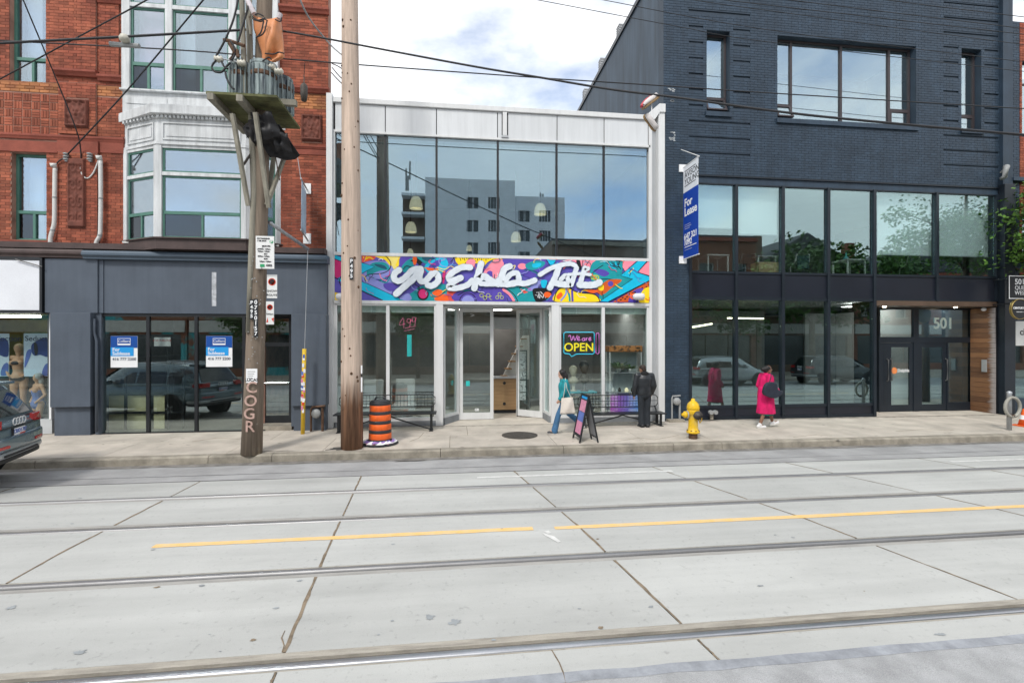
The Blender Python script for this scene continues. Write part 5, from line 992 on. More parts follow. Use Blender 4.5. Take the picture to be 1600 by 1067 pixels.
def ochair(px, lab):
    Yd = 15.2; x = X_(px,Yd); zf_ = zsl-.2; t = thing('office_chair', lab, 'chair', (x,Yd,zf_), group='office chairs'); MB().box(x-.24,x+.24,Yd-.22,Yd+.24,zf_+.42,zf_+.49).build('seat', m_blk, t, bevel=.02); MB().box(x-.22,x+.22,Yd-.26,Yd-.22,zf_+.55,zf_+1.0).build('backrest', M('mesh_teal',(.03,.06,.07),.7), t, bevel=.015)
    for s in (-1,1): MB().tube([(x+s*.22,Yd-.24,zf_+1.05),(x+s*.25,Yd-.2,zf_+.8),(x+s*.24,Yd+.05,zf_+.66),(x+s*.22,Yd+.1,zf_+.45)],.018,6).build('arm', m_pot, t)
    MB().tube([(x,Yd,zf_),(x,Yd,zf_+.42)],.03,8).build('stem', steel, t)
ochair(1163,'black mesh chair with white arms in the second office window'); ochair(1247,'black mesh chair with white arms in the third office window'); ochair(1418,'black mesh chair with white arms under the blind of the fifth window')
# entrance recess
YE = 14.62; ex0, ex1 = X_(1368.5), X_(1558); 
bx('soffit', M('bronze_soffit',(.10,.065,.045),.5), db, ex0, ex1, YF+.0, YE+.1, zsp-.16, zsp-.008); bx('recess_floor', m_walk, db, ex0, ex1, YF-.04, YE+.1, ZPV-.05, ZPV+.012); bx('recess_side', m_df, db, ex0-.02, ex0+.04, YF+.14, YE, ZPV+.013, zsp-.161)
for px in (1382,1493): tag(MB().lathe([(.0,0),(.05,0),(.05,.02)],(X_(px,14.2),14.2,zsp-.182),12).build('downlight', glow('downlight',(1,.85,.6),25.)), ('left' if px < 1400 else 'right')+' small round downlight in the entrance soffit', 'light', 'entrance downlights')
E_ = lambda px: X_(px, YE); EZ = lambda px, py: Z_(px, py, YE)
f = MB(); ze1 = zsp-.165; zt0, zt1 = EZ(1445,534), EZ(1445,528)
for a, b in ((1372,1374),(1426,1434),(1516,1523)): f.box(E_(a),E_(b),YE-.04,YE+.06,ZPV+.013,ze1)
for a, b in ((1374,1426),(1434,1516)): f.box(E_(a),E_(b),YE-.038,YE+.06,zt0-.03,zt1+.03); f.box(E_(a),E_(b),YE-.038,YE+.06,ze1-.06,ze1)
f.box(E_(1478),E_(1480.5),YE-.037,YE+.06,ZPV+.3,zt0-.03); f.box(E_(1478),E_(1516),YE-.036,YE+.06,ZPV+.013,ZPV+.3); f.build('entrance_frame', m_df, db)
bx('transom_pane', g_off, db, E_(1374), E_(1426), YE, YE+.012, zt1+.03, ze1-.06); bx('transom_pane', g_off, db, E_(1434), E_(1516), YE, YE+.012, zt1+.03, ze1-.06); bx('side_pane', g_off, db, E_(1480.5), E_(1516), YE, YE+.012, ZPV+.3, zt0-.03)
def edoor(a, b, hx, nm='door'):
    f = MB(); z0, z1 = ZPV+.02, zt0-.033; s = .14; x0, x1 = E_(a), E_(b); f.box(x0,x0+s,YE-.02,YE+.03,z0,z1); f.box(x1-s,x1,YE-.02,YE+.03,z0,z1); f.box(x0+s,x1-s,YE-.02,YE+.03,z1-.15,z1); f.box(x0+s,x1-s,YE-.02,YE+.03,z0,z0+.22); d = f.build(nm, m_df, db); bx('pane', g_off, d, x0+s, x1-s, YE, YE+.012, z0+.22, z1-.15)
    xh = E_(hx); MB().tube([(xh,YE-.03,EZ(1400,595)),(xh,YE-.09,EZ(1400,595)+.03),(xh,YE-.09,EZ(1400,562)),(xh,YE-.03,EZ(1400,562)+.03)],.018,8).build('pull_handle', steel, d); return d
d1 = edoor(1386,1426,1390); edoor(1434,1478,1476); d0 = edoor(1374,1386,1384.5)
MB().lathe([(0,-.006),(.11,-.006),(.11,0)],(E_(1397),YE-.004,EZ(1397,579)),20,'Y').build('logo_disc', M('logo_orange',(.75,.25,.08),.6), d1); text('Delphia', .15, m_pw, d1, (E_(1402),YE-.008,EZ(1410,579)), align='LEFT', bold=.003)
m_fro = M('frosted_vinyl', (.55,.66,.64), .7, var=.05)
text('501', .52, m_fro, db, (E_(1474),YE-.008,EZ(1475,506)), bold=.012, name='number_501')
lc = thing('lobby_light', 'bright ceiling light in the lobby behind the 501 transom', 'light', (E_(1475),YF+1.6,zsp-.2)); bx('diffuser', MATS['ceiling_panel'], lc, E_(1440), E_(1512), YF+1.3, YF+2.0, zsp-.03, zsp-.01)
lc = thing('lobby_light', 'bright ceiling light behind the left entrance door', 'light', (E_(1400),YF+2.2,zsp-.2)); bx('diffuser', MATS['ceiling_panel'], lc, E_(1380), E_(1424), YF+1.8, YF+2.6, zsp-.03, zsp-.01)
bx('lobby_side', m_pal, db, E_(1430), E_(1434), YE+.1, YF+5, ZPV, ze1); bx('lobby_rear', m_pal, db, E_(1430), E_(1523), YF+2.6, YF+2.7, ZPV, ze1); bx('lobby_rear', MATS['lobby_wall'], db, E_(1372), E_(1429), YF+4.2, YF+4.3, ZPV, ze1)
yl = YF+2.55; bx('intercom', m_mgrey, db, X_(1490,yl), X_(1505,yl), yl, yl+.05, Z_(1498,560,yl), Z_(1498,550,yl)); tag(bx('notice_board', m_blk, None, X_(1487,yl), X_(1502,yl), yl-.02, yl+.04, Z_(1494,597,yl), Z_(1494,584,yl)), 'small black notice on the lobby wall behind the right side pane', 'notice'); tag(MB().box(X_(1484,yl),X_(1504,yl),yl-.3,yl,ZPV,Z_(1494,614,yl)).build('waste_bin', M('bin_brown',(.09,.075,.07),.6), bevel=.02), 'brown waste bin standing in the lobby behind the right side pane', 'bin')
# timber boards lining the right of the recess
m_board = bpy.data.materials.new('weathered_board'); m_board.use_nodes = True; t_ = m_board.node_tree; b_ = t_.nodes['Principled BSDF']; b_.inputs['Roughness'].default_value = .65; oi = N(t_,'ShaderNodeObjectInfo'); r_ = N(t_,'ShaderNodeValToRGB'); r_.color_ramp.elements[0].color = (.07,.03,.015,1); r_.color_ramp.elements[1].color = (.24,.115,.05,1); c_ = N(t_,'ShaderNodeTexCoord'); sp = N(t_,'ShaderNodeSeparateXYZ'); nz_ = N(t_,'ShaderNodeTexNoise', Scale=3., Detail=4.); mp_ = N(t_,'ShaderNodeMapping'); mp_.inputs['Scale'].default_value = (6,1.2,9); t_.links.new(c_.outputs['Object'],mp_.inputs[0]); t_.links.new(mp_.outputs[0],nz_.inputs['Vector'])
ad_ = N(t_,'ShaderNodeMath',operation='ADD'); t_.links.new(oi.outputs['Random'],ad_.inputs[0]); t_.links.new(nz_.outputs[0],ad_.inputs[1]); ad2 = N(t_,'ShaderNodeMath',operation='MULTIPLY_ADD'); ad2.inputs[1].default_value = .75; ad2.inputs[2].default_value = -.15; t_.links.new(ad_.outputs[0],ad2.inputs[0]); t_.links.new(ad2.outputs[0],r_.inputs[0])
t_.links.new(c_.outputs['Object'],sp.inputs[0]); mr_ = N(t_,'ShaderNodeMapRange'); mr_.inputs[1].default_value = 14.02; mr_.inputs[2].default_value = 13.88; a3 = N(t_,'ShaderNodeMath',operation='MULTIPLY_ADD'); a3.inputs[1].default_value = .35; t_.links.new(nz_.outputs[0],a3.inputs[0]); t_.links.new(sp.outputs[1],a3.inputs[2]); sb = N(t_,'ShaderNodeMath',operation='SUBTRACT'); sb.inputs[1].default_value = .17; t_.links.new(a3.outputs[0],sb.inputs[0]); t_.links.new(sb.outputs[0],mr_.inputs[0]); mm_ = N(t_,'ShaderNodeMixRGB'); mm_.inputs[2].default_value = (.33,.30,.29,1); t_.links.new(mr_.outputs[0],mm_.inputs[0]); t_.links.new(r_.outputs[0],mm_.inputs[1]); t_.links.new(mm_.outputs[0],b_.inputs['Base Color'])
zz = ZPV+.02; h_ = .165
while zz+h_ < zsp-.17: bx('timber_board', m_board, db, ex1-.05-random.uniform(0,.008), ex1, YF+.02, YE-.04, zz, zz+h_-.008); zz += h_
bx('timber_backing', m_blk, db, ex1-.02, ex1+.02, YF+.005, YE-.02, ZPV, zsp-.165)
bx('door_intercom', m_mgrey, db, ex1-.09, ex1-.06, X_(0,1)*0+14.05, 14.2, Z_(1540,581,14.1), Z_(1540,562,14.1)); MB().ell((ex1-.25,14.0,zsp-.24),(.07,.07,.06)).build('security_camera', m_fl, db, smooth=True)
# service meter and standpipes at the left corner
gm2 = thing('water_meter', 'grey meter with two pipes against the dark brick corner', 'meter', (X_(1056),YF-.2,ZPV)); ym = YF-.16
MB().lathe([(0,-.08),(.1,-.08),(.115,-.03),(.115,.04),(0,.06)],at(1057,627,ym),16,'Y').build('meter_body', m_mgrey, gm2, smooth=True); MB().tube([at(1050,660,ym),at(1050,622,ym),at(1051,619,ym),at(1063,618,ym)],.025,8).build('pipe', m_mgrey, gm2); MB().tube([at(1062,660,ym),at(1062,630,ym)],.03,8).build('pipe', m_mgrey, gm2); bx('base', m_kerb, gm2, X_(1044,ym), X_(1068,ym), ym-.1, YF-.02, ZPV-.02, ZPV+.07)
sp_ = thing('siamese_valve', 'pale twin hose connection at the foot of the dark glazing', 'valve', at(1112,656,YF-.1)); q = at(1112,645,YF-.12); MB().tube([q+Vector((0,0,-.2)),q],.05,10).build('riser', m_kerb, sp_)
for s in (-1,1): MB().lathe([(.05,0),(.065,-.06),(.065,-.13),(0,-.13)],q+Vector((s*.07,0,.03)),12,'Y').build('hose_cap', m_mgrey, sp_)
# leasing banner on the corner
lb = thing('lease_banner', 'tall blue and white For Lease banner hung out from the dark corner', 'banner', at(1066,340,YF-.1)); bxx = X_(1067); by0 = YF-.02
m_bb = M('banner_blue', rgb(10,62,160), .6, var=.06, scale=2); m_bw = M('banner_white', (.72,.75,.8), .6, var=.04)
# the banner stands square to the wall, running out over the pavement
def onX(px, py, X=bxx): d = ray(px,py); t = X/d[0]; return Vector((X, d[1]*t, HC+d[2]*t))
x_n = X_(1067); yo = 13.80-.06
def px_y(px): d = ray(px,300); return d[1]*x_n/d[0]
ya = YF-.1; yb2 = px_y(1091); za = Z_(1067,265,YF-.1)
def bpt(px, py): d = ray(px,py); t = x_n/d[0]; return (x_n, d[1]*t, HC+d[2]*t)
T0 = bpt(1068,263)[2]; T1 = bpt(1068,303)[2]; T2 = bpt(1068,405)[2]; y0b, y1b = bpt(1068,300)[1], bpt(1091,300)[1]
bx('white_panel', m_bw, lb, x_n-.006, x_n+.006, y1b, y0b, T1, T0); bx('blue_panel', m_bb, lb, x_n-.006, x_n+.006, y1b, y0b, T2, T1-.002)
wB = y0b-y1b; rotB = (R(90),0,R(-90)); xb = x_n-.009
def btxt(s, u, z, size, mat, bold=0., al='LEFT'): text(s, size, mat, lb, (xb, y0b-u*wB, z), rot=rotB, align=al, bold=bold)
h1 = T0-T1; h2 = T1-T2
btxt('AVISON', .1, T0-.36*h1, .27*wB, m_blk); btxt('YOUNG', .1, T0-.62*h1, .27*wB, m_blk); btxt('For', .08, T1-.17*h2, .38*wB, m_pw, .008); btxt('Lease', .08, T1-.31*h2, .38*wB, m_pw, .008); btxt('647 321', .06, T1-.68*h2, .27*wB, m_pw, .006); btxt('1092', .06, T1-.77*h2, .27*wB, m_pw, .006)
for zz_, tk, u in ((T0-.2*h1,.02,.85),(T0-.78*h1,.02,.85),(T1-.84*h2,.022,.9),(T1-.50*h2,.008,.5),(T1-.53*h2,.008,.55),(T1-.56*h2,.008,.45),(T1-.88*h2,.008,.6)): bx('printed_rule', m_blk if zz_ > T1 else m_pw, lb, xb-.001, xb+.001, y0b-u*wB, y0b-.1*wB, zz_, zz_+tk)
for zz_ in (T0+.01, T2-.01): MB().tube([(x_n,YF-.01,zz_),(x_n,y1b-.05,zz_)],.018,8).build('banner_arm', m_alu, lb); bx('arm_bracket', m_pw, lb, x_n-.13, x_n+.1, YF-.04, YF-.008, zz_-.12, zz_+.1)
MB().tube([(x_n,y1b-.03,T0+.02),at(1064,234,YF-.02)],.012,6).build('stay', m_alu, lb)
# next building at the right edge: dark painted pier, red brick above, shop window
nb = thing('corner_shop', 'red brick neighbour with dark painted pier at the right edge', 'building', (19.5, YF, .13)); rx0, rx1 = X_(1576)+.01, 26.
mb = MB(); wall_cut(mb, rx0, rx1, ZPV-.1, 13., YF, YF+.35, [(X_(1584),25,ZPV+.5,Z_(1590,510)),(X_(1596),X_(1640),Z_(1590,395),Z_(1590,330)),(X_(1596),X_(1640),Z_(1590,212),Z_(1590,95))]); mb.build('wall', m_dm, nb)
mb = MB()
for a, b, c, d in bricks(X_(1593), rx1, Z_(1590,440), 13., [(X_(1596),X_(1640),Z_(1590,395),Z_(1590,330)),(X_(1596),X_(1640),Z_(1590,212),Z_(1590,95))]): mb.box(a,b,YF-.02-random.uniform(0,.004),YF+.004,c,d,a=random.random(),noback=True)
stuff(mb.build('brickwork', m_rb, nb, attr=True))
mb = MB()
for a, b, c, d in bricks(rx0, X_(1593)-.01, ZPV, 13., [(X_(1584),25,ZPV+.5,Z_(1590,510))]): mb.box(a,b,YF-.008-random.uniform(0,.003),YF+.004,c,d,a=random.random(),noback=True)
stuff(mb.build('brickwork', m_db, nb, attr=True))
bx('pane', g_off, nb, X_(1584), 25, YF+.1, YF+.11, ZPV+.5, Z_(1590,510)); bx('pane', g_sky, nb, X_(1596), X_(1640), YF+.1, YF+.11, Z_(1590,395), Z_(1590,330)); bx('pane', g_sky, nb, X_(1596), X_(1640), YF+.1, YF+.11, Z_(1590,212), Z_(1590,95)); bx('window_bar', m_df, nb, X_(1596), X_(1640), YF+.08, YF+.12, Z_(1590,131), Z_(1590,128)); bx('shop_sign', m_pal, nb, X_(1584), 25, YF-.06, YF, Z_(1592,540), Z_(1592,502)); bx('room_back', m_room, nb, rx0, 26, YF+3, YF+3.1, ZPV, 13.)
bx('cornice', m_dbp, nb, rx0, rx1, YF-.15, YF+.02, Z_(1590,285), Z_(1590,279), .01); bx('cornice', m_dbp, nb, rx0, rx1, YF-.12, YF+.02, Z_(1590,420), Z_(1590,411), .01)
for k_, (c0, c1) in enumerate(((1585,1600),)): text('citi', .3, m_blk, nb, (X_(1590),YF-.062,Z_(1592,519)), align='LEFT', bold=.006)
ys = YF-.75; bs = thing('address_sign', 'black rectangular blade sign with white 501 QUEEN WEST lettering', 'sign', at(1594,448,ys)); x0, x1, z0, z1 = rc(1576.5,431,1612,467,ys)
bx('panel', m_blk, bs, x0, x1, ys, ys+.06, z0, z1); f = MB(); f.box(x0,x1,ys-.004,ys-.001,z1-.02,z1); f.box(x0,x1,ys-.004,ys-.001,z0,z0+.02); f.box(x0,x0+.02,ys-.004,ys-.001,z0+.02,z1-.02); f.box(x1-.02,x1,ys-.004,ys-.001,z0+.02,z1-.02); f.build('border', m_pw, bs)
hh = z1-z0; text('501', .34*hh, m_pw, bs, (x0+.25*(x1-x0),ys-.004,z1-.27*hh), align='LEFT', bold=.004); text('QUEEN', .24*hh, m_pw, bs, (x0+.25*(x1-x0),ys-.004,z1-.53*hh), align='LEFT'); text('WEST', .24*hh, m_pw, bs, (x0+.25*(x1-x0),ys-.004,z1-.75*hh), align='LEFT'); MB().tube([((x0+x1)/2,ys+.06,z1-.05),((x0+x1)/2,YF,z1-.05)],.02,8).build('arm', m_blk, bs)
rs = thing('round_sign', 'round black sign with gold rim and white CENTURY 21 lettering', 'sign', at(1593.5,483,ys)); c = at(1593.5,483,ys); rr = 16.5*ys/FPX/.89
MB().lathe([(rr,.05),(rr,-.01),(rr*.94,-.02),(rr*.93,-.005)],(c.x,c.y,c.z),36,'Y').build('rim', M('gold_rim',(.45,.33,.12),.35,metal=.8), rs); MB().lathe([(rr*.93,.04),(rr*.93,-.006),(0,-.007)],(c.x,c.y,c.z),36,'Y').build('face', m_blk, rs); text('CENTURY 21', .25*rr*1.05, m_pw, rs, (c.x,c.y-.01,c.z+.03), bold=.003); text('REGAL REALTY', .12*rr, m_pw, rs, (c.x,c.y-.01,c.z-.09)); MB().tube([(c.x,c.y+.05,c.z+rr*.6),(c.x,YF,c.z+rr*.6)],.02,8).build('arm', m_blk, rs)
wl = thing('wall_lamp', 'grey hooded wall lamp on the dark end column', 'lamp', at(1569,270,YF-.25)); c = at(1569,268,YF-.3); MB().tube([c+Vector((.02,.1,-.2)),c+Vector((.0,-.02,-.18)),c+Vector((-.02,-.05,0)),c+Vector((.04,-.03,.13)),c+Vector((.16,.08,.16))],[.06,.07,.08,.09,.05],10).build('hood', m_mgrey, wl, smooth=True); MB().tube([c+Vector((.16,.08,.16)),c+Vector((.2,.25,.05))],.03,8).build('arm', m_mgrey, wl)
# ================================================================== POLES, WIRES, STREET FURNITURE
def wood_pole(name, c_top, c_mid, c_bot, zc, zw, knots):
    m = bpy.data.materials.new(name); m.use_nodes = True; t = m.node_tree; b = t.nodes['Principled BSDF']; b.inputs['Roughness'].default_value = .85; l = t.links.new
    c = N(t,'ShaderNodeTexCoord'); mp_ = N(t,'ShaderNodeMapping'); mp_.inputs['Scale'].default_value = (9,9,.55); l(c.outputs['Object'],mp_.inputs[0]); n1 = N(t,'ShaderNodeTexNoise',Scale=1.6,Detail=8.,Roughness=.65); l(mp_.outputs[0],n1.inputs['Vector'])
    r1 = N(t,'ShaderNodeValToRGB'); e = r1.color_ramp.elements; e[0].position = .3; e[1].position = .7; e[0].color = tuple(v*.62 for v in c_top)+(1,); e[1].color = tuple(v*1.18 for v in c_top)+(1,); l(n1.outputs[0],r1.inputs[0])
    r2 = N(t,'ShaderNodeValToRGB'); e = r2.color_ramp.elements; e[0].position = .3; e[1].position = .7; e[0].color = tuple(v*.5 for v in c_bot)+(1,); e[1].color = tuple(v*1.3 for v in c_mid)+(1,); l(n1.outputs[0],r2.inputs[0])
    s = N(t,'ShaderNodeSeparateXYZ'); l(c.outputs['Object'],s.inputs[0]); n2 = N(t,'ShaderNodeTexNoise',Scale=3.,Detail=4.); l(mp_.outputs[0],n2.inputs['Vector']); ma = N(t,'ShaderNodeMath',operation='MULTIPLY_ADD'); ma.inputs[1].default_value = zw; l(n2.outputs[0],ma.inputs[0]); l(s.outputs[2],ma.inputs[2]); mr = N(t,'ShaderNodeMapRange'); mr.inputs[1].default_value = zc; mr.inputs[2].default_value = zc+zw*.8; l(ma.outputs[0],mr.inputs[0])
    mx_ = N(t,'ShaderNodeMixRGB'); l(mr.outputs[0],mx_.inputs[0]); l(r2.outputs[0],mx_.inputs[1]); l(r1.outputs[0],mx_.inputs[2]); l(mx_.outputs[0],b.inputs['Base Color'])
    bp = N(t,'ShaderNodeBump',Strength=.5,Distance=.01); l(n1.outputs[0],bp.inputs['Height']); l(bp.outputs[0],b.inputs['Normal']); return m
m_newp = wood_pole('new_pole_wood', (.56,.44,.355), (.26,.135,.075), (.085,.043,.028), 1.45, .75, 1)
m_oldp = wood_pole('old_pole_wood', (.21,.165,.125), (.34,.28,.21), (.2,.16,.115), .25, .9, 1)
m_galv = M('galvanised', (.42,.44,.46), .45, metal=.5, var=.12, scale=6); m_greyw = M('grey_timber', (.25,.235,.19), .85, var=.25, scale=2.5, stretch=(6,6,.5), bump=.4); m_moss = M('mossy_timber', (.11,.115,.05), .9, var=.4, scale=3, bump=.5); m_cable = M('black_cable', (.018,.019,.022), .55); m_tank = M('peeling_tank', (.30,.36,.36), .6, col2=(.05,.065,.08), scale=2.2, stretch=(5,5,.55), lo=.45, hi=.62, bump=.2)
m_porc = M('porcelain', (.55,.53,.45), .35, var=.1); m_knot = M('pole_knot', (.10,.055,.03), .85, var=.2)
# ---- new pole
np_ = thing('utility_pole', 'pale new wooden utility pole with reddish foot before the white building', 'utility pole', (-2.3,11.35,zs(11.35)))
YP = 11.35; axis = [(550,700),(549.5,560),(549,400),(548,200),(546.5,0),(545.5,-200)]; rad = [.245,.232,.218,.198,.18,.165]
MB().tube([at(px,py,YP) for px,py in axis], rad, 28).build('pole_shaft', m_newp, np_, smooth=True)
rk = random.Random(4)
for i in range(34):
    py = rk.uniform(10,640); k = py/700; cx = 546.5+3.5*k; r = (.18+.065*k); c = at(cx,py,YP); th = rk.uniform(-1.2,1.2); p = c+Vector((math.sin(th)*r*.985, -math.cos(th)*r*.985, 0)); s = rk.uniform(.014,.032)
    MB().ell(p, (s,s,s*1.15), 8, 6).build('knot', m_knot, np_, smooth=True)
def pole_label(par, s, px, py0, py1, Y, wpx=5.5, col=m_pw):
    c0, c1 = at(px,py1,Y), at(px,py0,Y); w = wpx*Y/FPX/2; bx('number_strip', m_blk, par, c0.x-w, c0.x+w, Y-.012, Y, c0.z, c1.z); n = len(s); h = (c1.z-c0.z)/(n+.4)
    for i, ch in enumerate(s): text(ch, h*1.05, col, par, (c0.x,Y-.014,c1.z-h*(i+.7)), bold=.003)
pole_label(np_, 'P495', 549.3, 403, 437, YP-.222)
for (py, h, dx) in ((598,28,.15),(660,0,.2),(580,18,.17)):
    if h: c = at(565,py,YP-.14); MB().cbox(c,(.03,.02,h*.0146)).build('paper_scrap', m_pw, np_)
# ---- old pole with transformer platform
YO = 11.11; op = thing('old_utility_pole', 'weathered old utility pole leaning right with transformer platform and street signs', 'utility pole', (-4.37,YO,zs(YO)))
axo = [(393,709),(397,600),(401,480),(405.5,330),(409,180),(412,60),(415,-60),(418,-200)]; ro = [.215,.195,.182,.17,.164,.158,.152,.148]
MB().tube([at(px,py,YO) for px,py in axo], ro, 24).build('pole_shaft', m_oldp, op, smooth=True)
MB().tube([at(387.5,520,YO-.16),at(393,400,YO-.15),at(397,300,YO-.14),at(392,160,YO-.15),at(388,-30,YO-.16)], [.05,.07,.07,.066,.066], 8).build('cable_guard', m_greyw, op, smooth=True)
for pts, r in (([(377,-40),(379,40),(383,150),(386,172)],.055),([(396,12),(388,28),(392,55)],.03)): MB().tube([at(x,y,YO-.35) for x,y in pts], r, 8).build('timber_strut', m_greyw, op)
# platform
zp = Z_(390,166,YO-.3); Yp0, Yp1 = YO-.75, YO+.75
m_black = M('black_tarp', (.012,.012,.014), .55, var=.3, bump=.3, bscale=20)
for k in range(7):
    y0 = Yp0+k*(Yp1-Yp0)/7; bx('platform_plank', m_moss, op, X_(349,YO), X_(452,YO), y0+.006, y0+(Yp1-Yp0)/7-.006, zp, zp+.05)
for px in (357,399): MB().bar((X_(px,YO),Yp0-.05,zp-.07),(X_(px,YO),Yp1+.1,zp-.07),.12,.13).build('platform_beam', m_greyw, op)
MB().bar((X_(345,YO),YO-.28,zp+.12),(X_(470,YO),YO-.28,zp+.12),.1,.12).build('cross_arm', m_greyw, op)
for (p, q, Y0, Y1) in (((363,178),(388,322),YO-.6,YO-.2),((399,176),(420,325),YO-.6,YO-.15),((443,250),(417,320),YO+.3,YO-.1),((430,230),(420,300),YO+.5,YO+.1)): MB().bar(at(*p,Y0),at(*q,Y1),.085,.06).build('brace', m_greyw, op)
MB().bar(at(398,232,YO-.1),at(380,258,YO-.3),.04,.04).build('brace', m_iron, op); MB().tube([at(427,225,YO),at(437,282,YO)],.012,6).build('rod', m_rust, op)
def cloth(name, mat, par, P, nu=14, nv=14, amp=.05, seed=0, smooth=True):
    rr = random.Random(seed); ph = [rr.uniform(0,6) for _ in range(6)]; vs = []; a, b, c, d = [Vector(p) for p in P]
    for i in range(nv+1):
        for k in range(nu+1):
            u, v = k/nu, i/nv; p = (a*(1-u)+b*u)*(1-v)+(d*(1-u)+c*u)*v
            p = p+Vector((0,-1,0))*amp*(math.sin(5*u+3*v+ph[0])+.6*math.sin(9*v-4*u+ph[1])+.4*math.sin(13*u+ph[2]))+Vector((0,0,1))*amp*.4*math.sin(7*u+ph[3])
            vs.append(p)
    w = nu+1; fs = [(i*w+k,i*w+k+1,(i+1)*w+k+1,(i+1)*w+k) for i in range(nv) for k in range(nu)]
    o = MB().add(vs, fs).build(name, mat, par, smooth=smooth); s = o.modifiers.new('thickness','SOLIDIFY'); s.thickness = .008; return o
tp = thing('black_tarp', 'torn black tarpaulin sagging under the transformer platform', 'tarpaulin', at(420,215,YO))
cloth('sheet', m_black, tp, [at(386,188,YO-.45),at(436,196,YO-.35),at(470,246,YO+.15),at(424,250,YO-.05)], amp=.07, seed=2); cloth('flap', m_black, tp, [at(377,196,YO-.2),at(402,186,YO-.5),at(398,228,YO-.2),at(386,216,YO-.1)], amp=.05, seed=5); cloth('flap', m_black, tp, [at(424,205,YO-.5),at(450,208,YO-.3),at(456,238,YO-.1),at(430,236,YO-.3)], amp=.05, seed=9)
cloth('flap', m_black, tp, [at(390,176,YO-.5),at(425,178,YO-.5),at(440,215,YO-.4),at(396,222,YO-.4)], amp=.06, seed=12)
# tanks
tr = thing('transformer', 'two grey peeling transformer tanks standing on the pole platform', 'transformer', (X_(400,YO),YO-.3,zp+.05))
def tank(px, Y, w, pyt, nm):
    c = at(px,150,Y); r = w/2*Y/FPX; z1 = Z_(px,pyt,Y); mb = MB(); mb.lathe([(r*.96,zp+.05),(r,zp+.09),(r,z1-.1),(r*1.04,z1-.09),(r*1.04,z1-.03),(r*.8,z1),(0,z1+.02)],(c.x,Y,0),20); o = mb.build(nm, m_tank, tr, smooth=True); autosmooth(o)
    f = MB()
    for k in range(16):
        a = k*math.pi/8; f.cbox((c.x+math.cos(a)*r*1.03,Y+math.sin(a)*r*1.03,(zp+z1)/2),(.06,.018,(z1-zp)*.72),rz=a)
    f.build('cooling_fins', m_tank, o); MB().lathe([(r*1.02,z1-.34),(r*1.07,z1-.32),(r*1.07,z1-.26),(r*1.02,z1-.24)],(c.x,Y,0),20).build('band', m_rust, o)
tank(412,YO-.35,36,100,'tank'); tank(440,YO+.3,30,122,'tank'); tank(376,YO-.25,26,98,'tank')
for (px, py) in ((342,93),(378,99),(424,105),(436,112)):
    c = at(px,py,YO-.5); MB().lathe([(.03,-.09),(.07,-.07),(.045,-.04),(.075,-.01),(.045,.02),(.07,.05),(.03,.08)],c,12,'X').build('insulator', m_porc, tr, smooth=True)
MB().tube([at(336,90,YO-.5),at(384,100,YO-.5)],.014,6).build('bus_bar', m_galv, tr)
for pts in ([(373,-5),(365,30),(352,62),(338,88)],[(388,10),(376,52),(371,68)],[(338,94),(331,104),(335,112),(346,113),(354,104),(360,98)],[(352,112),(354,122),(360,134),(366,140)],[(346,96),(350,104),(356,108)],[(360,64),(368,80),(362,95)]): MB().tube([Vector(p) for p in cat_rom([tuple(at(x,y,YO-.52)) for x,y in pts],4,False)],.02,8).build('jumper_cable', m_cable, tr, smooth=True)
for pts in ([(349,63),(358,64),(370,68),(382,72)],[(358,68),(366,82),(360,94)],[(370,78),(372,90)]): MB().tube([at(x,y,YO-.5) for x,y in pts],.035,6).build('cutout_switch', m_rust, tr)
# orange rubber blanket wrapped on the line
ob = thing('orange_blanket', 'orange rubber line blanket tied round the pole top with black straps', 'blanket', at(420,60,YO-.4)); m_orr = M('orange_rubber', (.60,.235,.095), .5, var=.1, scale=3); 
vs = []; nu, nv = 22, 20; Lr = [(396,24),(397,45),(403,62),(408,78),(410,86),(410,98)]; Rr = [(438,26),(440,45),(442,62),(443,78),(444,90),(430,97)]
for i in range(nv+1):
    v = i/nv*5; k = min(int(v),4); t_ = v-k; a = Vector(Lr[k]).lerp(Vector(Lr[k+1]),t_); b = Vector(Rr[k]).lerp(Vector(Rr[k+1]),t_)
    for q in range(nu+1):
        u = q/nu; p = a.lerp(b,u); bulge = math.sin(math.pi*u)**.7*.26*(.75+.3*math.sin(i/nv*5))+.05*math.sin(u*9+i*.4)-.07*math.exp(-((u-.55)/.12)**2)*math.exp(-((i/nv-.55)/.3)**2); dy = 6*math.sin(math.pi*u)*(1-i/nv)**2
        vs.append(at(p.x,p.y+dy,YO-.28-bulge))
w = nu+1; o = MB().add(vs,[(i*w+k,i*w+k+1,(i+1)*w+k+1,(i+1)*w+k) for i in range(nv) for k in range(nu)]).build('blanket_sheet', m_orr, ob, smooth=True); o.modifiers.new('thickness','SOLIDIFY').thickness = .012
for pts in ([(395,27),(403,32),(412,30),(418,33)],[(396,31),(408,34),(414,28)],[(400,60),(408,50),(412,33)],[(402,58),(412,52),(417,34)],[(430,31),(438,34),(440,28)],[(414,84),(428,85),(436,82),(444,84)],[(410,96),(420,90),(424,94)],[(398,24),(404,22),(412,26)]): MB().tube([Vector(p) for p in cat_rom([tuple(at(x,y,YO-.62)) for x,y in pts],4,False)],.013,6).build('strap', m_cable, ob)
MB().tube([at(384,-5,YO-.4),at(392,12,YO-.5),at(397,22,YO-.5)],.05,8).build('tied_corner', M('pale_sheet',(.55,.5,.52),.7), ob); MB().tube([at(438,22,YO-.5),at(436,30,YO-.5)],.05,8).build('tied_corner', MATS['pale_sheet'], ob)
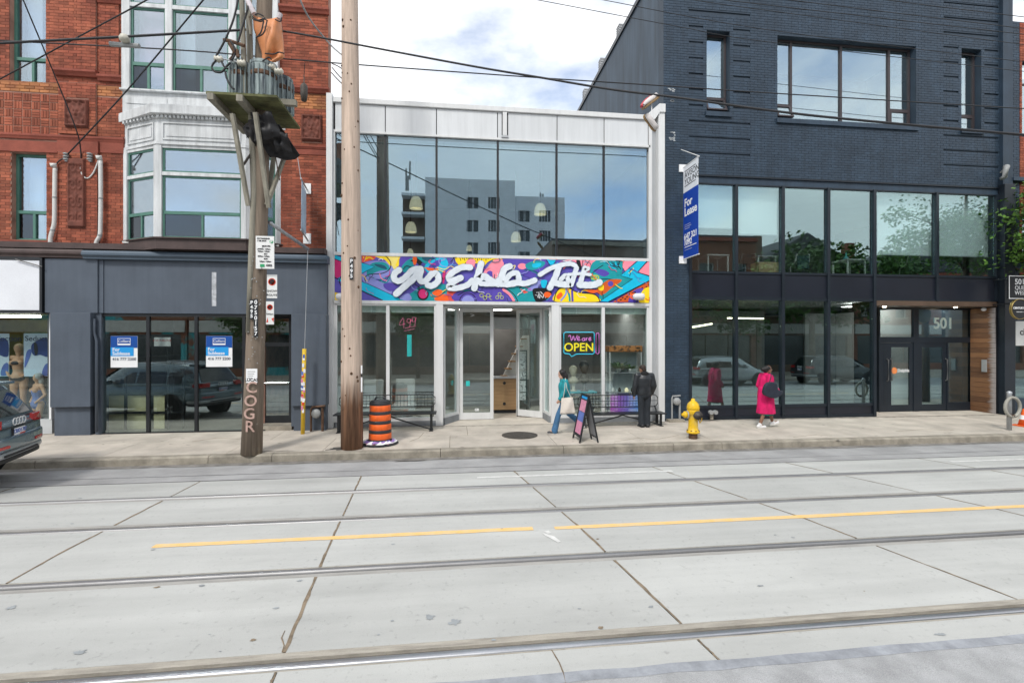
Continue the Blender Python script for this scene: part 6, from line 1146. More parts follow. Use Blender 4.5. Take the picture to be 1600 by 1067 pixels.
# signs on the old pole
m_sw = M('sign_white', (.72,.73,.72), .45, var=.03); m_sg = M('sign_green', (.02,.3,.12), .5); m_sr = M('sign_red', (.6,.05,.02), .5); m_ink = M('sign_ink', (.03,.03,.035), .6)
def signplate(name, lab, px0, py0, px1, py1, Y, cat='sign'):
    x0, x1, z0, z1 = rc(px0,py0,px1,py1,Y); t = thing(name, lab, cat, ((x0+x1)/2,Y,z0)); bx('plate', m_sw, t, x0, x1, Y, Y+.006, z0, z1, .002); return t, x0, x1, z0, z1
t, x0, x1, z0, z1 = signplate('parking_sign','white parking permit sign with green circled P on the old pole',399.5,369,428.5,420,YO-.22); w, h = x1-x0, z1-z0; y = YO-.223
MB().lathe([(0,-.002),(.1*w,-.002),(.1*w,0)],(x1-.15*w,y,z1-.17*h),18,'Y').build('green_disc', m_sg, t); text('P', .12*h, m_sw, t, (x1-.15*w,y-.004,z1-.17*h), bold=.003)
for i, (s, u, v, k) in enumerate((('PAY PARKING',.08,.08,.058),('1 HR MAX',.08,.15,.058),('MON-FRI',.34,.31,.06),('10:00am - 3:30pm',.12,.40,.05),('7:00pm - 9:00pm',.12,.47,.05),('SAT',.45,.55,.055),('8:00am - 9:00pm',.12,.62,.05),('SUN',.45,.70,.055),('1:00pm - 9:00pm',.2,.78,.05))): text(s, k*h, m_ink, t, (x0+u*w,y-.002,z1-v*h), align='LEFT', bold=.002)
bx('green_tab', m_sg, t, x0+.24*w, x0+.48*w, y-.003, y, z0+.05*h, z0+.14*h); text('4302', .09*h, m_ink, t, (x0+.72*w,y-.002,z0+.1*h), bold=.002)
t, x0, x1, z0, z1 = signplate('no_parking_sign','small white no parking sign reading snow route on the old pole',417,429,433,466,YO-.1); w, h = x1-x0, z1-z0; y = YO-.103
MB().lathe([(.37*w,-.001),(.37*w,-.004),(.29*w,-.004),(.29*w,-.001)],(x0+.5*w,y,z1-.31*h),22,'Y').build('red_ring', m_sr, t); text('P', .3*h, m_ink, t, (x0+.5*w,y-.002,z1-.31*h), bold=.005); MB().bar((x0+.26*w,y-.004,z1-.21*h),(x0+.74*w,y-.004,z1-.41*h),.02,.002).build('red_slash', m_sr, t); text('SNOW', .13*h, m_ink, t, (x0+.5*w,y-.002,z0+.3*h)); text('ROUTE', .13*h, m_ink, t, (x0+.5*w,y-.002,z0+.13*h))
t, x0, x1, z0, z1 = signplate('no_stopping_sign','narrow white no stopping sign with red tow symbols, lowest on the old pole',415.5,471,428,507,YO-.08); w, h = x1-x0, z1-z0; y = YO-.083
MB().lathe([(.36*w,-.001),(.36*w,-.004),(.26*w,-.004),(.26*w,-.001)],(x0+.5*w,y,z1-.25*h),22,'Y').build('red_ring', m_sr, t); MB().ell((x0+.5*w,y-.001,z1-.25*h),(.16*w,.002,.12*w)).build('black_spot', m_ink, t); MB().bar((x0+.3*w,y-.004,z1-.17*h),(x0+.7*w,y-.004,z1-.33*h),.018,.002).build('red_slash', m_sr, t); text('9:00am', .1*h, m_ink, t, (x0+.5*w,y-.002,z1-.55*h)); MB().prism([(x0+.05*w,z0+.1*h),(x0+.3*w,z0+.1*h),(x0+.2*w,z0+.3*h)],y-.003,y-.001).build('red_mark', m_sr, t); MB().prism([(x0+.7*w,z0+.25*h),(x0+.95*w,z0+.1*h),(x0+.98*w,z0+.3*h)],y-.003,y-.001).build('red_mark', m_sr, t)
pole_label(op,'0750157',400,467,527,YO-.215,6.); pole_label(op,'P495',393.5,468,499,YO-.212,5.5)
x0, x1, z0, z1 = rc(384.5,576,402,598,YO-.24); nt_ = thing('paper_flyer','white paper flyer taped to the old pole above pink graffiti','flyer',((x0+x1)/2,YO-.24,z0)); bx('paper', m_pw, nt_, x0, x1, YO-.245, YO-.235, z0, z1); text('LUCAS', .09, m_ink, nt_, ((x0+x1)/2,YO-.248,z0+.06), bold=.002)
for k in range(4): bx('print_line', m_mgrey, nt_, x0+.03, x1-.04-.02*k, YO-.2465, YO-.245, z1-.07-.045*k, z1-.055-.045*k)
m_grf = M('pink_chalk_paint', (.50,.34,.29), .8, col2=(.22,.15,.12), scale=9, lo=.5, hi=.75)
gf = thing('pole_graffiti','pink white graffiti letters painted down the old pole','graffiti',at(390,640,YO-.24))
for ch, (px, py) in zip('COGR', ((393,606),(391.5,627),(389.5,647),(390,667))): text(ch, .33, m_grf, gf, at(px,py,YO-.245), bold=.004, ext=.003)
for i in range(60):
    py = random.uniform(380,600); px = 393+(700-py)*.028+random.uniform(-12,14); MB().cbox(at(px,py,YO-.225),(.018,.012,random.uniform(.01,.03))).build('staple', m_mgrey, op) if i < 40 else None
# ---- bracket arm, guy wire with yellow guard
gy_ = thing('guy_wire','guy wire with sticker covered yellow guard anchored before the grey pier','guy wire',(-3.86,13.04,zs(13.04))); ge = at(481,389,12.95)
MB().tube([at(421,348,YO+.1),ge],.04,10).build('bracket_arm', m_galv, gy_, smooth=True); MB().tube([ge,at(476,545,13.0)],.009,6).build('wire', m_galv, gy_); gb = gnd(473,678,zs)
MB().tube([gb+Vector((0,0,-.03)),at(475.5,545,13.02)],.05,10).build('yellow_guard', M('guard_yellow',(.70,.46,.03),.5,var=.1,scale=6), gy_, smooth=True); rs_ = random.Random(8)
for i in range(26):
    v = rs_.uniform(.25,.95); c = gb.lerp(at(475.5,545,13.02),v)+Vector((rs_.uniform(-.03,.03),-.047,0)); MB().cbox(c,(.05,.012,.05+rs_.random()*.06)).build('sticker', rs_.choice((m_pw,M('sticker_pink',(.6,.2,.3),.6),m_sr,m_print,m_sgn)), gy_)
MB().tube([gb+Vector((.02,0,.0)),gb+Vector((.02,0,.35))],.03,8).build('anchor_rod', m_galv, gy_)
# ---- overhead lines
def cy(px):
    d = ray(px, 0); m = d[0]/d[1]; return 9.56/(1+.3756*m)
def wire(pts, r, lab, group='overhead wires', mat=m_cable, n=6):
    P = [at(*p) if len(p) == 3 else at(p[0],p[1],11.2) for p in pts]; q = [Vector(v) for v in cat_rom([tuple(v) for v in P],8,False)]
    o = MB().tube(q, r, n).build('overhead_cable', mat, smooth=True); return tag(o, lab, 'cable', group)
wire([(-60,74,11.1),(0,68,11.1),(190,58,11.1),(392,46.5,11.1)],.025,'thick black cable running from the left edge to the old pole'); wire([(a_,b_,cy(a_)) for a_,b_ in ((412,44),(500,59),(605,79),(745,105),(850,122.5),(955,140),(1060,153),(1200,172.5),(1320,186),(1600,211),(1760,222))],.019,'thick black cable sagging from the old pole across the white building to the right edge')
wire([(-60,61,11.6),(100,69,11.6),(300,80,11.6),(500,97,11.6),(815,120,11.6),(1060,136,11.6),(1200,145.5,11.6),(1600,170,11.6),(1760,178,11.6)],.014,'thin cable crossing the whole street just under the thick one'); wire([(260,-22,11.0),(230,0,11.2),(115,62,12.5),(-30,140,13.3)],.016,'dark service cable slanting down to the left edge over the brickwork'); wire([(28,-20,11.5),(36,0,11.8),(80,105,12.8),(118,200,13.4),(126,235,YF-.12),(126,262,YF-.1)],.015,'dark service drop falling steeply to the brick wall'); wire([(345,-30,11.3),(318,0,11.5),(200,140,12.9),(106,241,YF-.16)],.018,'dark service drop slanting to the insulator on the brick wall')
wire([(466,-20,12),(471,5,12),(488,36,12.3),(520,74,12.6),(548,96,11.7)],.02,'grey service cable looping from the brick corner to the new pole',mat=m_mgrey); 
for nm_, a in zip(('highest','second highest','lowest'),([(519,100,13.5),(530,105,12.5),(546,118,11.6)],[(519,106,13.5),(529,118,12.5),(546,135,11.6)],[(518,114,13.5),(528,125,12.5),(546,142,11.6)])): wire(a,.014,nm_+' short black cable drooping between the brick corner and the new pole')
for nm_, a in zip(('lowest','second lowest','third lowest','third highest','second highest','highest'),([(760,-14,12),(838,0,12),(1060,42,12),(1200,66,12),(1600,112,12),(1760,128,12)],[(850,-16,12.2),(940,0,12.2),(1200,47,12.2),(1600,97,12.2),(1760,114,12.2)],[(1000,-14,12.4),(1080,0,12.4),(1200,17,12.4),(1600,70,12.4),(1760,86,12.4)],[(1060,-12,10.2),(1130,0,10.2),(1200,8.5,10.2),(1600,54,10.2),(1760,70,10.2)],[(1140,-14,10.4),(1230,0,10.4),(1600,45,10.4),(1760,62,10.4)],[(1300,-12,10.6),(1380,0,10.6),(1600,27,10.6),(1760,46,10.6)])): wire(a,.0085,nm_+' of the six thin wires fanning across the dark building')
sc_ = thing('splice_case','black cable splice hanging before the narrow brick pier','cable splice',at(475,142,12.4)); MB().lathe([(.0,-.25),(.06,-.24),(.085,-.1),(.085,.12),(.05,.18),(.012,.2),(.012,.4)],at(475,143,12.4),12).build('case', m_iron, sc_, smooth=True); MB().tube([at(475,120,12.4),at(476,100,11.6)],.008,5).build('tie', m_cable, sc_)
ins = thing('line_clamp','white insulator clamp on the thick cable before the bay window','insulator',at(194,59,11.1)); MB().lathe([(.03,-.08),(.09,-.06),(.1,.0),(.07,.06),(.03,.07)],at(194.5,60,11.1),14).build('insulator', m_porc, ins, smooth=True); MB().tube([at(172,69,11.2),at(218,72.5,11.2)],.05,8).build('sleeve', m_mgrey, ins)
# wall insulators and white conduits on the brick wall
for px, lab in ((103,'left grey insulator bracket on the brick wall'),(140,'right grey insulator bracket on the brick wall')):
    c = at(px,245,YF-.14); t = thing('wall_insulator', lab, 'insulator', c, group='wall insulators')
    for k in range(3): MB().lathe([(.03,-.025),(.06,-.015),(.06,.015),(.03,.025)],c+Vector((0,0,.07-.07*k)),12).build('disc', m_mgrey, t, smooth=True)
    MB().box(c.x-.03,c.x+.03,c.y+.0,YF-.005,c.z-.12,c.z+.1).build('bracket', m_galv, t)
def conduit(pts, lab):
    t = thing('white_conduit', lab, 'conduit', at(pts[-1][0],pts[-1][1],YF-.1), group='white conduits'); P = [Vector(v) for v in cat_rom([tuple(at(x,y,YF-.12)) for x,y in pts],5,False)]; MB().tube(P,.048,12).build('pipe', m_pot, t, smooth=True); c = P[0]; MB().tube([c+Vector((0,0,-.02)),c+Vector((0,-.02,.06)),c+Vector((-.07,-.06,.04))],[.05,.065,.05],10).build('weatherhead', m_pot, t, smooth=True)
    for v in (.25,.6): k = P[int(len(P)*v)]; MB().lathe([(.053,-.02),(.053,.02)],k,12).build('strap', m_mgrey, t)
conduit([(86,262),(85.5,300),(85,345),(82,360),(79,372),(79,386)],'white conduit climbing the brick wall right of the lower left window'); conduit([(157,250),(157.5,300),(157,350),(156,368),(151,378),(149,389)],'white conduit climbing the brick pilaster beside the bay window')
wire([(126,262,YF-.1),(128,272,YF-.1),(136,279,YF-.1),(146,270,YF-.1),(155,248,YF-.1)],.018,'pale loop of cable into the right white conduit',mat=m_pot); wire([(104,245,YF-.15),(92,252,YF-.12),(86,260,YF-.1)],.015,'short dark cable into the left white conduit')
# folded banner frame on the narrow brick pier
fbn = thing('folded_banner','narrow pale blue banner seen edge on over the narrow brick pier','banner',at(474,330,YF-.3)); bxp = X_(480)
for py in (295,373): c = at(480,py,YF-.02); bx('bracket_plate', m_pw, fbn, c.x-.1, c.x+.1, YF-.04, YF-.015, c.z-.14, c.z+.14)
cloth('banner_sheet', M('banner_pale',(.42,.55,.68),.6,var=.12), fbn, [at(471,282,YF-.75),at(478,300,YF-.15),at(478,368,YF-.15),at(470.5,358,YF-.75)], amp=.01)
for a, b in (((470,279),(480,297)),((470,359),(481,376))): MB().tube([at(*a,YF-.8),at(*b,YF-.03)],.022,8).build('arm', m_galv, fbn)
MB().tube([at(465,246,YF-.6),at(470,279,YF-.8)],.008,5).build('stay', m_galv, fbn)
# shoes thrown over the cable
sh = thing('hanging_shoes','pair of worn sneakers hanging by laces from the thick cable','shoes',at(1015,165,cy(1015))); m_sh = M('shoe_white',(.6,.57,.56),.6,var=.15); m_shr = M('shoe_red',(.5,.06,.08),.6); m_sole = M('shoe_sole',(.27,.18,.09),.8)
def shoe(c, rot, mat, par):
    mb = MB(); mb.T = Matrix.Translation(c) @ rot; prof = [(-.15,.035,.03),(-.1,.045,.05),(0,.045,.06),(.08,.042,.055),(.14,.038,.05)]
    vs = []; n = 8
    for x, w, h in prof:
        for k in range(n): a = 2*math.pi*k/n; vs.append((x, w*math.cos(a), h*math.sin(a)*(1.0 if math.sin(a) > 0 else .5)))
    mb.add(vs,[(i*n+k,i*n+(k+1)%n,(i+1)*n+(k+1)%n,(i+1)*n+k) for i in range(len(prof)-1) for k in range(n)]+[tuple(range(n)),tuple(range(4*n,5*n))]); o = mb.build('shoe', mat, par, smooth=True)
    mb = MB(); mb.T = Matrix.Translation(c) @ rot; mb.prismZ(cat_rom([(-.17,0),(-.12,.045),(0,.042),(.1,.046),(.155,0),(.1,-.046),(0,-.042),(-.12,-.045)],3),-.05,-.025); mb.build('sole', m_sole, o)
yc = cy(1015); shoe(at(1017,157,yc), Matrix.Rotation(R(-38),4,'Y') @ Matrix.Scale(1.1,4), m_sh, sh); shoe(at(1012,159,yc+.05), Matrix.Rotation(R(-42),4,'Y') @ Matrix.Scale(1.05,4), m_shr, sh); shoe(at(1018,191,yc), Matrix.Rotation(R(52),4,'Y') @ Matrix.Rotation(R(70),4,'X') @ Matrix.Scale(1.1,4), m_sh, sh); MB().tube([at(1018,147.5,yc),at(1018.3,172,yc),at(1019,188,yc)],.009,5).build('lace', m_pw, sh)
# ---- traffic barrel
b0 = gnd(594,693,zs); tb_ = thing('traffic_barrel','orange and black striped traffic barrel beside the new wooden pole','traffic barrel',b0); m_bor = M('barrel_orange',(.80,.13,.02),.5,var=.12,scale=7,streak=.16); m_bbk = M('barrel_black',(.035,.037,.042),.5,var=.15)
H_ = 1.02; nseg = 9; 
for i in range(nseg):
    hb = lambda k: .05+H_*.93*(k*.8+(k//2)*.6)/(9*.8+4*.6); z0, z1 = hb(i), hb(i+1); rf = lambda z: .27-.035*z/H_
    MB().lathe([(rf(z0)-.003,z0+.0005),(rf(z0),z0+.004),(rf(z1),z1-.004),(rf(z1)-.003,z1-.0005)],b0,28).build('orange_band' if i % 2 else 'black_band', m_bor if i % 2 else m_bbk, tb_, smooth=True)
MB().lathe([(.235,H_*.93+.05),(.2,H_*.96+.05),(.08,H_*.97+.05),(0,H_*.975+.05)],b0,24).build('top', m_bbk, tb_, smooth=True); MB().tube([b0+Vector((-.12,0,H_+.01)),b0+Vector((-.1,0,H_+.07)),b0+Vector((.1,0,H_+.07)),b0+Vector((.12,0,H_+.01))],.025,8).build('handle', m_bbk, tb_)
MB().lathe([(.42,0.004),(.42,.03),(.36,.05),(.27,.06)],b0,28).build('rubber_base', m_bbk, tb_)
tape = thing('crumpled_tape','crumpled white and purple plastic round the foot of the barrel','litter',b0+Vector((0,0,.06))); rt = random.Random(3)
for mt, rr_, zz_ in ((m_pw,.40,.075),(M('plastic_purple',(.30,.2,.5),.5),.36,.085),(M('plastic_pink',(.65,.3,.35),.5),.38,.065)):
    vs = []; n = 40
    for i in range(n):
        a = 2*math.pi*i/n; j = rt.uniform(-.035,.035); vs += [b0+Vector((math.cos(a)*(rr_+j),math.sin(a)*(rr_+j),zz_-.02+rt.uniform(-.01,.015))), b0+Vector((math.cos(a)*(.29+j*.2),math.sin(a)*(.29+j*.2),zz_+rt.uniform(.0,.03)))]
    MB().add(vs,[(2*i,2*i+1,(2*i+3)%(2*n),(2*i+2)%(2*n)) for i in range(n)]).build('plastic_strip', mt, tape)
# ---- benches
m_bench = M('bench_black', (.014,.016,.018), .42, var=.15)
def bench(pa, pb, Y, lab):
    xa, xb = X_(pa,Y), X_(pb,Y); z = zs(Y); t = thing('street_bench', lab, 'bench', ((xa+xb)/2,Y,z), group='benches outside the studio'); zs_ = Z_((pa+pb)/2,645,Y); zb0_, zb1_ = Z_((pa+pb)/2,638,Y), Z_((pa+pb)/2,619,Y); m = (xa+xb)/2
    for k in range(5): y0 = Y-.22+k*.095; bx('seat_slat', m_bench, t, xa, xb, y0, y0+.08, zs_-.03, zs_)
    yb_ = Y+.3; a, b = xa+.05, xb-.05; P = [(a+.08,zb0_),(b-.08,zb0_),(b,zb0_+.08),(b,zb1_-.08),(b-.08,zb1_),(a+.08,zb1_),(a,zb1_-.08),(a,zb0_+.08),(a+.08,zb0_)]; MB().tube([(x,yb_,q) for x,q in P],.014,8).build('back_frame', m_bench, t, smooth=True)
    nb_ = int((b-a-.1)/.045)
    for k in range(nb_): x = a+.06+k*(b-a-.12)/(nb_-1); MB().tube([(x,yb_,zb0_),(x,yb_,zb1_)],.005,4,cap=False).build('back_bar', m_bench, t) if k % 2 == 0 else None
    MB().tube([(a,yb_+.005,(zb0_+zb1_)/2),(b,yb_+.005,(zb0_+zb1_)/2)],.01,6).build('back_rail', m_bench, t)
    for x in (xa+.12,xb-.14):
        MB().box(x-.026,x+.026,Y-.15,Y-.10,z,zs_-.031).build('leg', m_bench, t); MB().box(x-.03,x+.03,Y+.12,Y+.18,z,zs_-.031).build('leg', m_bench, t); MB().tube([(x,Y+.15,zs_-.03),(x,yb_,zb0_+.02)],.022,8).build('back_support', m_bench, t)
        MB().bar((x,Y-.12,z+.04),(m,Y-.05,zs_-.06),.03,.03).build('brace', m_bench, t); MB().box(x-.05,x+.05,Y-.2,Y+.22,z,z+.015).build('foot_plate', m_bench, t)
bench(523,682,13.2,'black metal bench under the left studio window behind the barrel'); bench(905,1037,13.2,'black metal bench under the right studio windows where the man stands')
# ---- sandwich board
P1, P2, P3, P4 = [gnd(*p,zs) for p in ((895,684),(906,692.5),(935,692),(924,686))]; sb_ = thing('sandwich_board','black framed sandwich board with pink and blue posters on the pavement','sandwich board',(P1+P3)/2); m_pkp = M('poster_pink',(.62,.25,.38),.6,var=.15,scale=14); m_bop = M('poster_lightblue',(.22,.42,.65),.6,var=.2,scale=14); m_grb = M('grey_board',(.25,.26,.28),.6,var=.08)
topF = (P1+P4)/2+Vector((0,0,1.14)); topN = (P2+P3)/2+Vector((0,0,1.14))
def side_panel(a, b, ta, tb2, nm, posters):
    u = (b-a); v = (ta-a); n = u.cross(v).normalized()
    if nm == 'front': n = -n if n.x > 0 else n
    else: n = -n if n.x < 0 else n
    def pt(s, t, k=0.): return a.lerp(b,s).lerp(ta.lerp(tb2,s),t)+n*k
    def plate(name, mat, s0, s1, t0, t1, k0, k1, par): q = [pt(s,t,k) for k in (k0,k1) for s,t in ((s0,t0),(s1,t0),(s1,t1),(s0,t1))]; return MB().add(q,[(0,1,2,3),(7,6,5,4),(0,4,5,1),(1,5,6,2),(2,6,7,3),(3,7,4,0)]).build(name, mat, par)
    f = sb_; o = plate('board', m_grb if nm != 'front' else m_ink, .05, .95, .1, .98, -.008, .004, f)
    for s0, s1, t0, t1 in ((0,.07,0,1),(.93,1,0,1),(.07,.93,.1,.13),(.07,.93,.96,1)): plate('frame_bar', m_blk, s0, s1, t0, t1, -.018, .016, f)
    for mat, t0, t1 in posters: plate('poster', mat, .14, .86, t0, t1, .004, .008, o)
side_panel(P1,P2,topF,topN,'front',[(m_pkp,.16,.42),(m_print,.42,.62),(m_bop,.46,.56),(m_pkp,.63,.87),(m_psky,.90,.95)]); side_panel(P4,P3,topF,topN,'back',[]); MB().bar(P4.lerp(topF,.45),P1.lerp(topF,.45),.02).build('stay_bar', m_blk, sb_)
# ---- hydrant
h0 = gnd(1083,685,zs); hy = thing('fire_hydrant','yellow fire hydrant with dark side cap at the kerb','fire hydrant',h0); m_hy = M('hydrant_yellow',(.76,.47,.012),.45,var=.10,scale=5,col2=(.60,.47,.17),lo=.5,hi=.8,bump=.2,streak=.2)
S = 1.0; MB().lathe([(.105,0),(.105,.14)],h0,18).build('stand_pipe', m_rust, hy)
MB().lathe([(.15,.14),(.16,.15),(.16,.19),(.125,.22),(.115,.3),(.11,.55),(.125,.6),(.145,.62),(.145,.66),(.15,.68),(.15,.71),(.14,.73)],h0,24).build('barrel', m_hy, hy, smooth=True)
MB().lathe([(.15,.735),(.155,.75),(.15,.80),(.13,.87),(.085,.92),(.05,.94),(.045,.985),(.02,1.0),(0,1.0)],h0,24).build('bonnet', m_hy, hy, smooth=True)
c = h0+Vector((-.13,0,.6)); MB().lathe([(.07,.02),(.075,-.05),(.085,-.06),(.085,-.10),(.05,-.12),(.03,-.17),(0,-.17)],c,16,'X').build('left_nozzle_cap', m_hy, hy, smooth=True)
c = h0+Vector((.15,0,.6)); MB().lathe([(.06,-.04),(.065,.03),(.05,.05),(.025,.08),(0,.08)],c,16,'X').build('right_nozzle_cap', m_hy, hy, smooth=True)
c = h0+Vector((.05,-.12,.6)); MB().lathe([(.0,-.1),(.03,-.1),(.035,-.075),(.10,-.07),(.11,-.04),(.105,.05)],c,22,'Y').build('pumper_cap', m_iron, hy, smooth=True); MB().lathe([(.095,-.005),(.10,.0),(.10,.02)],h0+Vector((-.17,0,.6)),18,'X').build('nozzle_collar', m_galv, hy)
MB().tube([h0+Vector((.21,-.02,.58)),h0+Vector((.2,-.05,.45)),h0+Vector((.13,-.09,.4)),h0+Vector((.1,-.12,.5))],.012,6).build('cap_chain', m_hy, hy)
for k in range(8): a = k*math.pi/4; MB().cbox(h0+Vector((math.cos(a)*.14,math.sin(a)*.14,.2)),(.03,.03,.03)).build('flange_bolt', m_rust, hy)
# ---- ring bike stand and cone
k0 = gnd(1577,672,zs); bk = thing('bike_ring_post','grey post and ring bicycle stand at the right end of the pavement','bike stand',k0); MB().lathe([(.055,0),(.055,.98),(.06,.99),(.06,1.04),(.02,1.07),(0,1.07)],k0,16).build('post', m_galv, bk, smooth=True)
MB().tube([k0+Vector((math.cos(a*.2618)*.23,-.08,.64+math.sin(a*.2618)*.26)) for a in range(25)],.04,10,cap=False).build('ring', M('cast_ring',(.33,.32,.28),.6,var=.15), bk, smooth=True); MB().cbox(k0+Vector((0,-.06,.4)),(.2,.09,.06)).build('clamp', m_rust, bk)
k1 = gnd(1601,666,zs); cn = thing('traffic_cone','orange traffic cone cut by the right edge of the picture','traffic cone',k1); MB().cbox(k1+Vector((0,0,.02)),(.36,.36,.04)).build('base', m_bor, cn, bevel=.01); MB().lathe([(.14,.04),(.045,.48),(.03,.5),(0,.5)],k1,20).build('cone', m_bor, cn, smooth=True); MB().lathe([(.112,.2),(.085,.32)],k1+Vector((0,0,.0)),20).build('reflective_band', m_pw, cn)
# ================================================================== PEOPLE
m_skin1 = M('skin_light', (.55,.33,.24), .55, var=.05, scale=5); m_skin2 = M('skin_brown', (.24,.12,.075), .5, var=.06, scale=5); m_skin3 = M('skin_tan', (.36,.2,.13), .55, var=.05, scale=5)
m_hairb = M('black_hair', (.012,.010,.010), .45, var=.4, scale=12, stretch=(4,4,1), bump=.5, bscale=60)
def capsule(mb, p, q, r1, r2, n=14, fl=1.):
    p, q = Vector(p), Vector(q); mb.tube([p, p.lerp(q,.5), q], [r1,(r1+r2)/2,r2], n); mb.ell(p,(r1,r1,r1),n,8); mb.ell(q,(r2,r2,r2),n,8)
def limb(mb, pts, rs):
    for i in range(len(pts)-1): capsule(mb, pts[i], pts[i+1], rs[i], rs[i+1])
def fuse(mb, name, mat, par, vox=.009, sm=6):
    o = mb.build(name, mat, par, smooth=True); r = o.modifiers.new('fuse','REMESH'); r.mode = 'VOXEL'; r.voxel_size = vox; r.use_smooth_shade = True
    if sm: s = o.modifiers.new('soften','SMOOTH'); s.factor = .5; s.iterations = sm
    return o
def V(*a): return Vector(a)
def hand(mb, w, d, side, curl=.6, out=V(0,1,0)):
    # palm and five fingers of unequal length, slightly curled; d is the forearm direction, out is across the palm
    d = d.normalized(); out = (out-d*out.dot(d)).normalized(); nrm = d.cross(out).normalized(); pc = w+d*.045
    mb.ell(pc,(.04,.022,.05),12,8,Matrix((out,nrm,d)).transposed())
    for k, (o, l) in enumerate(((-.028,.066),(-.010,.078),(.009,.073),(.027,.058))):
        b = w+d*.08+out*o; m1 = b+d*l*.5+nrm*side*curl*.012; m2 = m1+d*l*.32+nrm*side*curl*.025; limb(mb,[b,m1,m2],[.0095,.009,.008])
    b = w+d*.03-out*.03; limb(mb,[b,b+d*.03-out*.022,b+d*.058-out*.024+nrm*side*.012],[.012,.011,.009])
def person(label, loc, rz, J, skin, H=1.66, group='people on the pavement'):
    t = thing('person', label, 'person', loc, group=group, rz=rz); mb = MB(); k = H/1.66
    h = J['head']; f = J.get('face', V(1,0,0)).normalized(); lf = V(-f.y,f.x,0); up = f.cross(lf)
    M3 = Matrix((f,lf,up)).transposed()
    mb.ell(h+up*.025,(.092,.074,.108),18,12,M3); mb.ell(h+f*.03-up*.055,(.058,.052,.06),14,10,M3); mb.ell(h+f*.092-up*.012,(.018,.014,.024),8,6,M3); mb.ell(h+f*.085-up*.05,(.012,.022,.010),8,6,M3)
    for s in (-1,1): mb.ell(h+lf*s*.076-up*.01-f*.005,(.016,.010,.03),8,6,M3)
    capsule(mb,J['neck']-V(0,0,.03),h-up*.05,.052,.048)
    limb(mb,[J['pelvis'],J['waist'],J['chest'],J['neck']-V(0,0,.07)],[.145,.118,.13,.07]); capsule(mb,J['shL'],J['shR'],.06,.06)
    for s in 'LR':
        limb(mb,[J['sh'+s],J['el'+s],J['wr'+s]],[.052,.04,.028]); d = J['wr'+s]-J['el'+s]; hand(mb,J['wr'+s],d,1 if s == 'L' else -1,out=V(1,0,0) if abs(d.normalized().x) < .8 else V(0,0,1))
        limb(mb,[J['hip'+s],J['kn'+s],J['an'+s]],[.088,.056,.038]); capsule(mb,J['an'+s],J['to'+s],.036,.03)
    fuse(mb,'body',skin,t,.0075,3)
    for s in (-1,1):
        e = h+f*.078+lf*s*.032+up*.012; e_ = MB().ell(e,(.011,.011,.008),8,6).build('eye', m_blk, t, smooth=True); MB().ell(e+up*.022+f*.004,(.008,.018,.005),8,6,M3).build('eyebrow', m_hairb, t)
    MB().ell(h+f*.088-up*.052,(.008,.02,.005),8,6,M3).build('lips', M('lips',(.35,.1,.09),.5), t, smooth=True)
    return t, M3, f, lf, up
def sole_shoe(par, an, to, mat, sole, name='shoe', w=.046, lift=0.):
    d = (to-an); d2 = V(d.x,d.y,0).normalized(); mb = MB(); heel = an-d2*.055+V(0,0,-.04); tip = to+d2*.02
    limb(mb,[heel+V(0,0,.01),an.lerp(to,.5)+V(0,0,-.022),tip+V(0,0,-.004)],[w*.9,w*1.02,w*.78]); capsule(mb,an+V(0,0,.02),an,.05,.052); o = fuse(mb,name,mat,par,.008,4)
    mb = MB(); a = heel-d2*.035+V(0,0,-.038); b = tip+d2*.03+V(0,0,-.03); mb.bar(a,b,w*2.1,.022,up=(0,0,1)); mb.build('sole', sole, o, bevel=.008)
# ---- woman in the teal jacket walking left
m_teal = M('teal_jacket', (.012,.25,.29), .7, var=.2, scale=6, bump=1., bscale=9); m_jean = M('blue_denim', (.045,.13,.25), .8, var=.25, scale=4, bump=.3, bscale=30); m_tote = M('cotton_tote', (.66,.61,.54), .85, var=.06, scale=5, bump=.2, bscale=20); m_snk = M('dark_sneaker', (.05,.05,.055), .6, var=.2); m_sol = M('pale_sole', (.6,.58,.54), .6)
lw = gnd(883,677,zs); lw.z = zs(lw.y)
J = dict(pelvis=V(0,0,.90),waist=V(.01,0,1.03),chest=V(.03,0,1.24),neck=V(.045,0,1.42),head=V(.085,0,1.535),face=V(1,.12,-.22),shL=V(.03,.165,1.36),shR=V(.03,-.165,1.36),elL=V(.06,.215,1.12),wrL=V(.18,.20,.93),elR=V(-.06,-.21,1.12),wrR=V(.0,-.22,.90),hipL=V(.0,.085,.88),hipR=V(.0,-.085,.88),knL=V(.20,.085,.50),anL=V(.30,.085,.09),toL=V(.44,.09,.055),knR=V(-.12,-.085,.50),anR=V(-.46,-.085,.24),toR=V(-.44,-.085,.10))
t, M3, f_, lf_, up_ = person('person in teal jacket and flared jeans walking left with a white tote bag', lw, R(180), J, m_skin1, 1.66)
mb = MB(); limb(mb,[J['waist']+V(0,0,-.15),J['waist'],J['chest'],J['neck']-V(0,0,.06)],[.165,.15,.155,.085]); mb.ell(J['pelvis']+V(0,0,.0),(.165,.175,.09)); capsule(mb,J['shL'],J['shR'],.08,.08)
for s in 'LR': limb(mb,[J['sh'+s],J['el'+s],J['wr'+s]],[.08,.07,.055])
fuse(mb,'jacket',m_teal,t,.012,3)
mb = MB(); mb.ell(J['pelvis']-V(0,0,.03),(.16,.175,.15))
for s, fl_ in (('L',.085),('R',.08)): limb(mb,[J['hip'+s],J['kn'+s],J['an'+s]+V(0,0,.0)],[.105,.07,fl_])
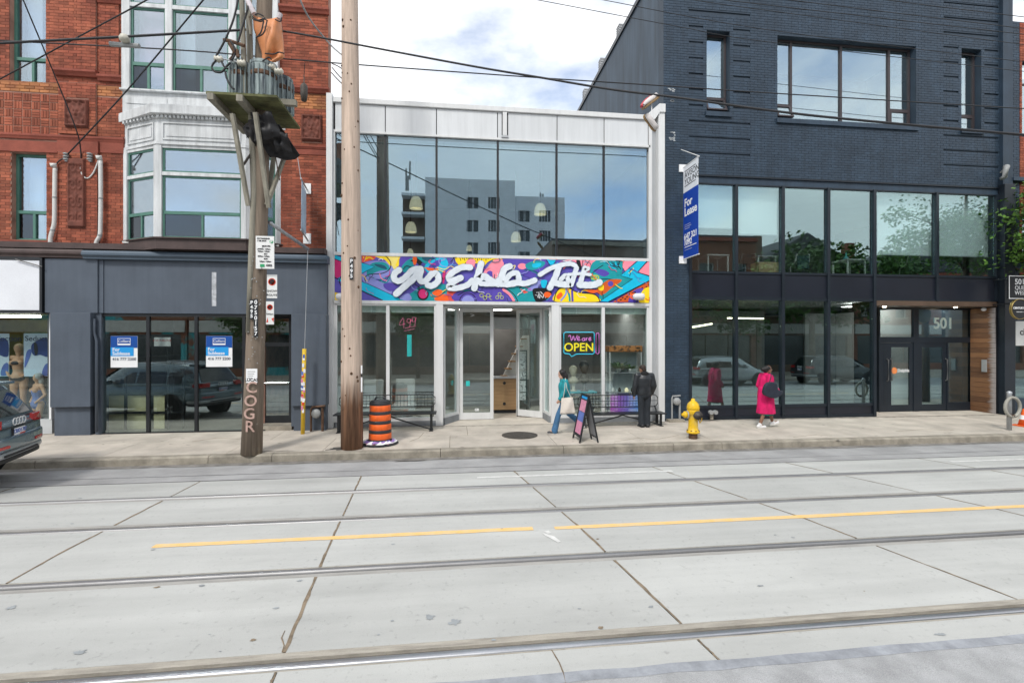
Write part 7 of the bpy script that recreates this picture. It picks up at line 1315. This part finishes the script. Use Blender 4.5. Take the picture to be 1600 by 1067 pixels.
fuse(mb,'jeans',m_jean,t,.012,2); sole_shoe(t,J['anL'],J['toL'],m_snk,m_sol); sole_shoe(t,J['anR'],J['toR'],m_snk,m_sol)
mb = MB(); h = J['head']; mb.ell(h+up_*.04-f_*.022,(.105,.098,.108),16,12,M3); mb.ell(h-f_*.075-up_*.06,(.085,.10,.125),14,10,M3); mb.ell(h-f_*.03+lf_*.075-up_*.06,(.06,.03,.12),12,8,M3); mb.ell(h-f_*.03-lf_*.075-up_*.06,(.06,.03,.12),12,8,M3); fuse(mb,'hair',m_hairb,t,.011,3)
tg_ = thing('tote_bag','white cotton tote bag hanging from the walking person in teal','bag',lw+V(-.08,-.2,.62))
def pw(x, y, z): v = Matrix.Rotation(R(180),3,'Z') @ V(x,y,z); return lw+v
c = [pw(.16,.29,.96),pw(-.13,.29,.98),pw(-.20,.30,.56),pw(.20,.30,.55)]
mb = MB(); n = 10; vs = []
for i in range(n+1):
    v = i/n
    for k in range(n+1):
        u = k/n; p = c[0].lerp(c[1],u).lerp(c[3].lerp(c[2],u),v); b = .055*math.sin(math.pi*min(max(u,.02),.98))*math.sin(math.pi*min(.12+v*.8,1))+.008*math.sin(9*u+5*v); vs.append(p+V(0,-b,0))
for i in range(n+1):
    v = i/n
    for k in range(n+1):
        u = k/n; p = c[0].lerp(c[1],u).lerp(c[3].lerp(c[2],u),v); b = .04*math.sin(math.pi*u)*math.sin(math.pi*min(.12+v*.8,1)); vs.append(p+V(0,b+.004,0))
w = n+1; q = w*w; fs = [(i*w+k,i*w+k+1,(i+1)*w+k+1,(i+1)*w+k) for i in range(n) for k in range(n)]+[(q+i*w+k,q+(i+1)*w+k,q+(i+1)*w+k+1,q+i*w+k+1) for i in range(n) for k in range(n)]
for k in range(n): fs.append((n*w+k,n*w+k+1,q+n*w+k+1,q+n*w+k)); fs += [(k*w,(k+1)*w,q+(k+1)*w,q+k*w),(k*w+n,q+k*w+n,q+(k+1)*w+n,(k+1)*w+n)]
mb.add(vs,fs).build('bag_body', m_tote, tg_, smooth=True)
for (a, b) in ((.12,.075),(-.09,.02)): MB().tube([pw(a,.30,.95),pw(b+.0,.29,1.2),pw(.04,.20,1.44),pw(.02,.12,1.455)],.013,6,flat=.5).build('strap', m_tote, tg_)
# ---- woman in the pink coat walking right
m_pnk = M('pink_coat', (.62,.006,.115), .8, var=.2, scale=5, bump=1., bscale=8, stretch=(1.6,1.6,.5)); m_nav = M('navy_leather', (.022,.027,.042), .45, var=.2, scale=6, bump=.15); m_wsn = M('white_sneaker', (.72,.72,.72), .5, var=.05)
lp = gnd(1196,668,zs); lp.z = zs(lp.y)
J = dict(pelvis=V(0,0,.93),waist=V(.01,0,1.07),chest=V(.02,0,1.30),neck=V(.035,0,1.48),head=V(.075,0,1.60),face=V(1,-.1,-.02),shL=V(.02,.18,1.42),shR=V(.02,-.18,1.42),elL=V(-.03,.23,1.16),wrL=V(.12,.2,.98),elR=V(-.02,-.25,1.16),wrR=V(.22,-.2,1.04),hipL=V(0,.09,.92),hipR=V(0,-.09,.92),knL=V(.18,.08,.50),anL=V(.27,.08,.12),toL=V(.41,.08,.14),knR=V(-.08,-.08,.49),anR=V(-.22,-.08,.09),toR=V(-.09,-.08,.05))
t, M3, f_, lf_, up_ = person('person in long bright pink coat and white sneakers walking right', lp, 0., J, m_skin2, 1.74)
mb = MB(); limb(mb,[J['waist']+V(0,0,-.1),J['waist'],J['chest'],J['neck']-V(0,0,.05)],[.19,.18,.175,.09]); capsule(mb,J['shL'],J['shR'],.09,.09); mb.ell(J['chest']+V(.07,0,.0),(.12,.16,.14))
for s in 'LR': limb(mb,[J['sh'+s],J['el'+s],J['wr'+s]-(J['wr'+s]-J['el'+s])*.1],[.095,.09,.075])
n = 22
for i, (z, rx, ry, ox) in enumerate(()): pass
prof = [(1.12,.18,.19,.0),(.95,.20,.215,.0),(.75,.215,.215,.005),(.55,.235,.22,.01),(.40,.255,.225,.015)]
vs = []
for z, rx, ry, ox in prof:
    for k in range(n): a = 2*math.pi*k/n; w_ = 1+.05*math.sin(5*a+z*6)*(1.1-z); vs.append((ox+rx*w_*math.cos(a), ry*w_*math.sin(a), z))
mb.add(vs,[(i*n+k,(i+1)*n+k,(i+1)*n+(k+1)%n,i*n+(k+1)%n) for i in range(len(prof)-1) for k in range(n)]+[tuple(range(n)),tuple(range(len(prof)*n-1,(len(prof)-1)*n-1,-1))]); fuse(mb,'coat',m_pnk,t,.013,3)
MB().lathe([(.07,0),(.085,.03),(.09,.07)],J['neck']+V(-.005,0,-.03),16).build('collar', m_pnk, t, smooth=True)
MB().lathe([(.2,0),(.205,.05)],V(.01,0,.365),22).build('green_hem', M('green_skirt',(.01,.13,.1),.7), t)
sole_shoe(t,J['anL'],J['toL'],m_wsn,m_sol); sole_shoe(t,J['anR'],J['toR'],m_wsn,m_sol)
mb = MB(); h = J['head']; mb.ell(h+up_*.04-f_*.025,(.10,.09,.092),16,12,M3); mb.ell(h-f_*.13+up_*.02,(.075,.07,.07),14,10,M3); mb.ell(h-f_*.07-up_*.02,(.05,.075,.07),12,8,M3); fuse(mb,'hair',m_hairb,t,.011,3); MB().tube([h+f_*.08+up_*.012+lf_*s*.075 for s in (-1,-.3,.3,1)],.007,6).build('glasses', m_skull, t)
bg_ = thing('shoulder_bag','large dark navy leather bag on the shoulder of the person in pink','bag',lp+V(-.05,-.3,.8))
pts = cat_rom([(-.30,1.0),(-.20,1.27),(.06,1.28),(.13,1.10),(.27,1.04),(.20,.93),(.05,.86),(-.12,.88)],4); mb = MB(); o = [(lp.x+x,lp.z+z) for x,z in pts]; mb.prism(o,lp.y-.38,lp.y-.27); b_ = mb.build('bag_body', m_nav, bg_, bevel=.035)
for a in (-.12,.06): MB().tube([lp+V(a,-.34,1.29),lp+V(a*.5+.02,-.3,1.44),lp+V(.03,-.2,1.52),lp+V(.02,-.1,1.52)],.012,6).build('strap', m_nav, bg_)
# ---- man in black leather jacket by the bench, looking into the window
m_lea = M('black_leather', (.02,.023,.027), .36, var=.3, scale=6, bump=1., bscale=10); m_trs = M('dark_trousers', (.018,.023,.03), .8, var=.2, scale=4, bump=.2); m_hood = M('black_hood', (.012,.012,.013), .9, var=.2); m_hair2 = M('dark_brown_hair', (.03,.018,.013), .6, var=.4, scale=20, bump=.6, bscale=50)
lm = V(5.28,12.98,zs(12.98))
J = dict(pelvis=V(0,0,.95),waist=V(0,0,1.09),chest=V(.015,0,1.32),neck=V(.03,0,1.49),head=V(.06,.035,1.605),face=V(1,.75,-.3),shL=V(0,.20,1.43),shR=V(0,-.20,1.43),elL=V(-.02,.265,1.15),wrL=V(.03,.28,.90),elR=V(-.03,-.265,1.15),wrR=V(.09,-.24,.93),hipL=V(0,.09,.93),hipR=V(0,-.09,.93),knL=V(.01,.085,.50),anL=V(-.01,.08,.09),toL=V(.13,.10,.05),knR=V(.01,-.085,.50),anR=V(-.01,-.085,.09),toR=V(.13,-.11,.05))
t, M3, f_, lf_, up_ = person('person in black leather jacket standing back turned at the studio window', lm, R(86), J, m_skin3, 1.74)
mb = MB(); n = 24; prof = [(.91,.165,.20),(1.0,.165,.20),(1.12,.155,.195),(1.25,.155,.21),(1.36,.15,.215),(1.44,.12,.18),(1.49,.085,.10)]; vs = [(rx*(1+.025*math.sin(4*a_+z*9))*math.cos(a_), ry*math.sin(a_), z) for z, rx, ry in prof for a_ in [2*math.pi*k/n for k in range(n)]]
mb.add(vs,[(i*n+k,i*n+(k+1)%n,(i+1)*n+(k+1)%n,(i+1)*n+k) for i in range(len(prof)-1) for k in range(n)]+[tuple(range(n-1,-1,-1)),tuple(range((len(prof)-1)*n,len(prof)*n))]); capsule(mb,J['shL'],J['shR'],.09,.09)
for s in 'LR': limb(mb,[J['sh'+s],J['el'+s],J['wr'+s]],[.092,.08,.06])
fuse(mb,'jacket',m_lea,t,.012,3); mb = MB(); mb.ell(J['pelvis']-V(0,0,.03),(.165,.185,.16))
for s in 'LR': limb(mb,[J['hip'+s],J['kn'+s],J['an'+s]],[.108,.085,.085])
fuse(mb,'trousers',m_trs,t,.012,2); sole_shoe(t,J['anL'],J['toL'],m_snk,m_blk); sole_shoe(t,J['anR'],J['toR'],m_snk,m_blk)
mb = MB(); h = J['head']; mb.ell(h+up_*.045-f_*.02,(.10,.088,.092),16,12,M3); mb.ell(h-f_*.06-up_*.02,(.05,.075,.07),12,8,M3); fuse(mb,'hair',m_hair2,t,.011,2); mb = MB(); mb.ell(J['neck']+V(-.06,0,.0),(.10,.13,.075)); mb.ell(J['neck']+V(-.02,0,.02),(.085,.10,.05)); fuse(mb,'hood',m_hood,t,.012,3)
# ================================================================== MANNEQUINS in the lingerie window
m_man = M('mannequin_skin', (.52,.32,.19), .5, var=.06); m_wig = M('wig_grey', (.42,.44,.42), .6, var=.1, scale=14, stretch=(5,5,1)); m_wig2 = M('wig_blond', (.38,.30,.18), .6, var=.2, scale=14, stretch=(5,5,1)); m_lace = M('blue_satin', (.10,.17,.42), .45, var=.15, scale=6)
def mannequin(label, px, Y, headpy, wig, cloth_, rz, z0):
    t = thing('mannequin', label, 'mannequin', (X_(px,Y),Y,z0), group='shop mannequins', rz=rz); ht = Z_(px,headpy,Y)-z0; k = ht/1.66
    mb = MB(); J = dict(p=V(0,0,.9),w=V(0,0,1.04),c=V(.02,0,1.25),n=V(.02,0,1.40),h=V(.03,0,1.53)); S = lambda v: v*k
    limb(mb,[S(J['p']),S(J['w']),S(J['c']),S(J['n']-V(0,0,.06))],[.15*k,.105*k,.125*k,.06*k]); capsule(mb,S(V(0,.15,1.35)),S(V(0,-.15,1.35)),.055*k,.055*k); capsule(mb,S(J['n']-V(0,0,.03)),S(J['h']),.045*k,.045*k); mb.ell(S(J['h']+V(0,0,.03)),(.085*k,.07*k,.11*k))
    for s in (-1,1): limb(mb,[S(V(0,.16*s,1.35)),S(V(-.03,.26*s,1.12)),S(V(.08,.16*s,.97)),S(V(.12,.12*s,.93))],[.05*k,.038*k,.027*k,.02*k]); limb(mb,[S(V(0,.085*s,.88)),S(V(.03,.09*s,.48)),S(V(0,.09*s,.08)),S(V(.1,.09*s,.03))],[.09*k,.055*k,.035*k,.03*k]); mb.ell(S(V(.1,.07*s,1.24)),(.06*k,.065*k,.06*k))
    fuse(mb,'body',m_man,t,.011,3); mb = MB(); mb.ell(S(J['h']+V(-.03,0,.05)),(.105*k,.095*k,.105*k)); mb.ell(S(J['h']+V(-.07,0,-.06)),(.07*k,.095*k,.13*k)); fuse(mb,'wig',wig,t,.012,2)
    mb = MB(); limb(mb,[S(J['p']+V(0,0,-.02)),S(J['w']),S(J['c']-V(0,0,.03))],[.158*k,.113*k,.128*k]) if cloth_ is m_lace else [mb.ell(S(J['p']-V(0,0,.03)),(.155*k,.165*k,.09*k)), mb.ell(S(V(.06,0,1.235)),(.115*k,.15*k,.06*k))]; fuse(mb,'lingerie',cloth_,t,.012,2)
zf0 = Z_(40,655,ly)+.005
mannequin('mannequin with grey wig and blue bodysuit beside the grey pier',60,YF+.42,584,m_wig,m_lace,R(-120),zf0-.55); mannequin('mannequin with long blond wig and black lingerie between the posters',30,YF+.6,538,m_wig2,m_blk,R(-80),zf0)
bx('display_plinth', m_blk, ls, BX0, X_(79), YF+.85, YF+.9, zf0, Z_(40,560,YF+.85))
# ================================================================== CARS
def car(label, loc, rz, paint, scale=1., group='cars on the street'):
    t = thing('car', label, 'car', loc, group=group, rz=rz); t.scale = (scale,)*3
    st = [(-2.34,.74,.60,.90,.93),(-2.31,.86,.56,1.0,1.02),(-2.15,.925,.50,1.05,1.07),(-1.6,.945,.36,1.06,1.08),(0,.945,.28,1.04,1.06),(.9,.94,.28,1.01,1.04),(1.3,.94,.28,.98,1.03),(1.9,.91,.30,.88,.96),(2.2,.82,.36,.78,.85),(2.33,.62,.45,.66,.72)]
    vs = []; 
    for x, hw, z0, zb_, zt_ in st:
        m = (z0+zb_)/2; half = [(0,z0),(.8*hw,z0),(.96*hw,z0+.08),(hw,m-.06),(.985*hw,m+.14),(.94*hw,zb_),(.8*hw,zb_+.02),(.4*hw,zt_+.01),(0,zt_+.015)]
        vs += [(x,y,z) for y, z in half]+[(x,-y,z) for y, z in half[-2:0:-1]]
    n = 16; fs = [(i*n+k,i*n+(k+1)%n,(i+1)*n+(k+1)%n,(i+1)*n+k) for i in range(len(st)-1) for k in range(n)]+[tuple(range(n-1,-1,-1)),tuple(range((len(st)-1)*n,len(st)*n))]
    o = MB().add(vs,fs).build('body', paint, t, smooth=True); o.modifiers.new('sub','SUBSURF').render_levels = 2
    cs_ = [(-2.24,.82,1.04,.76,1.07),(-2.08,.85,1.05,.68,1.36),(-1.90,.87,1.05,.63,1.585),(-1.2,.885,1.05,.64,1.655),(0,.885,1.04,.64,1.665),(.45,.88,1.03,.63,1.60),(.95,.86,1.02,.62,1.30),(1.35,.82,1.0,.62,1.03)]
    vs = []
    for x, hb, zb_, ht, zt_ in cs_:
        half = [(hb,zb_-.05),(hb,zb_),((hb*.35+ht*.65)+.02,zb_+(zt_-zb_)*.72),(ht+.01,zt_-.035*(zt_>1.2)),(ht*.8,zt_),(0,zt_+.02)]; vs += [(x,y,z) for y,z in half]+[(x,-y,z) for y,z in half[-2::-1]]
    n = 11; fs = [(i*n+k,i*n+k+1,(i+1)*n+k+1,(i+1)*n+k) for i in range(len(cs_)-1) for k in range(n-1)]+[tuple(range(n-1,-1,-1)),tuple(range((len(cs_)-1)*n,len(cs_)*n))]
    MB().add(vs,fs).build('cabin', paint, t, smooth='auto')
    gl = M('car_glass',(.01,.014,.017),.06,var=.05,spec=.8,fine=0)
    def cab(x):
        for a, b in zip(cs_, cs_[1:]):
            if a[0] <= x <= b[0]: u = (x-a[0])/(b[0]-a[0]); return [p+(q-p)*u for p, q in zip(a,b)]
        return cs_[0]
    for s in (-1,1):
        for x0, x1 in ((-1.72,-1.25),(-1.2,-.22),(-.15,.72)):
            vs = []; k = 5
            for i in range(k+1):
                x = x0+(x1-x0)*i/k; _, hb, zb_, ht, zt_ = cab(x); w2 = (hb*.35+ht*.65)+.02; v = .9 if x < .35 else .8
                vs += [(x,s*(hb+.006),zb_+.03),(x,s*(w2+.012),zb_+(zt_-zb_)*.72*v)]
            MB().add(vs,[(2*i,2*i+1,2*i+3,2*i+2) for i in range(k)]).build('side_window', gl, t)
        MB().tube([(x,s*(cab(x)[3]-.03),cab(x)[4]+.02) for x in (-1.8,-1.5,-.5,.1,.35)],.018,6).build('roof_rail', m_alug, t); MB().cbox((.62,s*1.0,1.1),(.12,.2,.14)).build('mirror', paint, t, bevel=.04)
    rw = [(-2.215,.66,1.115),(-2.11,.60,1.32),(-1.985,.54,1.50)]; vs = []
    for x, w_, z in rw: vs += [(x-.03+.02*abs(q/3-1)**2, -w_+w_*2*q/6, z) for q in range(7)]
    MB().add(vs,[(i*7+k,i*7+k+1,(i+1)*7+k+1,(i+1)*7+k) for i in range(2) for k in range(6)]).build('rear_window', gl, t, smooth=True)
    ww = [(1.30,.70,1.08),(1.0,.66,1.30),(.62,.60,1.53)]; vs = []
    for x, w_, z in ww: vs += [(x+.03, -w_+w_*2*q/6, z) for q in range(7)]
    MB().add(vs,[(i*7+k,i*7+k+1,(i+1)*7+k+1,(i+1)*7+k) for i in range(2) for k in range(6)]).build('windscreen', gl, t, smooth=True)
    MB().box(-2.07,-1.7,-.58,.58,1.585,1.635).build('roof_spoiler', paint, t, bevel=.02)
    m_tl = M('tail_light',(.45,.008,.01),.15,var=.05,coat=.5); m_sil = M('skid_silver',(.42,.44,.45),.35,metal=.4,var=.05); m_bump = M('bumper_black',(.03,.03,.032),.6)
    for s in (-1,1):
        P = [(-2.345,s*.50,1.08),(-2.345,s*.50,.97),(-2.34,s*.72,.96),(-2.29,s*.85,.965),(-2.18,s*.935,.985),(-2.18,s*.93,1.06),(-2.28,s*.85,1.085),(-2.335,s*.70,1.085)]; q = [(x+.05,y*.96,z) for x,y,z in P]; k = len(P)
        MB().add(P+q,[tuple(range(k)),tuple(range(2*k-1,k-1,-1))]+[(i,(i+1)%k,(i+1)%k+k,i+k) for i in range(k)]).build('tail_light', m_tl, t, bevel=.008)
        MB().prismZ([(-2.412,s*.40),(-2.385,s*.66),(-2.35,s*.78),(-2.2,s*.78),(-2.2,s*.40)][::s],.655,.70).build('reflector', m_tl, t, bevel=.008); P = [(2.18,s*.55,.70),(2.30,s*.5,.66),(2.16,s*.84,.74),(2.02,s*.88,.80),(2.1,s*.62,.79)]; MB().prismZ([(2.26,s*.48),(2.2,s*.74),(2.04,s*.86),(1.96,s*.84),(2.1,s*.5)],.70,.80).build('headlight', m_alug, t, bevel=.01)
    def bplan(k, e): q = cat_rom([(-1.95,-.945*k),(-2.2,-.92*k),(-2.33-e*.5,-.80*k),(-2.37-e,-.45*k),(-2.38-e,0),(-2.37-e,.45*k),(-2.33-e*.5,.80*k),(-2.2,.92*k),(-1.95,.945*k)],4,False); return q[::-1]
    MB().prismZ(bplan(1.005,.02),.60,.82).build('rear_bumper', paint, t, bevel=.04); MB().prismZ(bplan(.985,.008),.50,.598).build('skid_plate', m_sil, t, bevel=.03); MB().prismZ(bplan(.95,-.03),.42,.498).build('lower_valance', m_bump, t, bevel=.02); MB().box(-2.402,-2.3,-.5,.5,.525,.56).build('diffuser', m_bump, t, bevel=.01)
    MB().box(-2.352,-2.31,-.2,.2,.81,.93).build('plate_recess', m_bump, t); pl_ = MB().box(-2.362,-2.353,-.16,.16,.815,.925).build('licence_plate', m_pw, t); text('CRKH 787', .085, m_print, pl_, (-2.364,0,.875), rot=(R(90),0,R(-90)), bold=.002); bx('plate_frame', m_sr, pl_, -2.3645,-2.3622,-.15,0,.818,.836); MB().box(-2.346,-2.32,-.86,.86,.945,.955).build('tailgate_seam', m_bump, t)
    for k in range(4): c = V(-2.352,.135-.09*k,1.03); MB().tube([c+V(0,math.cos(a*.3927)*.055,math.sin(a*.3927)*.055) for a in range(17)],.009,6,cap=False).build('badge_ring', m_alu, t, smooth=True)
    for x in (-1.41,1.41):
        for s in (-1,1):
            MB().lathe([(.43,0),(.43,.02),(0,.02)],(x,s*.93-.01,.36),28,'Y').build('wheel_arch', m_bump, t)
            c = (x,s*.835,.355); w_ = MB().lathe([(.24,-.125),(.31,-.13),(.345,-.11),(.355,-.06),(.355,.06),(.345,.11),(.31,.13),(.24,.125)],c,28,'Y').build('tyre', M('tyre_rubber',(.018,.018,.019),.8,var=.15), t, smooth=True); MB().lathe([(.0,s*.11),(.07,s*.115),(.08,s*.1),(.235,s*.10),(.245,s*.125),(.24,-s*.1)],c,28,'Y').build('rim', M('rim_grey',(.12,.12,.125),.35,metal=.7), w_, smooth=True)
            for k in range(5): a = k*1.2566; MB().bar((x+math.cos(a)*.05,s*.835+s*.118,.355+math.sin(a)*.05),(x+math.cos(a)*.235,s*.835+s*.112,.355+math.sin(a)*.235),.045,.02,up=(0,1,0)).build('spoke', m_sil, w_)
    return t
m_pt = M('car_paint_blue_grey', (.15,.215,.255), .25, metal=.4, var=.05, scale=2, coat=.7, fine=0); m_pt2 = M('car_paint_silver', (.42,.44,.46), .25, metal=.6, var=.04, coat=.6, fine=0)
hd = V(math.cos(R(197)),math.sin(R(197)),0); rcx = V(-7.80,9.72,0)+hd*2.34*1.12
car('blue grey SUV leaving the left edge of the picture', (rcx.x,rcx.y,zr(10.0)-.0), R(197), m_pt, 1.12)
car('silver SUV parked beyond the camera, seen only mirrored in the dark building glass', (16.4,.2,zr(.2)), 0, m_pt2, 1.03); car('dark grey SUV parked farther right, seen only mirrored in the dark glass', (23.6,.2,zr(.2)), 0, M('car_paint_dark',(.05,.055,.06),.25,metal=.4,coat=.6,fine=0), 1.03)
# ================================================================== STREET TREES
m_bark = M('tree_bark', (.12,.09,.065), .9, var=.3, scale=6, bump=.7, bscale=20, stretch=(4,4,.7)); m_fol = M('foliage', (.060,.135,.022), .6, var=.35, scale=1.1, attr='rnd', rnd=.55); m_fol2 = M('foliage_bright', (.10,.215,.03), .5, var=.4, scale=1.4, attr='rnd', rnd=.6)
def tree(label, loc, h, cr, nleaf, ls_, mat, seed, group='street trees', minx=-99, minz=-1):
    rr = random.Random(seed); t = thing('street_tree', label, 'tree', loc, group=group, rz=0.); mb = MB(); tips = []; tr_h = h*.38
    trunk = [V(0,0,-.1),V(.03,.02,tr_h*.5),V(-.02,.04,tr_h),V(.05,0,h*.75)]; mb.tube(trunk,[.17,.13,.11,.04],10)
    for i in range(9):
        a = rr.uniform(0,6.28); z = tr_h*rr.uniform(.85,1.6); b = V(0,0,z); e = V(math.cos(a),math.sin(a),rr.uniform(.4,1.1)).normalized()*cr*rr.uniform(.7,1.1)
        if e.x < minx: e.x = minx*.8
        mid = b+e*.5+V(0,0,.12); mb.tube([b,mid,b+e],[.06,.04,.012],7); tips += [mid,b+e]
        for k in range(3): f = mid+V(rr.uniform(-1,1),rr.uniform(-1,1),rr.uniform(-.3,.8))*cr*.5; mb.tube([mid,f],[.025,.008],5); tips.append(f)
    mb.build('trunk', m_bark, t, smooth=True); lf = MB(); cl = []
    for p in tips:
        for k in range(2): cl.append((p+V(rr.gauss(0,.25),rr.gauss(0,.25),rr.gauss(0,.2))*cr*.6, cr*rr.uniform(.16,.34), rr.random()))
    for i in range(nleaf):
        c, r, g = rr.choice(cl)
        if c.x-r < minx or c.z < minz: continue
        d = V(rr.gauss(0,1),rr.gauss(0,1),rr.gauss(0,.7)); d = d.normalized()*r*rr.random()**.4; p = c+d; u = V(rr.uniform(-1,1),rr.uniform(-1,1),rr.uniform(-.9,.2)).normalized(); s = ls_*rr.uniform(.6,1.3); w = u.cross(V(rr.uniform(-1,1),rr.uniform(-1,1),1)).normalized()*s*.3
        lf.add([p,p+u*s*.5+w,p+u*s,p+u*s*.5-w],[(0,1,2,3)],a=min(1,max(0,g*.6+rr.random()*.4)))
    lf.build('crown', mat, t, attr=True); return t
tr0 = tree('street tree whose bright leaves reach in at the right edge', (18.7,12.0,zs(12.0)), 10.5, 2.5, 14000, .135, m_fol2, 21, minx=-2.6, minz=5.0)
# a drooping spray of leaves near the frame edge
# ================================================================== ACROSS THE STREET (seen mirrored in the glass)
m_ob1 = M('opposite_brick', (.22,.09,.055), .85, var=.2, scale=1.5, bump=.2); m_ob2 = M('opposite_brown', (.17,.12,.09), .85, var=.2, scale=1.5); m_og = M('apartment_cladding', (.78,.80,.82), .6, var=.06, scale=1.2); m_owin = M('far_window_glass', (.03,.04,.045), .12, var=.2, scale=.5, spec=.7); m_roof = M('slate_roof', (.07,.075,.085), .8, var=.2, scale=3)
m_mur = M('painted_wall', (.05,.34,.38), .7, col2=(.20,.075,.04), scale=.35, lo=.46, hi=.5); m_sgn2 = M('shop_sign_pale', (.5,.5,.48), .6, var=.05)
def shoprow(label, x0, x1, h, wallm, y=-9., gable=False, sign=None, sc=None):
    t = thing('opposite_shop', label, 'building', ((x0+x1)/2,y,0), group='buildings across the street'); nb_ = max(2,int((x1-x0)/2.4)); w = (x1-x0)/nb_; holes = []; rows = [(4.6,6.3)]+([(7.3,8.8)] if h > 9 else [])
    for i in range(nb_):
        for a, b in rows: holes.append((x0+w*(i+.28),x0+w*(i+.72),a,b))
    holes.append((x0+.4,x1-.4,.6,3.0)); mb = MB(); wall_cut(mb,x0,x1,0,h,y-.3,y,holes); mb.box(x0,x1,y-8,y-7.8,0,h); mb.box(x0,x0+.2,y-7.8,y-.3,0,h); mb.box(x1-.2,x1,y-7.8,y-.3,0,h); mb.build('wall', wallm, t)
    for hx0,hx1,a,b in holes[:-1]:
        f = MB(); f.box(hx0,hx1,y-.16,y-.1,(a+b)/2-.03,(a+b)/2+.03); f.box(hx0,hx0+.05,y-.16,y-.1,a,b); f.box(hx1-.05,hx1,y-.16,y-.1,a,b); f.box(hx0,hx1,y-.17,y-.1,b-.05,b); wn = f.build('window', m_alu, t); bx('pane', m_owin, wn, hx0, hx1, y-.22, y-.2, a, b); bx('sill', m_kerb, wn, hx0-.08, hx1+.08, y-.1, y+.07, a-.1, a-.001)
    n = max(2,int((x1-x0)/2)); 
    for i in range(n): a = x0+.4+(x1-x0-.8)*i/n; bx('shop_pane', m_owin, t, a+.05, a+(x1-x0-.8)/n-.05, y-.2, y-.17, .6, 3.0)
    bx('sign_band', sc or m_sgn2, t, x0+.1, x1-.1, y+.01, y+.12, 3.15, 3.95)
    if sign: text(sign, .55, m_sr if sc is None else m_pw, t, ((x0+x1)/2,y+.125,3.55), rot=(R(90),0,R(180)), bold=.01)
    bx('cornice', m_sand if wallm is m_ob1 else m_kerb, t, x0, x1, y+.001, y+.25, h-.35, h-.05)
    if gable: MB().prism([(x0-.2,h),(x1+.2,h),((x0+x1)/2,h+2.6)],y-7.8,y+.3).build('gable_roof', m_roof, t); bx('chimney', wallm, t, x0+.6, x0+1.3, y-2, y-1.3, h, h+2.6)
    else: bx('roof', m_roof, t, x0, x1, y-8, y+.05, h, h+.15)
    return t
shoprow('colourful painted brick shop across the street at far left', -34., -18.5, 7.2, m_mur); shoprow('turquoise mural wall across the street opposite the grey shopfront', -18.4, -7., 6.4, m_mur); shoprow('low brown shop across the street opposite the studio', -6.9, 7.4, 6.3, m_ob2)
shoprow('tall brown flat roofed shop across the street mirrored at the right of the studio glass', 7.5, 15.8, 10.3, m_ob2); shoprow('tall red brick shop across the street opposite the dark corner', 15.9, 24.4, 10.9, m_ob1); shoprow('gabled brown house with chimney across the street', 24.5, 33., 8.8, m_ob2, gable=True); shoprow('gabled red brick house across the street at far right', 33.1, 50., 8.4, m_ob1, gable=True)
# grey apartment block behind the shops
ap = thing('apartment_block', 'grey clad apartment block mirrored in the upper studio glass', 'building', (2,-31,0)); YV = 2*(YF+.05)+30.
def vx(px): return X_(px, YV)
def vz(px, py): return Z_(px, py, YV)
y = -30.
def block(px0, px1, pyt, nm, y, cols, rows):
    x0, x1, h = vx(px0), vx(px1), vz((px0+px1)/2,pyt); holes = []
    for c in cols:
        for r_ in rows: holes.append((vx(c-9),vx(c+9),vz(c,r_+9),vz(c,r_-9)))
    mb = MB(); wall_cut(mb,x0,x1,0,h,y-.4,y,holes); mb.box(x0,x1,y-14,y-13.6,0,h); mb.box(x0,x0+.3,y-13.6,y-.4,0,h); mb.box(x1-.3,x1,y-13.6,y-.4,0,h); mb.box(x0,x1,y-14,y,h,h+.3); mb.build(nm, m_og, ap)
    for a, b, c, d in holes: w_ = MB().box(a,b,y-.3,y-.25,c,d).build('window', m_owin, ap); bx('window_bar', m_alug, w_, (a+b)/2-.04, (a+b)/2+.04, y-.25, y-.2, c, d)
    k = x0
    f = MB()
    while k < x1: f.box(k,k+.06,y,y+.04,0,h); k += .7
    stuff(f.build('cladding_ribs', m_og, ap))
block(664,805,284,'main_block',y,[738,772],[317,353,388,424]); block(806,888,304,'side_wing',y-2,[823,836+20],[331,363,397,430])
bx('stair_tower', m_ob2, ap, vx(628), vx(663), y-6, y-1, 0, vz(645,299)); 
for k, py in enumerate((303,333,371,409)): bx('balcony_slab', m_og, ap, vx(628), vx(663), y-1, y+.5, vz(645,py)-.3, vz(645,py))
for px, h0_, h1_ in ((631,285,250),(637,268,238),(634,285,262)): MB().tube([(vx(px),y-3,vz(px,h0_)),(vx(px),y-3,vz(px,h1_))],.12,6).build('roof_mast', m_mgrey, ap)
for px, h0_, h1_ in ((851,304,290),(855,304,292)): MB().tube([(vx(px),y-3,vz(px,h0_)),(vx(px),y-3,vz(px,h1_))],.12,6).build('roof_mast', m_mgrey, ap)
for i, (x, yy, s, rz_, lab) in enumerate(((-13.,-5.4,1.0,.4,'leafy street tree across the street opposite the grey shopfront'),(14.6,-5.6,1.15,2.,'leafy street tree across the street opposite the dark building corner'),(20.2,-5.2,1.2,4.,'leafy street tree across the street opposite the dark building middle'),(26.6,-5.6,1.6,5.2,'tall leafy street tree across the street before the gabled house'),(31.8,-5.4,1.5,.2,'tall leafy street tree across the street at far right'),(-2.4,-5.6,.85,1.1,'small leafy street tree across the street opposite the studio'))):
    if i == 0: proto = tree(lab, (x,yy,0), 7.4, 2.3, 5200, .24, m_fol, 5, 'street trees across the street'); proto.rotation_euler.z = rz_
    else: c_ = copy_tree(proto); c_.location = (x,yy,0); c_.rotation_euler.z = rz_; c_.scale = (s,)*3; c_['label'] = lab
